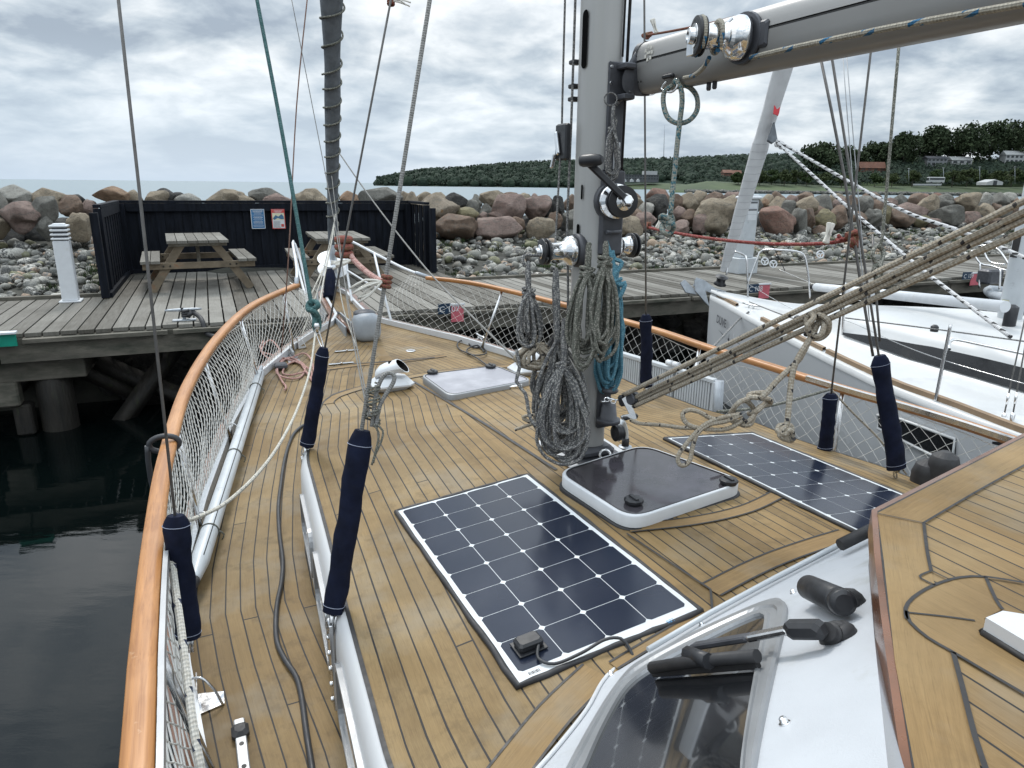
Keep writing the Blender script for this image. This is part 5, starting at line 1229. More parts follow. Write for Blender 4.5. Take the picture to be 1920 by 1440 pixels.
# eyebrow rail above the foot of the panel
m = MB(); m.tube([wp(x, y, .015) for x, y in ((1598, 1008), (1450, 1085), (1330, 1150), (1215, 1218))], .007, 8); m.build('drip_rail', M['pole'], yb)
m = MB(); pA = wp(1575, 1022, .03); pB = wp(1640, 990, .03); m.tube([pA, pB+(pB-pA)*.6], .016, 8); m.build('rubber_roller', M['rub'], yb)
# roof
rp = [(1635, 957), (1640, 1040), (1652, 1150), (1668, 1270), (1692, 1440)]
RE = [Zp(x, y, zr) for x, y in rp]; dE = (RE[-1]-RE[-2]).normalized(); RF = [Zp(1635, 957, zr), Zp(1780, 886, zr), Zp(1920, 813, zr)]; dF = (RF[-1]-RF[0]).normalized()
RFa = RF[-1]+dF*.5; RL = RE[-1]+dE*.25; back = B(-3.6, .9, zr); back2 = B(-3.6, -.95, zr)
rooflist = RE+[RL, RL-US*.25-SS*.02, Vector((back2.x, back2.y, zr)), Vector((back.x, back.y, zr)), RFa]
def offs(l, d):
    out = []; n = len(l)
    for i in range(n):
        a, p, e = l[i-1], l[i], l[(i+1) % n]; t1 = (p-a).normalized(); t2 = (e-p).normalized(); n1 = Vector((-t1.y, t1.x, 0)); n2 = Vector((-t2.y, t2.x, 0)); v = (n1+n2)
        if v.length < 1e-4: v = n1
        v.normalize(); k = 1/max(.4, v.dot(n1)); out.append(p+v*d*k)
    return out
area = sum(rooflist[i].x*rooflist[(i+1) % len(rooflist)].y-rooflist[(i+1) % len(rooflist)].x*rooflist[i].y for i in range(len(rooflist)))
sg = 1 if area > 0 else -1
b = MB(); b.prism([p-ZV*.05 for p in (rooflist if sg > 0 else rooflist[::-1])], ZV*.046); b.build('roof_core', M['gel'], yb)
tk_ = offs(rooflist, sg*.022); b = MB(); axr = (RE[-1]-RE[0]); axr.normalize(); seamd = (Zp(1920, 1065, zr)-Zp(1745, 985, zr)).normalized(); seamn = Vector((-seamd.y, seamd.x, 0))
b.poly([p+ZV*.0005 for p in (tk_ if sg > 0 else tk_[::-1])], [((p-RE[0]).dot(seamn)/.047+200, (p-RE[0]).dot(seamd)+20) for p in (tk_ if sg > 0 else tk_[::-1])])
b.build('roof_deck', M['teak_roof'], yb, label='teak roof deck of the deckhouse')
def edgeband(l, d0, d1, z0, z1, mat, name, n=None):
    a = offs(rooflist, sg*d0); c = offs(rooflist, sg*d1); idx = list(range(0, 7)); m = MB()
    order = [9]+idx
    o_ = [a[i] for i in order]; i_ = [c[i] for i in order]; rows = [[p-ZV*z0, p-ZV*z1, q-ZV*z1, q-ZV*z0] for p, q in zip(o_, i_)]
    m.grid(rows, smooth=False); return m.build(name, mat, yb)
edgeband(None, -.001, .010, .05, -.001, M['varn_dark'], 'roof_edge_moulding'); edgeband(None, .010, .024, .05, -.0018, M['seam'], 'roof_edge_seam')
# margin planks of the roof
def roofstrip(l, w, mat_uv=None, lift=.002, side=1):
    m = MB(); rows = []
    for i, p in enumerate(l):
        t = (l[min(i+1, len(l)-1)]-l[max(i-1, 0)]).normalized(); n = Vector((-t.y, t.x, 0))*side; rows.append([p+ZV*lift, p+n*w+ZV*lift])
    acc = [0]
    for i in range(1, len(rows)): acc.append(acc[-1]+(rows[i][0]-rows[i-1][0]).length)
    m.grid(rows, lambda i, j: (j, acc[i])); return m
innE = [Zp(x, y, zr+.002) for x, y in ((1732, 980), (1746, 1070), (1790, 1240), (1838, 1440), (1865, 1560))]
innF = [Zp(x, y, zr+.002) for x, y in ((1732, 980), (1830, 922), (1920, 872), (1990, 832))]
oE = [Zp(x, y, zr+.002) for x, y in ((1645, 962), (1657, 1050), (1678, 1240), (1715, 1440), (1738, 1560))]; oF = [Zp(x, y, zr+.002) for x, y in ((1645, 962), (1780, 892), (1920, 820), (1990, 785))]
for oo, ii in ((oE, innE), (oF, innF)):
    m = MB(); m.grid([[a, b_] for a, b_ in zip(oo, ii)], lambda i, j: (j, (ii[i]-ii[0]).length+(5 if oo is oF else 0)), smooth=False); m.build('roof_margin', M['margin'], yb)
def zline(pxs, w, z=zr+.0045):
    c = cr([Zp(x, y, z) for x, y in pxs], .02); m = MB(); rows = []
    for i, p in enumerate(c):
        t = (c[min(i+1, len(c)-1)]-c[max(i-1, 0)]).normalized(); n = Vector((-t.y, t.x, 0)); rows.append([p-n*w/2, p+n*w/2])
    m.grid(rows); return m
b = MB()
for l, w in ((((1645, 962), (1732, 980)), .003), (((1732, 980), (1738, 1030), (1746, 1070)), .006), (((1732, 980), (1830, 922), (1920, 872), (1990, 832)), .005),
    (((1746, 1070), (1728, 1077), (1727, 1084), (1754, 1097)), .004), (((1748, 1070), (1780, 1086)), .0035),
    (((1700, 1160), (1698, 1140), (1712, 1120), (1750, 1097), (1800, 1082), (1850, 1081), (1920, 1092)), .006),
    (((1700, 1145), (1706, 1165), (1740, 1195), (1787, 1222), (1860, 1265), (1920, 1300), (1990, 1340)), .006),
    (((1703, 1148), (1770, 1155), (1828, 1163)), .004), (((1848, 1081), (1868, 1125), (1880, 1142)), .006), (((1787, 1222), (1800, 1270), (1828, 1380), (1848, 1440), (1870, 1520)), .007),
    ): b.merge(zline(l, w))
b.build('roof_seam', M['seam'], yb)
# oval eye insert and the white hatch coaming corner at the right edge
m = MB(); lens = [(1700, 1145), (1712, 1120), (1750, 1097), (1800, 1082), (1850, 1081), (1868, 1125), (1880, 1142), (1845, 1160), (1900, 1200), (1930, 1215), (1930, 1304), (1860, 1265), (1787, 1222), (1740, 1195), (1706, 1165)]
c = Zp(1780, 1150, zr+.003); k = m.add([c]+[Zp(x, y, zr+.003) for x, y in lens])
for i in range(len(lens)):
    ids = [k, k+1+i, k+1+(i+1) % len(lens)]; m.face(ids, [((m.v[q]-c).dot(seamn)/.09+.5+3*(i > 9), (m.v[q]-c).dot(seamd)+3) for q in ids])
m.build('roof_insert', M['margin'], yb)
wc = [Zp(x, y, zr+.03) for x, y in ((1848, 1160), (1880, 1147), (1990, 1165), (1990, 1240), (1925, 1206))]
m = MB(); m.prism([p-ZV*.028 for p in wc][::1], ZV*.03); m.build('sliding_hatch_coaming', M['gel'], yb)
m = MB(); ring = wc+[wc[0]]; m.tube([p-ZV*.024 for p in ring], .006, 6); m.build('coaming_seal', M['seam'], yb)
# ---- wipers
def wiper(p0, dirpx, label):
    pass
pv = wp(1572, 1194, .0); c1 = wp(1540, 1180, .035)
wpr = thing('windscreen_wiper', 'black wiper with worn steel arm parked across the deckhouse windscreen', 'wiper', pv)
m = MB(); m.lathe(pv-WN*.002, WN, [(0, .034), (.012, .032), (.022, .024)], 20); m.lathe(pv, (c1-pv), [(.006, .027), (.010, .026), (.016, .022), (.018, .015), (.026, .015), (.028, .019), (.034, .019), (.036, .015), (.05, .016)], 20); m.build('pivot_boot', M['rub'], wpr)
h0 = wp(1515, 1172, .048); h1 = wp(1482, 1180, .045); m = MB(); dq_ = (h1-c1).normalized(); m.box((c1+h1)/2, dq_*((h1-c1).length/2+.006), WN*.015, dq_.cross(WN)*.017, .007); m.build('arm_head', M['blk'], wpr)
a1 = wp(1405, 1195, .045); a2 = wp(1300, 1212, .04); m = MB(); d = (a1-h1).normalized(); m.box((h1+a1)/2, d*(a1-h1).length/2, WN*.006, d.cross(WN)*.013, .003); m.build('arm', M['steel'], wpr)
m = MB(); d = (a2-a1).normalized(); m.box((a2+a1)/2, d*(a2-a1).length/2, WN*.006, d.cross(WN)*.012, .003); m.build('arm_tip', M['dgrey'], wpr)
m = MB(); m.tube([wp(1222, 1252, .03), wp(1300, 1240, .035), wp(1420, 1230, .03)], .012, 8); m.box((wp(1222, 1258, .02)+wp(1420, 1240, .02))/2, (wp(1420, 1240, .02)-wp(1222, 1258, .02))/2, WN*.012, (wp(1420, 1240, .02)-wp(1222, 1258, .02)).cross(WN).normalized()*.006, .002); m.build('blade', M['rub'], wpr)
m = MB(); m.tube([wp(1290, 1225, .045), wp(1330, 1240, .035)], .015, 8); m.build('blade_clip', M['blk'], wpr)
pv = wp(1592, 1136, 0); wm = thing('wiper_motor_boot', 'stubby black rubber boot with steel tip above the wiper', 'wiper boot', pv)
qa = wp(1580, 1130, .034); qb = wp(1510, 1098, .040); ax = (qb-qa).normalized(); L_ = (qb-qa).length
m = MB(); m.lathe(pv-WN*.002, WN, [(0, .034), (.014, .032), (.028, .024), (.034, .012)], 20); m.lathe(pv+WN*.01, (qa-pv-WN*.01), [(0, .024), (.03, .022)], 18); m.build('foot', M['rub'], wm)
m = MB(); m.lathe(qa-ax*.01, ax, [(0, .016), (.004, .023), (.02, .025), (.022, .023), (.026, .023), (.028, .026), (L_-.02, .026), (L_-.008, .022), (L_-.006, .014)], 24); m.build('barrel', M['blk'], wm)
m = MB(); m.lathe(qa+ax*(L_-.018), ax, [(0, .009), (.012, .009), (.017, .006), (.019, .002)], 12); m.build('tip', M['chrome'], wm)
# ================================================================ solar panels
def solar(label, pxs, holes=False):
    q = [on(x, y, zco) for x, y in pxs]        # far-left, far-right, near-right, near-left
    c = sum(q, Vector())/4; ly = ((q[0]-q[3])+(q[1]-q[2])).normalized(); lx = ((q[1]-q[0])+(q[2]-q[3])); lx = (lx-ly*lx.dot(ly)).normalized(); nn = lx.cross(ly)
    if nn.z < 0: nn = -nn
    W2, L2 = .27, .522
    def S(x, y, z=0): return c+lx*x+ly*y+nn*z
    t = thing('solar_panel', label, 'solar panel', c, 'flexible solar panels stuck to the coachroof')
    m = MB(); m.box(S(0, 0, .0075), lx*W2, ly*L2, nn*.0015, .001); m.build('backing_sheet', M['solarback'], t)
    m = MB(); rr = [S(x, y, .004) for x, y in ((-W2-.004, -L2-.004), (W2+.004, -L2-.004), (W2+.004, L2+.004), (-W2-.004, L2+.004))]
    pts = []
    for i in range(4):
        a, b_ = rr[i], rr[(i+1) % 4]
        for k in range(14): pts.append(a.lerp(b_, k/14)+Vector((rnd.uniform(-.0018, .0018), rnd.uniform(-.0018, .0018), rnd.uniform(-.001, .001))))
    m.tube(pts, [rnd.uniform(.0075, .0105) for _ in pts], 6, closed=True); m.build('sealant_edge', M['rub'], t)
    m = MB(); cw = .1250; g_ = .0022; ch = .009; y0 = -L2+.030
    for i in range(4):
        for j in range(8):
            x = (i-1.5)*(cw+g_); y = y0+cw/2+j*(cw+g_)*.985; h = cw/2; hy = h*.985
            m.poly([S(x+a, y+b_, .0095) for a, b_ in ((-h+ch, -hy), (h-ch, -hy), (h, -hy+ch), (h, hy-ch), (h-ch, hy), (-h+ch, hy), (-h, hy-ch), (-h, -hy+ch))])
    m.build('cells', M['solar'], t)
    return t, S, nn
sp, S, nn = solar('near solar panel on the port side of the coachroof with black cable and junction box', [(745.6, 960.3), (989.9, 895.4), (1310.7, 1146.2), (971.6, 1286.6)])
jb = on(992, 1218, zco)+nn*.012; lx_ = (S(1, 0)-S(0, 0)).normalized(); ly_ = (S(0, 1)-S(0, 0)).normalized()
m = MB(); m.box(jb+nn*.012, lx_*.034, ly_*.024, nn*.012, .006); m.box(jb+nn*.0, lx_*.040, ly_*.032, nn*.002, .001); m.build('junction_box', M['blk'], sp)
m = MB(); m.tube(cr([jb+lx_*.02-ly_*.02+nn*.012, on(1010, 1244, zco)+nn*.016, on(1040, 1252, zco)+nn*.012, on(1090, 1236, zco)+nn*.018, on(1135, 1218, zco)+nn*.03, on(1165, 1216, zco)+nn*.03, on(1180, 1222, zco)+nn*.012, on(1188, 1232, zco)-nn*.004], .01), .0042, 7); m.build('cable', M['hose'], sp)
lbs = text('maker_mark', 'LES', S(.185, -.518, .010), lx_*-1, ly_*-1, .016, simple('blue print', (.03, .25, .5), .5), sp)
m = MB(); 
for k in range(9): m.box(S(-.235+k*.0035, -.507, .0098), lx_*(.0006 if k % 3 else .0011), ly_*.005, nn*.0003)
m.build('printed_bars', M['blk'], sp)
solar('far solar panel on the starboard side of the coachroof behind the glass hatch', [(1290, 842), (1427, 824), (1722, 942), (1597, 997)])
# ================================================================ mast
ZM = lambda y: Yp(1095, y, 2.78).z
mt = thing('mast', 'silver aluminium mast with winches and black fittings, standing on the coachroof', 'mast', B(0, 0, 1.69))
def oval(u, s, z, n=28, du=.10, ds=.066): return [B(u+du*math.copysign(abs(math.cos(6.28318*k/n))**.8, math.cos(6.28318*k/n)), s+ds*math.copysign(abs(math.sin(6.28318*k/n))**.8, math.sin(6.28318*k/n)), z) for k in range(n)]
m = MB(); R = [m.add(oval(0, 0, z)) for z in (1.74, 2.2, 2.8, 3.4, 4.2, 12.5)]
for a, b_ in zip(R, R[1:]):
    for i in range(28): m.face([a+i, a+(i+1) % 28, b_+(i+1) % 28, b_+i], smooth=True)
m.face([R[-1]+i for i in range(28)]); m.build('mast_tube', M['mast'], mt)
PF = -SS; AF = -US    # port face normal, aft face normal
def slot(name, px, py0, py1, w, port=True):
    m = MB(); z0, z1 = ZM(py1), ZM(py0); c = B(px[0], px[1]-.003, 0); d = US if port else SS; n = PF if port else AF
    pts = []
    for k in range(24):
        th = 6.28318*k/24; pts.append(c+d*w/2*math.cos(th)+ZV*((z0+z1)/2+math.copysign(max(0, (z1-z0)/2-w/2), math.sin(th))+w/2*math.sin(th)))
    k0 = m.add([p+n*.0 for p in pts]); m.face([k0+i for i in range(24)]); return m.build(name, M['void'], mt)
slot('exit_slot', (.0, -.0675), 17, 128, .040); slot('key_slot', (-.02, -.0675), 346, 374, .014); slot('round_hole', (-.0, -.0675), 420, 441, .022)
m = MB(); m.box(B(-.101, .012, (ZM(120)+ZM(345))/2), SS*.036, US*.006, ZV*(ZM(120)-ZM(345))/2, .004); m.build('gooseneck_track', M['dgrey'], mt)
m = MB(); m.tube([B(-.104, .05, ZM(340)), B(-.104, .05, 6)], .006, 6); m.tube([B(-.104, .03, ZM(110)), B(-.104, .03, 6)], .004, 6); m.build('luff_groove', M['seam'], mt)
m = MB(); m.box(B(-.1095, .022, (ZM(268)+ZM(318))/2), SS*.014, US*.0015, ZV*(ZM(268)-ZM(318))/2, .001); m.build('torn_sticker', M['white'], mt)
for y in (130, 160):
    for s in (-.015, .04):
        m = MB(); m.lathe(B(-.107, s, ZM(y)), AF, [(0, .007), (.003, .006)], 10); m.build('screw', M['chrome'], mt)
def winch(name, c, ax, L_, r, self_t=False, cordm=None):
    ax = Vector(ax).normalized(); m = MB(); m.lathe(c-ax*.03, ax, [(0, r*1.45), (.03, r*1.4)], 20); base = m.build(name+'', M['dgrey'], mt)
    m = MB(); m.lathe(c, ax, [(0, r*1.25), (L_*.12, r*1.28), (L_*.28, r*1.2), (L_*.42, r*.82), (L_*.6, r*.72), (L_*.85, r*.74), (L_*.92, r*.8), (L_, r*.9)], 28); d = m.build('drum', M['chrome'], mt); d.parent = base
    m = MB(); m.lathe(c+ax*L_, ax, [(0, r*.9), (.004, r*1.12), (.010, r*1.12), (.013, r*.85), (.02, r*.85), (.023, r*1.12), (.029, r*1.1), (.032, r*.7)], 28); d = m.build('self_tailer', M['blk'], mt); d.parent = base
    m = MB(); m.lathe(c+ax*(L_+.03), ax, [(0, r*.62), (.008, r*.6), (.010, r*.36), (.022, r*.34), (.023, r*.2)], 18); d = m.build('drum_cap', M['chrome'], mt); d.parent = base
    for k in range(14):
        th = 6.28318*k/14; e = ax.orthogonal().normalized(); g_ = ax.cross(e); 
    return base
zw = ZM(470)
winch('halyard_winch', B(.0, -.082, zw), PF*1+US*.12-ZV*.02, .11, .046)
winch('halyard_winch', B(.0, .085, ZM(463)), SS, .085, .044)
m = MB(); m.box(B(-.108, .012, ZM(398)), SS*.052, US*.012, ZV*.16, .01); m.build('winch_plate', M['dgrey'], mt)
winch('reef_winch', B(-.13, .012, ZM(376)), AF+PF*.15, .05, .052)
# handle
hc = B(-.235, .0, ZM(374)); ht = Dp(1100, 302, (hc-CAM).dot(fw)-.03); hd = thing('crank_lever', 'black crank lever with fat grip fitted in the middle mast winch', 'crank lever', hc)
m = MB(); d = (ht-hc).normalized(); sd_ = d.cross(fw).normalized(); m.box((hc+ht)/2, d*((ht-hc).length/2+.01), sd_*.013, fw*.008, .005); m.build('arm', M['blk'], hd)
m = MB(); m.lathe(ht-rt*.022, rt*.9-fw*.5-up*.1, [(0, .018), (.01, .0215), (.05, .0225), (.075, .0185), (.085, .012)], 16); m.build('grip', M['blk'], hd)
m = MB(); m.lathe(hc+fw*.01, -fw, [(0, .022), (.02, .02), (.026, .015)], 6, smooth=False); m.build('socket', M['chrome'], hd)
# lower bracket with pin, gooseneck lugs
m = MB(); m.box(B(-.104, .012, ZM(438)), SS*.040, US*.006, ZV*.055, .004); m.tube([B(-.13, -.02, ZM(432)), B(-.13, .045, ZM(432))], .008, 8); m.build('lead_bracket', M['dgrey'], mt)
for y, nm in ((130, 'gooseneck_lug'), (186, 'gooseneck_lug')):
    m = MB(); m.box(B(-.135, .03, ZM(y)), US*.03, SS*.024, ZV*.010, .004); m.build(nm, M['dgrey'], mt)
# port-side rope clutch and small fittings
m = MB(); cc = B(.06, -.075, ZM(264)); m.box(cc+PF*.014+US*.05, US*.045, PF*.013, ZV*.068, .006); cl = m.build('rope_clutch', M['blk'], mt)
m = MB(); d = (ZV*.8-US*-.25).normalized(); m.box(cc+PF*.035+US*.06-ZV*.005, d*.045, d.cross(PF)*.012, PF*.006, .004); x_ = m.build('clutch_lever', M['chrome'], mt); x_.parent = cl
m = MB(); m.box(cc+PF*.035+US*.09-ZV*.07, (ZV*.9+US*-.4).normalized()*.03, PF*.006, US*.01, .004); x_ = m.build('clutch_tail_lever', M['steel'], mt); x_.parent = cl
for y in (108, 155, 180):
    m = MB(); m.box(B(.10, -.05, ZM(y)), US*.02, PF*.02, ZV*.008, .003); m.build('line_guide', M['blk'], mt)
# mast foot
f0 = B(-.01, .0, 1.69)
m = MB(); m.box(f0+ZV*.006-US*.03, US*.21, SS*.15, ZV*.006, .004); m.build('base_pad', M['gel'], mt)
m = MB(); m.prism([B(-.17, -.11, 1.703), B(-.17, .11, 1.703), B(.14, .11, 1.703), B(.14, -.11, 1.703)], ZV*.004); m.box(f0+ZV*.035, US*.115, SS*.082, ZV*.022, .015); m.build('mast_step', M['dgrey'], mt)
m = MB(); m.box(B(-.108, .02, ZM(750)), SS*.032, US*.008, ZV*.10, .006); m.build('foot_casting', M['dgrey'], mt)
m = MB(); m.lathe(B(-.14, .025, ZM(716)), -ZV, [(0, .03), (.012, .036), (.02, .03)], 16); m.lathe(B(-.14, .025, ZM(745)), -ZV, [(0, .028), (.06, .036), (.065, .05), (.08, .05)], 16); m.build('pivot_casting', M['dgrey'], mt)
m = MB(); m.lathe(B(-.15, .05, ZM(800)), SS, [(0, .02), (.004, .034), (.012, .026), (.02, .034), (.028, .026), (.036, .034), (.04, .02)], 20); m.build('turning_block', M['blk'], mt)
m = MB(); m.tube(cr([B(-.17, .0, 1.735)+rt*.022*math.cos(a/6*6.28)+up*.022*math.sin(a/6*6.28) for a in range(6)], .01, True), .006, 8, closed=True); m.build('shackle', M['chrome'], mt)
# deck glands with wires beside the mast foot
for (x, y, dx, lab) in ((1066, 852, 0, 0), (1172, 832, 0, 1)):
    c = on(x, y+8, zco); m = MB(); m.lathe(c, ZV, [(0, .03), (.008, .03), (.012, .02)], 16); g0 = m.build('deck_gland', M['galv'], mt)
    m = MB(); tgt = B(-.06, -.05, 1.80) if not lab else B(-.12, .08, 1.80); m.tube(cr([c+ZV*.01, c+ZV*.07, c.lerp(tgt, .5)+ZV*.09, tgt], .01), .0115, 8); x_ = m.build('cable_conduit', M['pole'] if lab else M['rub'], mt); x_.parent = g0
    m = MB(); m.tube([c+ZV*.008, c+ZV*.045], .0165, 10); x_ = m.build('conduit_tape', M['rub'], mt); x_.parent = g0
# ================================================================ boom
ba = Dp(1198, 133, 2.58); bb = Dp(1960, -52, 1.40); bdir = (bb-ba).normalized(); bs = bdir.cross(ZV).normalized(); bu = bs.cross(bdir)
if bs.dot(CAM-ba) < 0: pass
bn = bs if bs.dot(CAM-(ba+bb)/2) > 0 else -bs   # side facing the viewer
bm_ = thing('boom', 'grey aluminium boom with large chrome winch reaching aft from the mast', 'boom', ba)
def bsec(c, a0, a1, n, hz=.088, hw=.060): return [c+bu*hz*math.copysign(abs(math.sin(a0+(a1-a0)*k/n))**.75, math.sin(a0+(a1-a0)*k/n))+bn*hw*math.copysign(abs(math.cos(a0+(a1-a0)*k/n))**.75, math.cos(a0+(a1-a0)*k/n)) for k in range(n+1)]
bend = ba+bdir*3.2
for nm, a0, a1, mat in (('boom_upper', math.radians(8), math.radians(172), M['boomlit']), ('boom_lower', math.radians(-188), math.radians(4), M['boomshade'])):
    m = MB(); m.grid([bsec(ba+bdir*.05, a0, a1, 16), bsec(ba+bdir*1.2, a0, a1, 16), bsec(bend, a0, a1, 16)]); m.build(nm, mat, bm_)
m = MB(); m.box((ba+bend)/2+bn*.0545+bu*.009, bdir*(bend-ba).length/2, bn*.004, bu*.008); m.build('side_groove', M['seam'], bm_)
m = MB(); gsk = B(-.15, .03, 0); gp = Vector((gsk.x, gsk.y, ZM(158))); rows = []
for t, sc in ((0, .45), (.15, .56), (.5, .8), (.85, .98), (1, 1.05)): rows.append([gp.lerp(ba+bdir*.045, t)+bu*.088*sc*math.sin(6.28318*k/20)+bn*.060*sc*math.cos(6.28318*k/20) for k in range(21)])
m.grid(rows, flip=True); k = m.add(rows[0][:20]); m.face([k+i for i in range(20)]); m.build('gooseneck', M['dgrey'], bm_)
m = MB(); rows = [bsec(ba+bdir*.036, 0, 6.28318, 24, .0915, .0635), bsec(ba+bdir*.062, 0, 6.28318, 24, .0915, .0635)]; m.grid(rows); m.build('end_collar', M['dgrey'], bm_)
def bpt(px, py, off=.06): return plane(px, py, ba+bn*off, bn)
wc_ = bpt(1395, 72, .062)
m = MB(); m.lathe(wc_-bn*.004, bn, [(0, .072), (.012, .070)], 28); m.box(wc_+bdir*.062-bn*.002, bdir*.03, bu*.036, bn*.008, .006); wb2 = m.build('winch_base', M['dgrey'], bm_)
ax = (bn*1.0-bdir*.38+bu*.02).normalized()
m = MB(); m.lathe(wc_, ax, [(0, .060), (.012, .063), (.03, .061), (.047, .053), (.058, .040), (.068, .034), (.116, .034), (.124, .040)], 32); x_ = m.build('winch_drum', M['chrome'], bm_); x_.parent = wb2
m = MB(); m.lathe(wc_+ax*.124, ax, [(0, .040), (.002, .054), (.006, .055), (.008, .047), (.016, .047), (.018, .055), (.026, .054), (.028, .046)], 32); x_ = m.build('self_tailer', M['blk'], bm_); x_.parent = wb2
m = MB(); m.lathe(wc_+ax*.151, ax, [(0, .034), (.003, .034), (.004, .024), (.018, .022), (.020, .012), (.010, .011)], 24); m.box(wc_+ax*.153-bu*.034-bdir*.01, bdir*.016, bu*.018, ax*.002, .002); x_ = m.build('drum_cap', M['chrome'], bm_); x_.parent = wb2
e_ = ax.orthogonal().normalized(); g2 = ax.cross(e_)
tail = [bpt(1408, 108, .075), bpt(1480, 91, .075), bpt(1560, 74, .075), bpt(1700, 46, .075), bpt(1920, 7, .075), bpt(2050, -18, .075)]
m = MB(); ring = [wc_+ax*.082+(e_*math.cos(a*.35)+g2*math.sin(a*.35))*.042 for a in range(18)]; m.tube(cr(ring, .01), .0075, 8)
ring2 = [wc_+ax*.136+(e_*math.cos(a*.35)+g2*math.sin(a*.35))*.051 for a in range(16)]; m.tube(cr(ring2, .01), .0065, 8)
m.tube(cr(tail, .03), .0078, 8)
m.tube(cr([bpt(1330, 108, .13), bpt(1318, 128, .11), bpt(1300, 142, .09), bpt(1283, 146, .08)], .01), .007, 8)
tag(m.build('reefing_line', M['rboom']), 'white line with blue flecks running along the boom round its winch', 'rope')
clc = bpt(1253, 143, .075); m = MB(); m.box(clc, bdir*.028, bu*.007, bn*.008, .004); m.box(clc-bn*.01, bdir*.012, bu*.006, bn*.01, .003); m.build('boom_cleat', M['blk'], bm_)
m = MB(); m.tube(cr([bpt(1250, 152, .07), bpt(1240, 166, .075), bpt(1258, 173, .08), bpt(1270, 162, .075), bpt(1268, 148, .07)], .01), .0035, 6); m.build('cleat_ring', M['steel'], bm_)
# faded maker's roundel near the fore end of the boom
m = MB(); c = bpt(1216, 99, .0615); 
for k in range(7):
    th = 6.28318*k/7; q = c+bdir*.019*math.cos(th)+bu*.022*math.sin(th)-bn*.0; m.box(q, bdir*.0045, bu*.006, bn*.0012)
m.box(c, bdir*.010, bu*.004, bn*.0012); m.build('faded_roundel', M['frayed'], bm_)
for (x, y) in ((1193, 105), (1197, 154), (1202, 153)):
    m = MB(); m.lathe(bpt(x, y, .060), bn, [(0, .0035), (.002, .0035)], 8); m.build('rivet', M['seam'], bm_)
for x, y in ((1330, 155), (1341, 152)):
    m = MB(); c = bpt(x, y-6, 0.0); m.lathe(c, -bu, [(0, .008), (.03, .008), (.034, .005)], 8); m.build('boom_eye', M['dgrey'], bm_)
# loop of rope hanging from the boom cleat and the long tail with its knot
dd_ = (clc-CAM).dot(fw)
m = MB(); L1 = [(1262, 160), (1246, 172), (1244, 195), (1252, 220), (1270, 231), (1292, 226), (1307, 206), (1306, 180), (1292, 163), (1276, 158), (1268, 150)]
m.tube(cr([Dp(x, y, dd_+.02*math.sin(i)) for i, (x, y) in enumerate(L1)], .01), .0085, 8)
m.tube(cr([Dp(x, y, dd_-.03+.0*i) for i, (x, y) in enumerate([(1262, 150), (1276, 164), (1279, 190), (1275, 225), (1270, 270), (1265, 320), (1260, 370), (1257, 402)])], .02), [.0085]*999 if False else .0085, 8)
kn = [(1257, 402), (1262, 414), (1252, 410), (1243, 404), (1238, 410), (1250, 416), (1262, 420), (1262, 430), (1255, 438), (1245, 436), (1240, 426), (1246, 420), (1254, 428)]
m.tube(cr([Dp(x, y, dd_-.03+.02*math.sin(i*1.9)) for i, (x, y) in enumerate(kn)], .008), .0085, 8)
tag(m.build('hanging_rope', M['rteal']), 'beige and teal rope looped below the boom cleat, hanging down to a knot', 'rope')
# ================================================================ hanging coils
def coil(name, label, top, L_, w, n, r, mat, neck=.26, wraps=4, seed=0, dirx=None, tailpts=None, lean=0, top_bulge=.35, depth=.05, tuck=None):
    q = random.Random(seed); X = (dirx or Vector((rt.x, rt.y, 0)).normalized()); D_ = Vector((0, 1, 0)); m = MB()
    for k in range(n):
        a = q.uniform(.15, 1)*w; b_ = -q.uniform(.15, 1)*w; ll = L_*q.uniform(.78, 1.03); dz = q.uniform(-1, 1)*depth; dz2 = q.uniform(-1, 1)*depth; pts = []; ph = q.uniform(-.3, .3); tw = q.uniform(.5, 1.2)
        def prof(y, side, dzz):
            if y < neck: ww = side*top_bulge*math.sin(3.1416*min(1, max(0, y/neck)))+X.dot(X)*0
            else:
                yy = (y-neck)/(1-neck); ww = side*(math.sin(1.5708*min(1, yy/.72))**.8 if yy < .72 else math.sqrt(max(0, 1-((yy-.72)/.285)**2)))
            ww += q.uniform(-.004, .004)
            return top-ZV*(y*ll)+X*(ww+lean*y*ll)+D_*(dzz*min(1, y*1.6))
        for y in (0, .05, .12, .2, neck, .34, .45, .58, .7, .82, .9, .96): pts.append(prof(y, a, dz))
        pts.append(top-ZV*ll+X*((a+b_)*.3+lean*ll)+D_*(dz+dz2)/2)
        for y in (.96, .9, .82, .7, .58, .45, .34, neck, .2, .12, .05): pts.append(prof(y, b_, dz2))
        m.tube(cr(pts, .022, True), r, 7, closed=True)
    c = top-ZV*(neck*L_)+X*(lean*neck*L_); R = r*(1.2+.33*math.sqrt(n)*1.5)
    if wraps:
        m.tube(cr([c+X*R*1.15*math.cos(t*.6)+D_*R*.85*math.sin(t*.6)+ZV*((t/10.5-wraps/2)*r*1.9+.004*math.sin(t)) for t in range(int(wraps*10.5))], .012), r, 7)
    if tailpts: m.tube(cr(tailpts, .02), r, 7)
    return tag(m.build(name, mat), label, 'rope coil')
dM = (B(-.12, -.1, 2.6)-CAM).dot(fw)
coil('rope_coil', 'small grey rope coil hanging from the port mast winch', Dp(990, 492, 2.62), .335, .052, 8, .0070, M['rg'], .34, 3, 1, top_bulge=.032, lean=.04,
     tailpts=[Dp(x, y, 2.62) for x, y in ((968, 655), (974, 690), (968, 715), (985, 738), (990, 765), (995, 785), (1005, 800))])
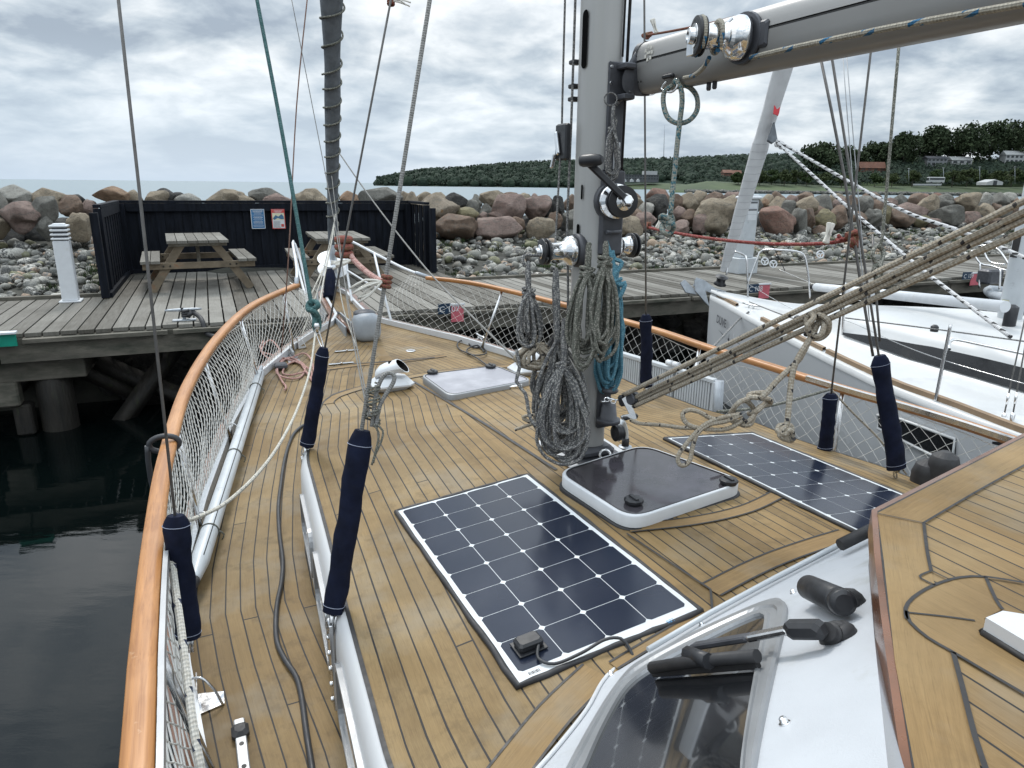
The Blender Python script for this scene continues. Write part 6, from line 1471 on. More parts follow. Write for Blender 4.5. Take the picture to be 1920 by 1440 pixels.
coil('rope_coil', 'largest grey rope coil hanging low against the port side of the mast', Dp(1042, 505, 2.62), .69, .105, 20, .0074, M['rg'], .50, 4, 2, top_bulge=.055, lean=.045, depth=.06)
coil('rope_coil', 'greenish grey rope coil hanging from the front cleat of the mast', Dp(1104, 458, 2.48), .45, .072, 13, .0070, M['rgreen'], .22, 3, 3, top_bulge=.032, lean=-.02)
coil('rope_coil', 'second greenish grey rope coil, with loose loops, at the right of the mast front', Dp(1136, 455, 2.46), .42, .062, 11, .0068, M['rgreen'], .16, 3, 13, top_bulge=.028, lean=.0)
coil('rope_coil', 'pale blue rope coil hanging from the starboard mast winch', Dp(1156, 500, 2.66), .50, .055, 12, .0074, M['rblue'], .12, 2, 4, top_bulge=.025, lean=-.02)
coil('rope_coil', 'grey rope coil hanging in front of the mast foot, its loops nearly touching the deck', Dp(1058, 600, 2.58), .55, .105, 15, .0072, M['rg'], .34, 4, 21, top_bulge=.045, lean=.02, depth=.05)
coil('rope_coil', 'tan rope bunched behind the big grey coil', Dp(1008, 632, 2.70), .13, .09, 12, .0075, M['rtan'], .3, 3, 5, top_bulge=.03)
coil('rope_coil', 'small dark rope coil hanging high on the starboard side of the mast', Dp(1150, 200, 2.5), .26, .032, 4, .0048, M['rg'], .30, 2, 6, top_bulge=.02)
m = MB(); m.tube(cr([Dp(x, y, 2.66) for x, y in ((1148, 470), (1152, 485), (1166, 492), (1160, 505), (1150, 520), (1162, 535), (1172, 530), (1168, 545), (1160, 560))], .01), .0085, 8)
m.tube(cr([Dp(x, y, 2.66) for x, y in ((1132, 430), (1140, 462), (1152, 500), (1148, 540), (1155, 580))], .02), .0075, 8)
tag(m.build('halyard_tail', M['rblue']), 'pale blue rope knotted down from the starboard mast winch', 'rope')
m = MB()
for k in range(11):   # turns on the port winch
    pass
zc_ = B(.0, -.085, zw)+(PF+US*.12).normalized()*.105; axw = (PF+US*.12).normalized(); e_ = axw.orthogonal().normalized(); g2 = axw.cross(e_)
m.tube(cr([zc_+(e_*math.cos(t*.5)+g2*math.sin(t*.5))*.041+axw*.0012*t for t in range(14)], .01), .0058, 7)
m.tube(cr([zc_+rt*-.02-up*.02, Dp(982, 480, 2.62), Dp(984, 500, 2.62)], .01), .006, 7)
tag(m.build('winch_turns', M['rg']), 'grey halyard wound round the port mast winch', 'rope')
# halyards running up the port side of the mast
def line(name, label, pts, r, mat, cat='rope', st=.05, n=7): m = MB(); m.tube(cr(pts, st), r, n); return tag(m.build(name, mat), label, cat)
line('halyard', 'dark flecked halyard running up beside the mast into the clutch', [B(.13, -.09, 6.5), B(.125, -.09, ZM(0)), B(.12, -.09, ZM(240)), B(.11, -.1, ZM(300)), B(.09, -.12, ZM(440)), B(.06, -.14, ZM(466))], .0042, M['rg'])
line('halyard', 'grey halyard tight against the port face of the mast', [B(.085, -.066, 6.5), B(.085, -.068, ZM(20)), B(.085, -.07, ZM(280)), B(.085, -.072, ZM(440)), B(.06, -.075, ZM(520)), B(.05, -.075, ZM(600))], .0050, M['rg'])
m = MB(); q = [B(-.15, .04, ZM(175)), Dp(1150, 205, 2.55), Dp(1156, 225, 2.55), Dp(1150, 240, 2.55)]; m.tube(cr(q, .01), .005, 7)
m.tube(cr([Dp(1145+12*math.cos(a), 186+12*math.sin(a), 2.5) for a in [i*.7 for i in range(9)]], .01, True), .003, 6, closed=True)
tag(m.build('topping_tail', M['rg']), 'short dark rope and ring below the gooseneck', 'rope')
m = MB(); m.tube(cr([Dp(x, y, 2.78) for x, y in ((965, 806), (985, 799), (1010, 790), (1003, 778), (980, 782), (990, 790), (1020, 800))], .01), .007, 7); m.tube(cr([Dp(x, y, 2.78) for x, y in ((1000, 795), (1010, 812), (1030, 822), (1052, 830))], .01), .005, 7)
tag(m.build('loose_rope_end', M['rtan']), 'loose tan rope end lying by the mast foot', 'rope')
# ================================================================ vang tackle
tb = thing('tackle_block', 'black fiddle block with cam cleat shackled to the mast foot', 'block', Dp(1185, 752, 2.62))
c0 = Dp(1160, 752, 2.66); c1 = Dp(1200, 745, 2.58); ax = (c1-c0).normalized(); sdb = ax.cross(fw).normalized()
m = MB(); m.box((c0+c1)/2, ax*.045, sdb*.022, ax.cross(sdb)*.018, .008); m.build('block_body', M['blk'], tb)
for sg_ in (-1, 1):
    m = MB(); m.lathe(c0.lerp(c1, .7)+ax.cross(sdb)*.012*sg_, ax.cross(sdb)*sg_, [(0, .02), (.006, .022), (.012, .018)], 16); m.build('sheave', M['dgrey'], tb)
m = MB(); m.prism([Dp(1166, 748, 2.6), Dp(1176, 742, 2.6), Dp(1190, 772, 2.6), Dp(1194, 786, 2.6), Dp(1168, 788, 2.6), Dp(1164, 780, 2.6), Dp(1180, 776, 2.6)], fw*.012); m.build('cleat_arm', M['steel'], tb)
m = MB(); m.lathe(Dp(1172, 782, 2.61), -ZV, [(-.006, .012), (0, .018), (.01, .012)], 14); m.lathe(Dp(1190, 780, 2.63), -ZV, [(-.008, .010), (0, .014), (.01, .010)], 14); m.build('cam', M['blk'], tb)
m = MB()
for k in range(5): cc = Dp(1152-6*k+4, 750+3*math.sin(k*2), 2.66+.005*k); m.tube(cr([cc+rt*.010*math.cos(a)+(up if k % 2 else fw)*.008*math.sin(a) for a in [i*.9 for i in range(7)]], .006, True), .003, 6, closed=True)
m.build('shackle_chain', M['chrome'], tb)
def tline(name, label, a, b_, da, db, r0, ext=.5):
    A = Dp(a[0], a[1], da); E = Dp(b_[0], b_[1], db); d = (E-A); E2 = E+d.normalized()*ext; m = MB(); m.tube([A.lerp(E2, k/60) for k in range(61)], r0, 8); return tag(m.build(name, M['rtan']), label, 'rope', 'parallel parts of the vang tackle')
TL = [((1168, 741), (1920, 377), .0086, 'uppermost of the four parallel tan tackle ropes crossing the picture right of the mast'), ((1185, 748), (1920, 398), .0088, 'second highest of the four parallel tan tackle ropes right of the mast'),
      ((1192, 752), (1920, 412), .0088, 'third highest of the four parallel tan tackle ropes right of the mast'), ((1188, 762), (1920, 434), .0088, 'lowest of the four parallel tan tackle ropes right of the mast')]
for i, (a, b_, r, lab_) in enumerate(TL): tline('tackle_rope', lab_, a, b_, 2.60, 1.66+.01*i, r)
TA = Dp(1180, 750, 2.6); TB_ = Dp(1920, 403, 1.68)
def dT(x, y): return (nearl(x, y, TA, TB_)-CAM).dot(fw)
m = MB(); dk = dT(1530, 600)-.02
kn = [(1512, 628), (1516, 606), (1528, 592), (1542, 592), (1554, 604), (1552, 622), (1538, 634), (1522, 632), (1514, 612), (1526, 596), (1520, 588), (1512, 600), (1520, 622), (1536, 630), (1545, 612), (1540, 596), (1531, 612), (1524, 632)]
m.tube(cr([Dp(x, y, dk+.022*math.sin(i*1.3)) for i, (x, y) in enumerate(kn)], .006), .0085, 8)
m.tube(cr([Dp(x, y, dk) for x, y in ((1522, 630), (1508, 652), (1492, 680), (1484, 712), (1480, 750), (1477, 785), (1474, 800))], .02), .0085, 8)
kn2 = [(1474, 798), (1462, 798), (1458, 808), (1470, 814), (1484, 808), (1482, 798), (1468, 804), (1462, 816), (1474, 824), (1486, 816), (1480, 806), (1470, 820), (1482, 826), (1488, 822)]
m.tube(cr([Dp(x, y, dk+.012*math.sin(i*1.7)) for i, (x, y) in enumerate(kn2)], .005), .008, 8)
m.tube(cr([Dp(x, y, dk+.01) for x, y in ((1516, 640), (1500, 672), (1478, 694), (1455, 716), (1436, 738), (1424, 748))], .02), .0085, 8)
tag(m.build('knotted_rope_tail', M['rtan']), 'tan rope knotted round the tackle, its end hanging to a small stopper knot', 'rope')
m = MB(); dq = dT(1400, 700)+.02
big = [(1440, 736), (1410, 738), (1406, 744), (1440, 748), (1444, 756), (1424, 764), (1404, 790), (1380, 794), (1370, 778), (1384, 756), (1400, 752), (1414, 770), (1408, 794), (1392, 796), (1374, 782), (1378, 762), (1396, 750), (1420, 744), (1436, 752), (1420, 770), (1404, 776)]
m.tube(cr([Dp(x, y, dq+.028*math.sin(i*1.9)) for i, (x, y) in enumerate(big)], .006), .0085, 8)
m.tube(cr([Dp(x, y, dq-.02) for x, y in ((1395, 785), (1370, 802), (1340, 806), (1300, 800), (1284, 790), (1280, 776), (1290, 769), (1310, 772), (1335, 785), (1360, 786), (1385, 776))], .01), .0078, 8)
m.tube(cr([Dp(x, y, dq-.03) for x, y in ((1390, 776), (1350, 784), (1322, 796), (1304, 812), (1284, 836), (1271, 856), (1274, 871), (1284, 872), (1294, 862), (1298, 840), (1308, 812), (1330, 796), (1360, 790), (1390, 778))], .01), .0076, 8)
m.tube(cr([Dp(x, y, lerp(2.58, dq, t)) for x, y, t in ((1182, 787, 0), (1200, 794, .1), (1240, 797, .4), (1280, 802, .8), (1320, 802, 1))], .02), .0072, 8)
tag(m.build('tackle_fall', M['rtan']), 'tan tackle tail tied in a bulky knot with two long loops above the glass hatch', 'rope')
# ================================================================ forestay sail
fa = Dp(624, 470, 8.2); fb = onray(622, 0, fa, B(.15, 0, 12.8)); fdir = (fb-fa).normalized()
fs = thing('furled_headsail', 'dark grey canvas sleeve laced spirally round the furled headsail', 'furled sail', fa)
m = MB(); L_ = (fb-fa).length; rows = []; X = fdir.cross(ZV).normalized(); X = rt-fdir*rt.dot(fdir); X.normalize(); Yv = fdir.cross(X); cen = []
NS = 90
for i in range(NS+1):
    f = i/NS*1.35; d = f*L_; w = interp([0, .05, .2, .35, .6, .85, 1.0, 1.35], [.04, .05, .058, .066, .076, .084, .105, .12], f); c = fa+fdir*d; row = []
    for k in range(19):
        th = 6.28318*k/18; rr = w*(1+.11*noise.noise(Vector((math.cos(th)*1.5, math.sin(th)*1.5, d*2.2)))+.05*math.sin(th*2+d*5)); row.append(c+X*rr*math.cos(th)+Yv*rr*math.sin(th)*.8)
    rows.append(row)
m.grid(rows); m.build('sail_sleeve', M['canvas'], fs)
m = MB(); pts = []; zz = 0
for i in range(760):
    d = .35+i*.0088*L_/5.2; f = d/L_
    if f > 1.3: break
    th = i*.16*(1 if f < .75 else .7)+2.6*noise.noise(Vector((0, 0, d*1.6))); w = interp([0, .05, .2, .35, .6, .85, 1.0, 1.35], [.04, .05, .058, .066, .076, .084, .105, .12], f)*1.08+.004; pts.append(fa+fdir*d+X*w*math.cos(th)+Yv*w*math.sin(th)*.85)
m.tube(cr(pts, .04), .010, 6); m.build('lacing', M['rgreen'], fs)
m = MB(); m.tube([fa-fdir*.5, fa+fdir*.1], .04, 10); m.build('foil', M['galv'], fs)
m = MB(); m.lathe(fa-fdir*.28, fdir, [(0, .02), (.005, .17), (.015, .18), (.03, .10), (.13, .09), (.15, .17), (.165, .18), (.17, .03)], 28); m.build('furling_drum', M['white'], fs)
m = MB(); m.tube([fa-fdir*.35, B(5.8, 0, 1.62)], .022, 8); m.build('toggle', M['steel'], fs)
tag((lambda mm: (mm.tube([Dp(618, 505, 8.0), Dp(620, 520, 8.0), Dp(616, 560, 7.8)], [.045, .06, .065], 10), mm.build('rolled_cover', M['navy']))[1])(MB()), 'dark navy rolled cover hanging below the furling drum at the bow', 'cover')
# ================================================================ shrouds with navy covers
def shroud(label, foot, toppx, target, r, mat, cov=None, covr=(.03, .035), name='shroud', ext=1.0, botfit=True, group=None):
    top = onray(toppx[0], toppx[1], foot, target); d = (top-foot).normalized(); t = thing(name, label, 'shroud', foot, group)
    m = MB(); m.tube([foot, foot.lerp(top, .5), top+d*ext], r, 7); m.build('wire', mat, t)
    if cov:
        A = nearl(cov[0][0], cov[0][1], foot, top); E = nearl(cov[1][0], cov[1][1], foot, top); n = 26; m = MB(); rows = []; ax = (E-A).normalized(); e = (rt-ax*rt.dot(ax)).normalized(); g_ = ax.cross(e); Lc = (E-A).length
        for i in range(n+1):
            f = i/n; w = lerp(covr[0], covr[1], f)*(1+.12*noise.noise(Vector((f*6, foot.x*9, 1)))); 
            if f < .06: w *= .62+.38*f/.06
            off_ = e*.006*noise.noise(Vector((f*3, foot.y*7, 4)))
            rows.append([A.lerp(E, f)+off_+e*w*(1+.13*noise.noise(Vector((math.cos(6.283*k/18)*1.4, math.sin(6.283*k/18)*1.2, f*11+foot.x))))*math.cos(6.28318*k/18)+g_*w*.72*math.sin(6.28318*k/18) for k in range(19)])
        m.grid(rows); k = m.add(rows[-1][:18]); m.face([k+i for i in range(18)]); k = m.add(rows[0][:18]); m.face([k+i for i in range(17, -1, -1)]); cv = m.build('canvas_cover', M['navy'], t)
        m = MB(); seam_ = [r_[13] + (r_[13]-sum(r_[:18], Vector())/18)*.04 for r_ in rows]; m.tube(seam_, .0011, 4); seam2 = [r_[14]+(r_[14]-sum(r_[:18], Vector())/18)*.03 for r_ in rows]
        for rr in (2, n-1): m.tube([q+(q-sum(rows[rr][:18], Vector())/18)*.03 for q in rows[rr][:18]], .0010, 4, closed=True)
        x_ = m.build('stitching', M['thread'], t); x_.parent = cv
        if botfit:
            m = MB(); m.tube([E, foot], .008, 8); m.tube([E+e*.012, foot+e*.010], .004, 6); m.tube(cr([E-e*.01+ax*.0, E-e*.016+ax*.03, E-e*.01+ax*.055, E-e*.004+ax*.03], .008, True), .0035, 6, closed=True); m.build('rigging_screw', M['steel'], t)
        return t, A, E, top
    return t, foot, foot, top
mh = B(0, 0, 9.5)
footA = on(356, 1222, lambda u, s: 1.45); shroud('grey wire shroud with navy cover at the near port rail', footA, (222, 0), B(0, -.9, 7), .0042, M['wire'], ((336, 965), (350, 1195)), (.037, .036))
footC = B(-.60, -1.205, 1.50); tC = shroud('thick sheathed shroud with long navy cover on the near edge of the coachroof', footC, (806, 0), B(.1, -.05, 9), .0062, M['wirelight'], ((690, 808), (634, 1148)), (.034, .032))
footB = B(.78, -1.09, 1.50); shroud('dark wire shroud with navy cover at the forward port corner of the coachroof', footB, (733, 0), B(.1, -.1, 9), .0046, M['wire'], ((608, 652), (578, 836)), (.030, .034))
f1 = on(1212, 742, zdk)+ZV*.05; f1 = Dp(1212, 742, 4.15); shroud('starboard wire shroud with short navy cover left of the gangway panel rollers', f1, (1208, 0), B(0, .6, 8), .0052, M['wire'], ((1211, 590), (1212, 724)), (.034, .036))
f2 = Dp(1546, 846, 3.35); shroud('brown wire shroud with short navy cover behind the solar panel', f2, (1633, 95), B(0, .6, 9), .0048, M['wire'], ((1558, 738), (1547, 842)), (.033, .036))
f3 = Dp(1682, 885, 3.0); t3 = shroud('bundled wires with large navy cover at the starboard edge of the coachroof', f3, (1590, 300), B(-.4, .6, 9), .0052, M['wire'], ((1640, 668), (1677, 878)), (.036, .040))
def wire2(name, label, px, ds, r, mat, cat='wire'):
    return line(name, label, [Dp(x, y, d) for (x, y), d in zip(px, ds)], r, mat, cat, .2, 6)
wire2('rigging_wire', 'thick grey wire slanting down from the boom to the largest navy cover', [(1538, 105), (1583, 330), (1612, 520), (1637, 668)], [3.1, 3.1, 3.1, 3.1], .0062, M['wire'])
wire2('rigging_wire', 'thin white twin wire, left strand, below the boom', [(1580, 100), (1598, 330), (1625, 590)], [3.2, 3.2, 3.15], .0021, M['alu'])
wire2('rigging_wire', 'thin white twin wire, right strand, below the boom', [(1587, 98), (1606, 330), (1630, 600)], [3.2, 3.2, 3.15], .0021, M['alu'])
wire2('rigging_wire', 'grey wire rising from the largest navy cover behind the tackle', [(1650, 640), (1640, 520), (1636, 440)], [3.05, 3.05, 3.1], .005, M['wire'])
wire2('flecked_line', 'dark flecked line dropping from the boom to a knot above the tackle', [(1686, 80), (1672, 240), (1655, 440), (1648, 462)], [2.9, 2.9, 2.9, 2.9], .0062, M['rgreen'], 'rope')
m = MB(); m.tube(cr([Dp(x, y, 2.9+.02*math.sin(i*1.5)) for i, (x, y) in enumerate([(1648, 462), (1656, 470), (1652, 490), (1640, 500), (1638, 515), (1650, 520), (1652, 505), (1640, 488), (1636, 472), (1646, 462), (1656, 474), (1650, 500), (1644, 530), (1648, 560)])], .008), .009, 7)
tag(m.build('line_knot', M['rgreen']), 'bulky dark flecked knot hanging above the tan tackle ropes', 'knot')
m = MB(); m.lathe(Dp(1635, 484, 2.9), Vector((.8, -.6, 0)), [(0, .013), (.006, .013)], 14); tag(m.build('plastic_disc', M['white']), 'small white disc beside the dark flecked knot', 'disc')
A = tC[1]; m = MB(); ax = (tC[3]-A).normalized(); e = rt; 
m.tube(cr([A-ax*.02, Dp(700, 748, 1.9), Dp(712, 715, 1.95), Dp(728, 700, 1.98), Dp(738, 706, 1.98), Dp(736, 722, 1.97), Dp(722, 742, 1.93), Dp(708, 765, 1.9), Dp(700, 800, 1.88)], .01) if False else [A], .006) if False else None
dA = (A-CAM).dot(fw)
m.tube(cr([Dp(x, y, dA+.0) for x, y in ((697, 800), (701, 770), (706, 735), (718, 706), (731, 699), (739, 704), (738, 716), (726, 736), (714, 756), (708, 780), (705, 802))], .01), .0062, 8)
tag(m.build('wire_eye', M['wirelight']), 'grey sheathed wire bent into an eye above the long navy cover', 'wire')
m = MB()
for j in range(2): m.tube(cr([Dp(699, 795-j*6, dA)+rt*.020*math.cos(t*.7)+fw*.02*math.sin(t*.7)+up*(.0042*t*.9) for t in range(30)], .01), .0030, 6)
m.tube(cr([Dp(x, y, dA-.02) for x, y in ((705, 795), (718, 808), (714, 830), (704, 852), (700, 868))], .01), .0030, 6); m.tube(cr([Dp(x, y, dA-.02) for x, y in ((700, 795), (710, 812), (706, 840), (697, 872))], .01), .0030, 6)
tag(m.build('lashing', M['rgreen']), 'olive cord lashing wrapped above the long navy cover', 'lashing')
wire2('signal_line', 'thin pale line crossing from the top left to the lashing above the long navy cover', [(545, -10), (612, 335), (652, 560), (694, 778)], [4.6, 4.2, 3.0, 1.95], .0026, M['wirelight'], 'rope')
wire2('signal_line', 'second thin pale line from the furled sail down to the lashing', [(622, 330), (650, 560), (690, 778)], [6.5, 4.0, 1.96], .0030, M['wirelight'], 'rope')
wire2('flag_halyard', 'thin reddish brown line dropping to the coiled pink rope', [(577, -10), (556, 200), (541, 480), (527, 670)], [5.1, 5.15, 5.2, (on(527, 670, zdk)-CAM).dot(fw)], .0048, M['rustwire'], 'rope')
m = MB(); m.tube(cr([Dp(x, y, d) for x, y, d in ((480, -10, 5.2), (520, 200, 5.0), (552, 380, 4.8), (582, 560, 4.6), (586, 572, 4.6))], .1), .014, 8)
m.tube(cr([Dp(x, y, 4.58+.03*math.sin(i*1.6)) for i, (x, y) in enumerate([(584, 565), (578, 572), (584, 580), (596, 574), (592, 566), (580, 568), (578, 580), (590, 584), (596, 594), (598, 610), (594, 620), (590, 612), (590, 596), (586, 584)])], .012), .018, 8)
tag(m.build('green_halyard', M['rgrn']), 'dark green rope running from top left to a knotted eye over the side net', 'rope')
m = MB(); m.tube(cr([Dp(597, 618, 4.5), Dp(604, 640, 4.3), Dp(607, 654, 4.2)], .03), .004, 6); m.tube(cr([Dp(590, 618, 4.5), Dp(598, 640, 4.3), Dp(606, 656, 4.2)], .03), .004, 6); m.lathe(Dp(594, 614, 4.5), ZV, [(-.03, .012), (.01, .02), (.03, .012)], 10)
tag(m.build('snap_shackle', M['steel']), 'small steel shackle below the green rope eye', 'shackle')
wire2('sheet_line', 'white and grey line from the furled sail to the starboard ventilator', [(634, 284), (700, 378), (800, 505), (900, 608), (985, 690)], [8.0, 7.2, 6.0, 4.9, (on(985, 690, zco)-CAM).dot(fw)], .0075, M['wirelight'], 'rope')
m = MB(); m.tube(cr([Dp(x, y, d) for x, y, d in ((630, 385, 8.0), (624, 440, 7.4), (606, 530, 6.3), (592, 620, 5.3), (582, 690, 4.7), (560, 760, 4.0), (530, 822, 3.4), (490, 880, 2.95), (430, 938, 2.62), (380, 966, 2.42), (350, 976, 2.34))], .05), .0075, 8)
tag(m.build('white_braid', M['rwhite']), 'white braided rope swinging from the furled sail down to the near port shroud', 'rope')
line('jib_sheet', 'white rope with paired dark dots hanging down the near port net', [Dp(x, y, d) for x, y, d in ((322, 975, 2.2), (318, 1000, 2.1), (326, 1080, 1.95), (340, 1180, 1.82), (352, 1280, 1.72), (364, 1370, 1.64), (382, 1470, 1.58))], .0105, M['rdot'])
m = MB(); m.tube(cr([Dp(322, 975, 2.33)+rt*.03*math.cos(t*.8)+up*(.012*math.sin(t*1.3))+fw*.03*math.sin(t*.8) for t in range(18)], .01), .006, 6); tag(m.build('shroud_lashing', M['rwhite']), 'white rope turns tied round the near port shroud', 'lashing')
wire2('thin_white_line', 'thin white line slanting from the furled sail to the port pulpit rail', [(630, 400), (603, 520), (566, 628)], [7.9, 7.2, 6.0], .006, M['rwhite'], 'rope')
wire2('thin_white_line', 'thin white line hanging from the furling drum to the foredeck', [(626, 430), (640, 560), (668, 650)], [7.8, 7.0, 6.2], .006, M['rwhite'], 'rope')
wire2('thin_white_line', 'thin white line from the furling drum to the port bow rail', [(604, 508), (580, 560), (562, 596)], [7.7, 7.4, 7.2], .010, M['rwhite'], 'rope')
# red line with knots near the bow
m = MB(); m.tube(cr([Dp(x, y, d) for x, y, d in ((652, 466, 7.2), (664, 488, 7.0), (690, 512, 6.6), (716, 528, 6.0), (728, 530, 5.6))], .04), .028, 8)
tag(m.build('pink_shock_cord', M['rpink']), 'thick pink cord sagging between the furling drum and the sheathed shroud', 'rope')
for nm, cx, cy, d, s_, lb_ in (('red_knot', 645, 463, 7.1, .06, 'dull red rope knot beside the white furling drum'), ('red_knot', 724, 528, None, .034, 'three dull red rope turns knotted round the sheathed shroud')):
    if d is None: q = nearl(cx, cy, footC, tC[3]); d = (q-CAM).dot(fw); s_ = .0055*0+.014*d/2.6
    m = MB(); c = Dp(cx, cy, d); axk = (tC[3]-footC).normalized() if cx > 700 else ZV; e = axk.orthogonal().normalized(); g_ = axk.cross(e)
    for k in (-1, 0, 1): m.tube(cr([c+axk*k*s_*1.25+(e*math.cos(a)+g_*math.sin(a))*s_*1.05 for a in [i*.785 for i in range(8)]], .01, True), s_*.62, 8, closed=True)
    tag(m.build(nm, M['rbrown']), lb_, 'knot')
def strands(label, c, dirv, n, L_, w, seed=0, r=.006):
    q = random.Random(seed); m = MB()
    for k in range(n):
        d = (dirv+rt*q.uniform(-.25, .25)*w+up*q.uniform(-.35, .35)*w+fw*q.uniform(-.2, .2)).normalized(); ll = L_*q.uniform(.7, 1); m.tube(cr([c, c+d*ll*.5+up*.02*q.uniform(-1, 1), c+d*ll], .02), [r]*50 if False else r, 6)
    return tag(m.build('frayed_rope_end', M['frayed']), label, 'rope end')
dk2 = (nearl(724, 528, footC, tC[3])-CAM).dot(fw)
strands('frayed white strands sticking out left of the knot on the sheathed shroud', Dp(716, 528, dk2-.02), -rt*1-up*.5, 6, .10, .9, 3, .0032)
strands('frayed white strands below the furling drum at the bow', Dp(658, 488, 7.0), -rt*1-up*.25, 7, .22, .7, 4, .011)
strands('short frayed white strands at the knot near the top edge', Dp(738, 2, 3.6), rt*1-up*.15, 4, .09, .7, 5, .004)
m = MB(); c = Dp(733, 3, 3.62)
for k in (-1, 0, 1): m.tube(cr([c+up*k*.012+(rt*math.cos(a)+fw*math.sin(a))*.014 for a in [i*.785 for i in range(8)]], .01, True), .008, 7, closed=True)
tag(m.build('red_knot', M['rbrown']), 'small dull red knot on the dark wire at the top edge', 'knot')
# red lines on the starboard shrouds
S1t = Dp(1208, 0, 4.0)
d1 = 4.05
line('red_line', 'red line stretched from the starboard shroud to the wires below the boom', [Dp(1214, 426, d1), Dp(1250, 434, 3.9), Dp(1330, 447, 3.7), Dp(1420, 456, 3.5), Dp(1500, 458, 3.35), Dp(1560, 455, 3.2), Dp(1592, 449, 3.15)], .0085, M['rred'])
line('red_line', 'short dark red line from the starboard shroud to the boom near the winch', [Dp(1213, 66, 3.6), Dp(1225, 64, 3.5), Dp(1260, 58, 3.3), Dp(1330, 44, 3.0), Dp(1420, 20, 2.6)], .0058, M['rbrown'])
for x, y, d, s_, lb_ in ((1212, 66, 3.6, .016, 'brown knot on the starboard shroud beside the boom'), (1213, 424, 4.05, .014, 'red brown knot low on the starboard shroud'), (1600, 448, 3.12, .024, 'large red and brown knot joining the wires below the boom'), (1575, 449, 3.16, .014, 'bright red knot left of the large brown one')):
    m = MB(); q = random.Random(int(x)); m.tube(cr([Dp(x, y, d)+Vector((q.uniform(-1, 1), q.uniform(-1, 1), q.uniform(-1, 1)))*s_*1.5 for _ in range(12)], .006), s_*.5, 7); tag(m.build('rope_knot', M['rbrown'] if x != 1575 else M['rred']), lb_, 'knot')
def peg(x, y, d, s_, lab_, ang=(-.35, .12)):
    t = thing('clothes_peg', lab_, 'clothes peg', Dp(x, y, d), 'white plastic pegs clipped on the red lines')
    for a in ang:
        v = (up*math.cos(a)+rt*math.sin(a)); m = MB(); c = Dp(x, y, d); m.box(c+v*s_*.2, v*s_*.8, v.cross(fw)*s_*.16, fw*s_*.12, s_*.05); m.build('peg_half', M['frayed'], t)
peg(1552, 442, 3.2, .062, 'white plastic peg clipped on the long red line right of the pedestal', (.42, .1))
peg(1236, 418, 3.9, .055, 'white plastic peg near the hanging rope knot', (.4, .55))
peg(1228, 52, 3.4, .045, 'white plastic peg on the short line beside the boom', (-.42, -.15))
line('small_line', 'grey line tied between the tackle knot and the short navy cover', [Dp(1345, 772, 2.9), Dp(1420, 765, 3.0), Dp(1480, 752, 3.1), Dp(1556, 730, 3.3)], .0065, M['rgreen'])
line('small_line', 'thin flecked line from the short navy cover down along the net', [Dp(1560, 732, 3.3), Dp(1600, 775, 3.3), Dp(1650, 825, 3.3), Dp(1700, 890, 3.3)], .005, M['rtan'])
# ================================================================ loose gear on deck
c0 = on(488, 700, lambda u, s: zdk(u, s)+.06); c1 = on(362, 1092, lambda u, s: zdk(u, s)+.075); ax = (c1-c0).normalized()
sp_ = thing('spinnaker_pole', 'long pale grey pole lashed along the port side deck', 'pole', (c0+c1)/2)
m = MB(); m.lathe(c0, ax, [(0, .030), (.02, .036), ((c1-c0).length-.16, .038), ((c1-c0).length-.04, .026), ((c1-c0).length, .020)], 24); m.build('pole_tube', M['pole'], sp_)
m = MB(); m.lathe(c0-ax*.05, ax, [(0, .02), (.05, .032), (.07, .037)], 16); m.box(c0-ax*.07+ZV*.02, ax*.05, ax.cross(ZV)*.012, ZV*.012, .005); m.build('end_fitting', M['galv'], sp_)
m = MB(); m.lathe(c1-ax*.015, ax, [(0, .024), (.02, .025), (.05, .016), (.09, .012)], 14); m.build('end_ring', M['rub'], sp_)
m = MB(); sg_ = ax.cross(ZV).normalized(); m.tube([c0+ax*.05-sg_*.02+ZV*.033, c1-ax*.15-sg_*.02+ZV*.033], .0022, 5); m.build('pole_line', M['seam'], sp_)
for f in (.13, .56, .86):
    q = c0.lerp(c1, f); m = MB(); m.tube(cr([q+(sg_*math.cos(a)+ZV*math.sin(a))*.040 for a in [i*.6 for i in range(11)]], .01, True), .0035, 6, closed=True); m.tube(cr([q+sg_*-.04, q-sg_*.06-ZV*.02, q-sg_*.05-ZV*.045], .01), .0035, 6); tag(m.build('pole_lashing', M['rgreen']), 'thin cord lashing round the pale pole, %s' % {.13: 'at its forward end', .56: 'near its middle', .86: 'near its after end'}[f], 'lashing')
hz_ = lambda u, s: zdk(u, s)+.012
hpx = [(585, 800), (572, 796), (552, 812), (540, 838), (532, 870), (527, 905), (522, 950), (524, 1000), (530, 1050), (528, 1090), (520, 1130), (517, 1170), (520, 1205), (535, 1238), (556, 1270), (566, 1310), (574, 1370), (585, 1440), (597, 1520)]
line('black_hose', 'black cable snaking aft along the port side deck', [on(x, y, hz_) for x, y in hpx], .0095, M['hose'], 'cable', .03, 8)
m = MB(); hz2 = lambda u, s: zdk(u, s)+.012
pk = [(494, 640), (488, 655), (500, 672), (520, 678), (545, 672), (570, 665), (585, 680), (588, 715), (575, 700), (560, 680), (540, 672), (520, 690), (522, 705), (545, 712), (565, 706), (572, 690), (560, 680), (540, 684), (530, 700), (545, 706), (575, 700), (583, 712), (584, 700), (570, 688), (545, 676), (520, 672), (503, 690), (498, 680), (515, 668), (490, 660), (505, 640), (520, 650), (530, 672), (520, 695), (528, 715), (536, 725), (534, 733)]
m.tube(cr([on(x, y, hz2)+ZV*(.012*abs(math.sin(i*.9))) for i, (x, y) in enumerate(pk)], .02), .0078, 8)
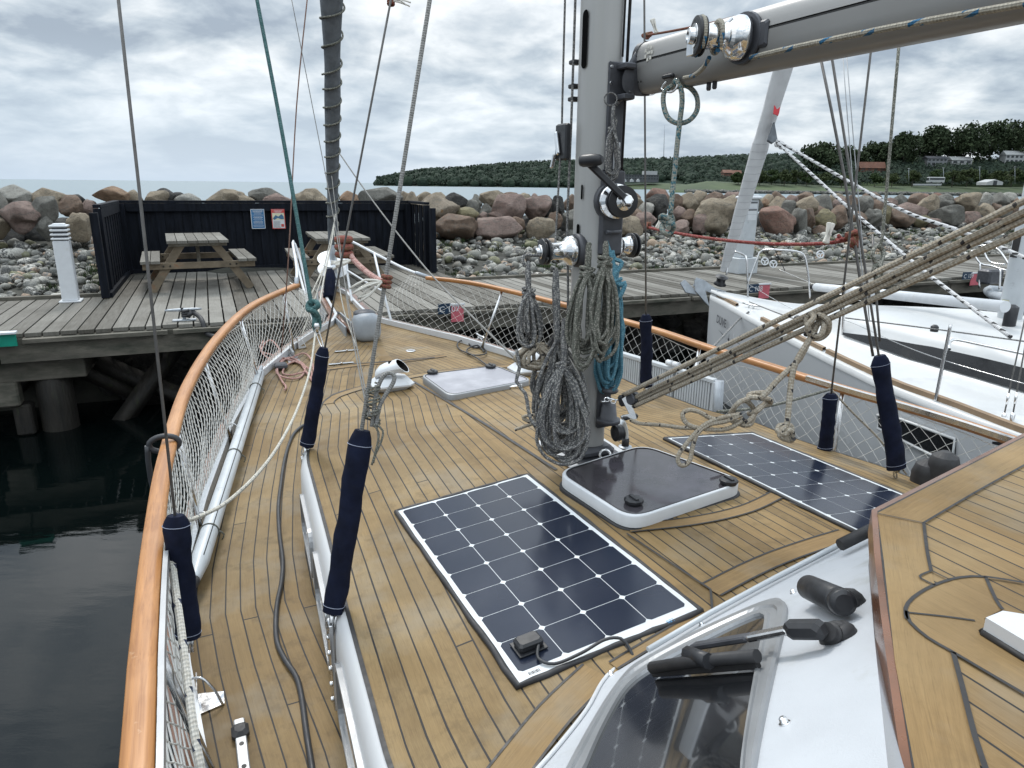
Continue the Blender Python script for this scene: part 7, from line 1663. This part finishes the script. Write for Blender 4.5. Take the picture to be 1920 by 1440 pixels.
tag(m.build('pink_rope_heap', M['rpink']), 'faded pink rope lying in loose loops on the port foredeck', 'rope')
m = MB(); m.box(on(527, 690, hz2)+ZV*.02, US*.05, SS*.05, ZV*.02, .01); tag(m.build('snatch_block', M['dgrey']), 'dark block half hidden under the faded pink rope', 'block')
m = MB(); pk = [(930, 700), (905, 680), (885, 668), (862, 655), (858, 645), (872, 640), (900, 648), (912, 662), (900, 668), (880, 664), (876, 656), (895, 650), (908, 660)]
m.tube(cr([on(x, y, hz2)+ZV*.006*(i % 3) for i, (x, y) in enumerate(pk)], .02), .0065, 7); m.tube(cr([on(x, y, hz2) for x, y in ((875, 640), (890, 652), (915, 645), (905, 636), (885, 640))], .02), .0065, 7)
tag(m.build('shore_cable', M['hose']), 'black cable coiled by the starboard foredeck cleat', 'cable')
m = MB(); q = nearl(300, 815, B(cP[0].x, cP[0].y, 1.8), B(cP[0].x, cP[0].y, 1.8)+US) ; qq = on(308, 832, zrl); tu = US
m.tube(cr([qq+SS*.055*math.cos(a)+ZV*(.032*math.sin(a)) for a in [i*.7 for i in range(9)]], .01, True), .011, 8, closed=True); m.tube(cr([qq-SS*.06-ZV*.0, qq-SS*.065-ZV*.12, qq-SS*.05-ZV*.4, qq-SS*.05-ZV*.7], .04), .011, 8)
tag(m.build('fender_line', M['hose']), 'black rope tied round the near varnished cap rail', 'rope')
# gangway standing along the starboard side deck
ga = Zp(1150, 656, 1.62); gb = Zp(1342, 712, 1.62); gq = (gb-ga); gq.z = 0; L_ = gq.length; gd = gq/L_; gn = gd.cross(ZV)
if gn.dot(CAM-ga) < 0: gn = -gn
gw = thing('gangway', 'ribbed aluminium gangway standing on edge along the starboard net', 'gangway', ga-ZV*.36)
L0 = -.35; m = MB(); hgt = .37
for z in (0, -hgt): m.box(ga+gd*(L_+L0)/2+ZV*(z-.01), gd*(L_-L0)/2, gn*.022, ZV*.014, .004)
for x in (L0, L_): m.box(ga+gd*x+ZV*(-hgt/2-.01), gd*.014, gn*.022, ZV*hgt/2, .004)
m.build('frame', M['pole'], gw)
for k in range(4):
    x0 = L0+.02+(L_-L0-.03)*k/4; x1 = x0+(L_-L0-.03)/4-.018; m = MB(); nr = 14
    for j in range(nr): m.box(ga+gd*lerp(x0, x1, (j+.5)/nr)+ZV*(-hgt/2-.01), gd*(x1-x0)/nr*.36, gn*.012, ZV*(hgt/2-.014), .002)
    m.box(ga+gd*(x0+x1)/2+ZV*(-hgt/2-.01)-gn*.006, gd*(x1-x0)/2, gn*.006, ZV*(hgt/2-.016)); m.build('ribbed_panel', M['pole'], gw)
m = MB(); m.box(ga+gd*(L_+L0)/2+ZV*(-hgt/2-.01)-gn*.016, gd*(L_-L0)/2*.99, gn*.002, ZV*(hgt/2-.01)); m.build('back_panel', M['seam'], gw)
for x in (.62, .68):
    q = ga+gd*L_*x+ZV*.03+gn*.02; m = MB(); m.lathe(q-gd*.035, gd, [(0, .02), (.05, .02)], 14); m.build('roller', M['white'], gw)
m = MB(); m.tube([gb+ZV*0+gd*.03, gb-ZV*.38+gd*.05], .03, 12); m.build('end_pipe', M['galv'], gw)
m = MB(); q = Dp(1740, 905, 3.0)
for x, y, d in ((1735, 910, 3.0), (1765, 896, 2.95)):
    m = MB(); q = Dp(x, y, d); m.lathe(q-ZV*.16, ZV, [(0, .02), (.02, .05), (.06, .062), (.22, .062), (.26, .05), (.28, .02)], 18); tag(m.build('black_fender', M['rub']), 'black round-topped fender behind the deckhouse roof, %s of two' % ('left' if x < 1750 else 'right'), 'fender')
# ================================================================ neighbouring white yacht
bow = Zp(1333, 556, 1.32); mb = Zp(1893, 594, 1.70); CD = (mb-bow); CD.z = 0; CD.normalize(); CW = CD.cross(ZV)   # aft, and sideways
if CW.dot(CAM-bow) < 0: CW = -CW
def NB(l, w, z): return Vector((bow.x, bow.y, 0))+CD*l+CW*w+ZV*z
def INB(p): d = p-Vector((bow.x, bow.y, 0)); return d.dot(CD), d.dot(CW)
zsh = lambda l: 1.33-.018*l if l < 6 else 1.222
spx = [(1333, 556), (1375, 579), (1417, 603), (1494, 643), (1581, 687), (1669, 729), (1773, 767), (1843, 795), (1913, 822)]
sw = [INB(on(x, y, lambda l, w: zsh(l), 1.3, INB)) for x, y in spx]; sw[0] = (0, .02)
sw = sorted(sw); sw = [sw[0]]+[q for i, q in enumerate(sw[1:]) if q[0] > sw[i][0]+.05]; sw.append((sw[-1][0]+2.5, sw[-1][1]*1.02))
def wB(l): return interp([q[0] for q in sw], [q[1] for q in sw], l) if l > 0 else .02
nb = thing('neighbour_yacht', 'white yacht with silver grey topsides lettered DUVE at the bow, moored to starboard', 'sailing boat', NB(3, 0, 0))
LB = [0, .08, .2, .4, .7, 1.0, 1.4, 1.8, 2.3, 2.8, 3.3, 3.8, 4.3, 4.8, 5.4, 6.0, 6.8, 7.6]
b = MB(); rows = []
def hullpt(l, sgn, k):
    w = wB(l); z = zsh(l); return [NB(l, sgn*(w+.0), z), NB(l, sgn*w*.995, z-.05), NB(l+.02, sgn*w*.97, .75), NB(l+.06, sgn*w*.90, .25), NB(l+.1, sgn*w*.80, -.1), NB(l+.3, 0, -.8)][k]
for l in LB: rows.append([hullpt(l, 1, k) for k in range(6)]+[hullpt(l, -1, k) for k in range(4, -1, -1)])
b.grid(rows); b.build('topsides', M['hullB'], nb)
b = MB(); rows = []
hC = lambda l: interp([0, 1.2, 2.2, 3.2, 4.3, 8], [0, .02, .45, .85, 1, 1], l); cw_ = lambda l: interp([0, 1.2, 2.4, 3.6, 5, 8], [.1, .25, .62, .92, 1.08, 1.12], l)
for l in LB:
    w = wB(l); z = zsh(l); c = min(cw_(l), w*.8); h = hC(l); pr = [(w, z-.045), (w, z+.012), (w-.05, z+.012), (max(.01, w-.10), z+.02), (lerp(c, w-.1, .35) if w > .2 else .01, z+.035), (c, z+.045+.03*h), (c*.93, z+.06+.20*h), (c*.82, z+.075+.28*h), (c*.45, z+.085+.34*h), (0, z+.09+.36*h)]
    rows.append([NB(l, a, zz) for a, zz in pr]+[NB(l, -a, zz) for a, zz in reversed(pr[:-1])])
b.grid(rows, flip=True); b.build('deck', M['gelB'], nb)
M['woodB'] = simple('brown toe strip', (.24, .165, .10), .6, var=.15, scale=8)
def strip(l0, l1, sgn, name='toe_strip'):
    m = MB(); rows = []; n = max(3, int((l1-l0)/.15))
    for i in range(n+1):
        l = lerp(l0, l1, i/n); w = sgn*(wB(l)-.06); z = zsh(l)+.012; rows.append([NB(l, w+sgn*.0, z), NB(l, w, z+.04), NB(l, w-sgn*.045, z+.042), NB(l, w-sgn*.05, z)])
    m.grid(rows, smooth=False); m.build(name, M['woodB'], nb)
for a, e in (((1352, 548), (1386, 572)), ((1424, 598), (1549, 655)), ((1553, 658), (1913, 815))):
    l0 = INB(on(a[0], a[1], lambda l, w: zsh(l)+.03, 1.3, INB))[0]; l1 = INB(on(e[0], e[1], lambda l, w: zsh(l)+.03, 1.3, INB))[0]
    if e[0] > 1900: l1 = 7.5
    strip(max(.12, l0), l1, 1)
strip(.5, 1.9, -1); strip(2.1, 7, -1)
# coachroof window band, handrail, deck hatch
def side_(l, f):   # point on the coachroof flank
    c = min(cw_(l), wB(l)*.8); z = zsh(l); h = hC(l); return NB(l, c*(1-.07*f)+.012, z+.055+.03*h+f*(.165*h))
b = MB(); wl_ = [(2.75, .02, .35), (3.1, -.05, .62), (3.8, -.12, .92), (4.6, -.14, .98), (6.5, -.15, 1.0)]
rows = []
for i in range(26):
    l = lerp(2.75, 6.5, i/25); lo = interp([q[0] for q in wl_], [q[1] for q in wl_], l); hi = interp([q[0] for q in wl_], [q[2] for q in wl_], l); rows.append([side_(l, lerp(max(.02, lo+.12), hi, k/3)) for k in range(4)])
b.grid(rows, flip=True); b.build('cabin_window', simple('black acrylic strip', (.008, .009, .011), .22, var=.1), nb)
def Bp(name, pts, r, mat, n=8): m = MB(); m.tube(cr(pts, .05), r, n); return m.build(name, mat, nb)
hz = lambda l, w: zsh(l)+.42
Bp('handrail', [on(x, y, hz, 1.6, INB)+ZV*z for x, y, z in ((1781, 650, -.02), (1786, 642, .02), (1850, 654, .02), (1930, 671, .02), (1990, 682, .02))], .011, M['steel'])
# name and emblem on the bow
hp0 = hullpt(.25, 1, 1); hp1 = hullpt(1.2, 1, 1); hd_ = (hp1-hp0).normalized(); hn = hd_.cross(ZV); 
if hn.dot(CAM-hp0) < 0: hn = -hn
def hpx_(x, y, off=.03): return plane(x, y, hp0+hn*off, hn)
c = hpx_(1343, 604); M['letter'] = simple('dark lettering', (.05, .05, .06), .5)
dd = hpx_(1372, 622)-c
text('boat_name', 'DUVE', c, dd, ZV*1, .15, M['letter'], nb, lift=.0, bold=.002)
st = hpx_(1366, 637); m = MB(); X_ = dd.normalized(); Y_ = X_.cross(hn).normalized(); Y_ = Y_ if Y_.z > 0 else -Y_
for a, L_ in ((90, .10), (270, .11), (0, .05), (180, .05), (45, .03), (225, .03), (135, .03), (315, .03)):
    th = math.radians(a); v = X_*math.cos(th)+Y_*math.sin(th); n_ = X_*-math.sin(th)+Y_*math.cos(th); m.poly([st-n_*.013, st+v*L_, st+n_*.013])
for x0, y0, x1, y1 in ((1346, 617, 1358, 630), (1372, 636, 1402, 655)): m.poly([hpx_(x0, y0), hpx_(x1, y1-1), hpx_(x1, y1+2)])
m.build('compass_emblem', M['letter'], nb)
hs0 = hullpt(4.2, 1, 1); hs1 = hullpt(5.4, 1, 1); hd2 = (hs1-hs0).normalized(); hn2 = hd2.cross(ZV); hn2 = hn2 if hn2.dot(CAM-hs0) > 0 else -hn2
m = MB(); pl = [plane(x, y, hs0+hn2*.01, hn2) for x, y in ((1646, 778), (1690, 786), (1791, 823), (1786, 866), (1745, 852), (1646, 803))]; m.prism(pl, -hn2*.05); m.build('hull_window', M['glassdark'], nb)
m = MB(); m.tube([p+hn2*.004 for p in pl], .012, 6, closed=True); m.build('window_surround', M['gelB'], nb)
m = MB(); pl = [plane(x, y, hs0+hn2*.012, hn2) for x, y in ((1862, 812), (1888, 818), (1884, 838), (1860, 832))]; m.prism(pl, -hn2*.03); m.build('hull_fitting', M['blk'], nb)
# pulpit, stanchions and lifelines
def BD(x, y, l, w): p0 = NB(l, w, 0); return plane(x, y, p0, Vector((fw.x, fw.y, 0)).normalized())
Bp('pulpit', [BD(1362, 516, .35, -.25), BD(1370, 476, .25, -.2), BD(1380, 472, .2, -.1), BD(1396, 479, .45, .15), BD(1400, 488, .5, .2), BD(1402, 540, .55, .22), BD(1402, 575, .6, .22)], .0125, M['steel'])
Bp('pulpit', [BD(1402, 532, .6, .2), BD(1420, 484, .7, -.1), BD(1430, 469, .8, -.3), BD(1470, 469, 1.1, -.5), BD(1500, 473, 1.3, -.7), BD(1510, 485, 1.35, -.75), BD(1516, 520, 1.4, -.75), BD(1519, 560, 1.4, -.75)], .0125, M['steel'])
for x0, y0, x1, y1, l, w in ((1585, 530, 1578, 656, 2.6, .95),):
    Bp('stanchion', [BD(x0, y0, l, w), BD(x1, y1, l, w)], .0125, M['steel'])
for l in (4.4, 6.2): Bp('stanchion', [NB(l, wB(l)-.05, zsh(l)), NB(l, wB(l)-.06, zsh(l)+.6)], .0125, M['steel'])
Bp('lifeline', [BD(1402, 532, .6, .2), BD(1500, 586, 1.8, .6), BD(1582, 600, 2.6, .95), NB(4.4, wB(4.4)-.06, zsh(4.4)+.33), NB(6.2, wB(6.2)-.06, 1.55)], .003, M['steel'], 5)
Bp('lifeline', [BD(1460, 505, .6, -.8), BD(1600, 560, 2.2, -1.3), BD(1900, 640, 5, -1.6)], .003, M['steel'], 5)
Bp('jib_sheet_line', [on(x, y, lambda l, w: zsh(l)+.12+.3*hC(l), 1.5, INB) for x, y in ((1405, 566), (1495, 599), (1530, 592))], .006, M['rg'], 6)
Bp('jib_sheet_line', [on(x, y, lambda l, w: zsh(l)+.12+.36*hC(l), 1.5, INB) for x, y in ((1585, 596), (1752, 617), (1920, 640), (1990, 650))], .006, M['rg'], 6)
for x, y in ((1495, 599), (1752, 617)):
    c = on(x, y, lambda l, w: zsh(l)+.1+.36*hC(l), 1.5, INB); m = MB(); m.lathe(c, ZV, [(-.02, .03), (.02, .03), (.035, .015)], 12); m.build('deck_organiser', M['blk'], nb)
for x, y in ((1434, 490), (1450, 495), (1538, 477)):
    c = BD(x, y, .8, -.2); m = MB(); m.tube([c+(rt*math.cos(a)+up*math.sin(a))*.045 for a in [i*.45 for i in range(14)]], .008, 6, closed=True)
    for a in (.5, 2.6, 4.7): m.tube([c, c+(rt*math.cos(a)+up*math.sin(a))*.045], .008, 5)
    m.build('net_disc', M['white'], nb)
# mast, furled jib, rigging screws
m = MB(); R = [m.add([mb+ZV*z+CD*.10*math.cos(6.28318*k/20)+CW*.075*math.sin(6.28318*k/20) for k in range(20)]) for z in (-.3, 1, 3, 12)]
for a, e in zip(R, R[1:]):
    for i in range(20): m.face([a+i, a+(i+1) % 20, e+(i+1) % 20, e+i], smooth=True)
bmst = m.build('mast', M['pole'], nb)
m = MB(); m.box(mb-ZV*.06, CD*.17, CW*.13, ZV*.04, .02); m.build('mast_collar', M['blk'], nb)
m = MB(); m.box(mb+ZV*.62+CW*.078-CD*.03, CD*.03, CW*.003, ZV*.09, .01); m.build('mast_slot', M['seam'], nb)
m = MB(); m.box(mb+ZV*.12+CW*.078-CD*.02, CD*.03, CW*.002, ZV*.035, .01); m.build('mast_sticker', M['map_y'] if 'map_y' in M else simple('pale yellow sticker', (.5, .48, .25), .5), nb)
cp = [BD(1878, 800, 5.0, 1.3), BD(1895, 800, 5.1, 1.3)]
for i, c in enumerate(cp):
    tp = mb+ZV*7+CW*.6; t2 = onray(1930+i*8, 560, c, tp); m = MB(); m.tube([c-ZV*.12, c, c+(t2-c)*1.6], .005, 6); m.build('shroud_wire', M['wire'], nb)
    dv = (t2-c).normalized(); m = MB(); m.lathe(c-dv*.02, dv, [(0, .008), (.03, .016), (.10, .016), (.12, .008)], 10); m.lathe(c+dv*.16, dv, [(0, .009), (.08, .009)], 10); m.build('turnbuckle', M['chrome'], nb)
m = MB(); m.box(cp[0]-ZV*.12+CW*.01, CD*.035, CW*.012, ZV*.07, .006); m.build('chainplate_cover', M['blk'], nb)
jb0 = BD(1357, 508, .15, 0); jt = onray(1475, 105, jb0, mb+ZV*10); jd = (jt-jb0).normalized(); JL = (jt-jb0).length
ns = thing('furled_jib', 'pale grey furled jib with a small red crown mark on the neighbouring forestay', 'furled sail', jb0)
X = rt-jd*rt.dot(jd); X.normalize(); Yv = jd.cross(X); m = MB(); rows = []
for i in range(80):
    f = i/79*1.5; d = f*JL; w = interp([0, .1, .35, .62, .66, 1, 1.5], [.05, .07, .09, .105, .092, .112, .125], f); c = jb0+jd*d; rows.append([c+X*w*(1+.05*noise.noise(Vector((math.cos(th), math.sin(th), d*3))))*math.cos(th)+Yv*w*.8*math.sin(th) for th in [6.28318*k/18 for k in range(19)]])
m.grid(rows); m.build('rolled_sail', M['whitecanvas'], ns)
m = MB(); pts = []
for i in range(330):
    f = i/329*.64; w = interp([0, .1, .35, .62, .66], [.05, .07, .09, .105, .092], f)*1.0+.001; th = i*.36; pts.append(jb0+jd*f*JL+X*w*math.cos(th)+Yv*w*.8*math.sin(th))
m.tube(pts, .0022, 4); m.build('sleeve_seam', M['alu'], ns)
dj = (nearl(1455, 205, jb0, jt)-CAM).dot(fw)-.13; m = MB(); cpx = [(1450, 213), (1452, 197), (1457, 205), (1463, 200), (1461, 212), (1459, 217)]; m.prism([Dp(x, y, dj) for x, y in cpx], fw*.01); m.build('crown_mark', simple('red mark', (.5, .02, .03), .5), ns)
m = MB(); m.prism([Dp(1452, 228, dj+.1), Dp(1458, 262, dj+.1), Dp(1449, 268, dj+.1), Dp(1440, 262, dj+.1)], fw*.05); m.build('sail_clew', M['canvas'], ns)
m = MB(); m.lathe(jb0-jd*.22, jd, [(0, .05), (.02, .09), (.05, .06), (.1, .06), (.13, .09), (.15, .04)], 16); m.build('furling_drum', M['blk'], ns)
djs = dj+.1
for lb_, px in (('black and white spiral sheet, lower one, from the furled jib to the mast foot', [(1456, 266, djs), (1520, 325, djs-.6), (1600, 397, djs-1.2), (1720, 498, djs-2), (1800, 560, djs-2.5), (1895, 632, djs-3)]), ('black and white spiral sheet, upper one, from the furled jib towards the right edge', [(1456, 264, djs), (1500, 288, djs-.2), (1600, 345, djs-.8), (1700, 398, djs-1.4), (1812, 437, djs-2.0), (1960, 500, djs-2.6)])):
    m = MB(); m.tube(cr([Dp(*p) for p in px], .1), .017, 8); tag(m.build('spiral_sheet', M['rspiral']), lb_, 'rope')
m = MB(); m.tube(cr([Dp(1456+6*math.cos(a)+i, 268+5*math.sin(a)+i*.5, djs) for i, a in enumerate([k*.8 for k in range(14)])], .01), .015, 6); tag(m.build('sheet_knot', M['rspiral']), 'spiral sheets knotted at the clew of the furled jib', 'knot')
# white pole lying on the far side deck of the neighbour
pa = BD(1527, 538, 1.5, -.9); pb_ = BD(1885, 575, 5, -1.3); po = thing('deck_pole', 'long white pole lying along the far side of the neighbouring deck', 'pole', (pa+pb_)/2); ax = (pb_-pa).normalized()
m = MB(); m.lathe(pa, ax, [(0, .03), (.04, .05), ((pb_-pa).length, .05)], 16); m.build('pole_tube', M['white'], po); m = MB(); m.lathe(pa-ax*.1, ax, [(0, .02), (.08, .04), (.12, .045)], 12); m.build('pole_end', M['blk'], po)
# anchor on the bow roller
an = thing('plough_anchor', 'galvanised plough anchor hanging over the neighbouring bow', 'anchor', BD(1305, 545, -.35, 0))
da = (BD(1305, 545, -.35, 0)-CAM).dot(fw)
m = MB(); m.prism([Dp(x, y, da) for x, y in ((1276, 530), (1284, 524), (1300, 540), (1306, 552), (1286, 548))], fw*.05); m.prism([Dp(x, y, da-.05) for x, y in ((1303, 524), (1318, 526), (1330, 574), (1322, 566), (1304, 545))], fw*.04); m.prism([Dp(x, y, da+.02) for x, y in ((1306, 520), (1322, 526), (1352, 548), (1358, 558), (1330, 548), (1300, 536))], fw*.03); m.build('fluke', M['galv'], an)
m = MB(); m.tube([Dp(1312, 534, da), Dp(1360, 548, da+.3)], .018, 6); m.build('shank', M['galv'], an)
ml = [on(1404, 585, lambda l, w: zsh(l)+.04, 1.3, INB), hpx_(1385, 600, .04), Dp(1345, 642, 7.6), Dp(1300, 690, 6.6), Dp(1262, 730, 6.0)]
line('mooring_line', 'grey mooring line from the neighbouring bow cleat down past its hull', ml, .012, M['rg'])
c = on(1408, 580, lambda l, w: zsh(l)+.02, 1.3, INB); cleat('bow_cleat', c, CD, .3, M['steel'], nb)
# ---- small boat beyond
cb = Zp(1822, 545, 1.15); sb = thing('small_motor_boat', 'small grey boat with steel bow rail, partly hidden behind the neighbouring mast', 'boat', cb)
X = PD; Yv = PN; m = MB(); rows = []
for t, w, z in ((0, .05, 1.12), (.15, .3, 1.1), (.5, .62, 1.05), (1.2, .9, 1.0), (3.5, 1.0, .95)):
    c = Vector((cb.x, cb.y, 0))-Yv*t+X*.55; rows.append([c-X*w+ZV*z, c-X*w*.95+ZV*(z-.25), c-X*w*.7, c+X*w*.7, c+X*w*.95+ZV*(z-.25), c+X*w+ZV*z, c-X*w+ZV*z])
m.grid(rows, flip=True); m.build('hull', M['gelB'], sb)
m = MB(); m.tube(cr([Vector((cb.x, cb.y, 0))+X*.55-Yv*t-X*w+ZV*1.12 for t, w in ((3.5, 1.0), (1.2, .9), (.5, .62), (.1, .25))]+[Vector((cb.x, cb.y, 0))+X*.55+Yv*.05+ZV*1.14]+[Vector((cb.x, cb.y, 0))+X*.55-Yv*t+X*w+ZV*1.12 for t, w in ((.1, .25), (.5, .62), (1.2, .9), (3.5, 1.0))], .1), .07, 10); m.build('rubber_bumper', M['greyplast'], sb)
dc = (cb-CAM).dot(fw)
def Sp(name, pts, r=.016): m = MB(); m.tube(cr([Dp(x, y, d) for x, y, d in pts], .06), r, 8); m.build(name, M['steel'], sb)
Sp('bow_rail', [(1822, 470, dc), (1838, 494, dc-.1), (1856, 498, dc-.2), (1890, 508, dc-.5)]); Sp('bow_rail', [(1834, 462, dc+.2), (1850, 460, dc+.1), (1872, 468, dc-.2), (1893, 498, dc-.4)]); Sp('bow_rail', [(1842, 462, dc), (1855, 490, dc-.1), (1885, 496, dc-.4)])
Sp('rail_leg', [(1838, 494, dc-.1), (1836, 540, dc-.1)]); Sp('rail_leg', [(1876, 504, dc-.4), (1874, 545, dc-.4)])
m = MB(); m.box(Dp(1856, 518, dc-.1), X*.18, Yv*.12, ZV*.12, .03); m.build('anchor_locker', M['dgrey'], sb)
tag((lambda mm: (mm.lathe(Dp(1885, 640, 6.0), ZV, [(0, .02), (.02, .05), (.3, .05), (.32, .02)], 12), mm.build('winch_cover', M['blk'], nb))[1])(MB()))
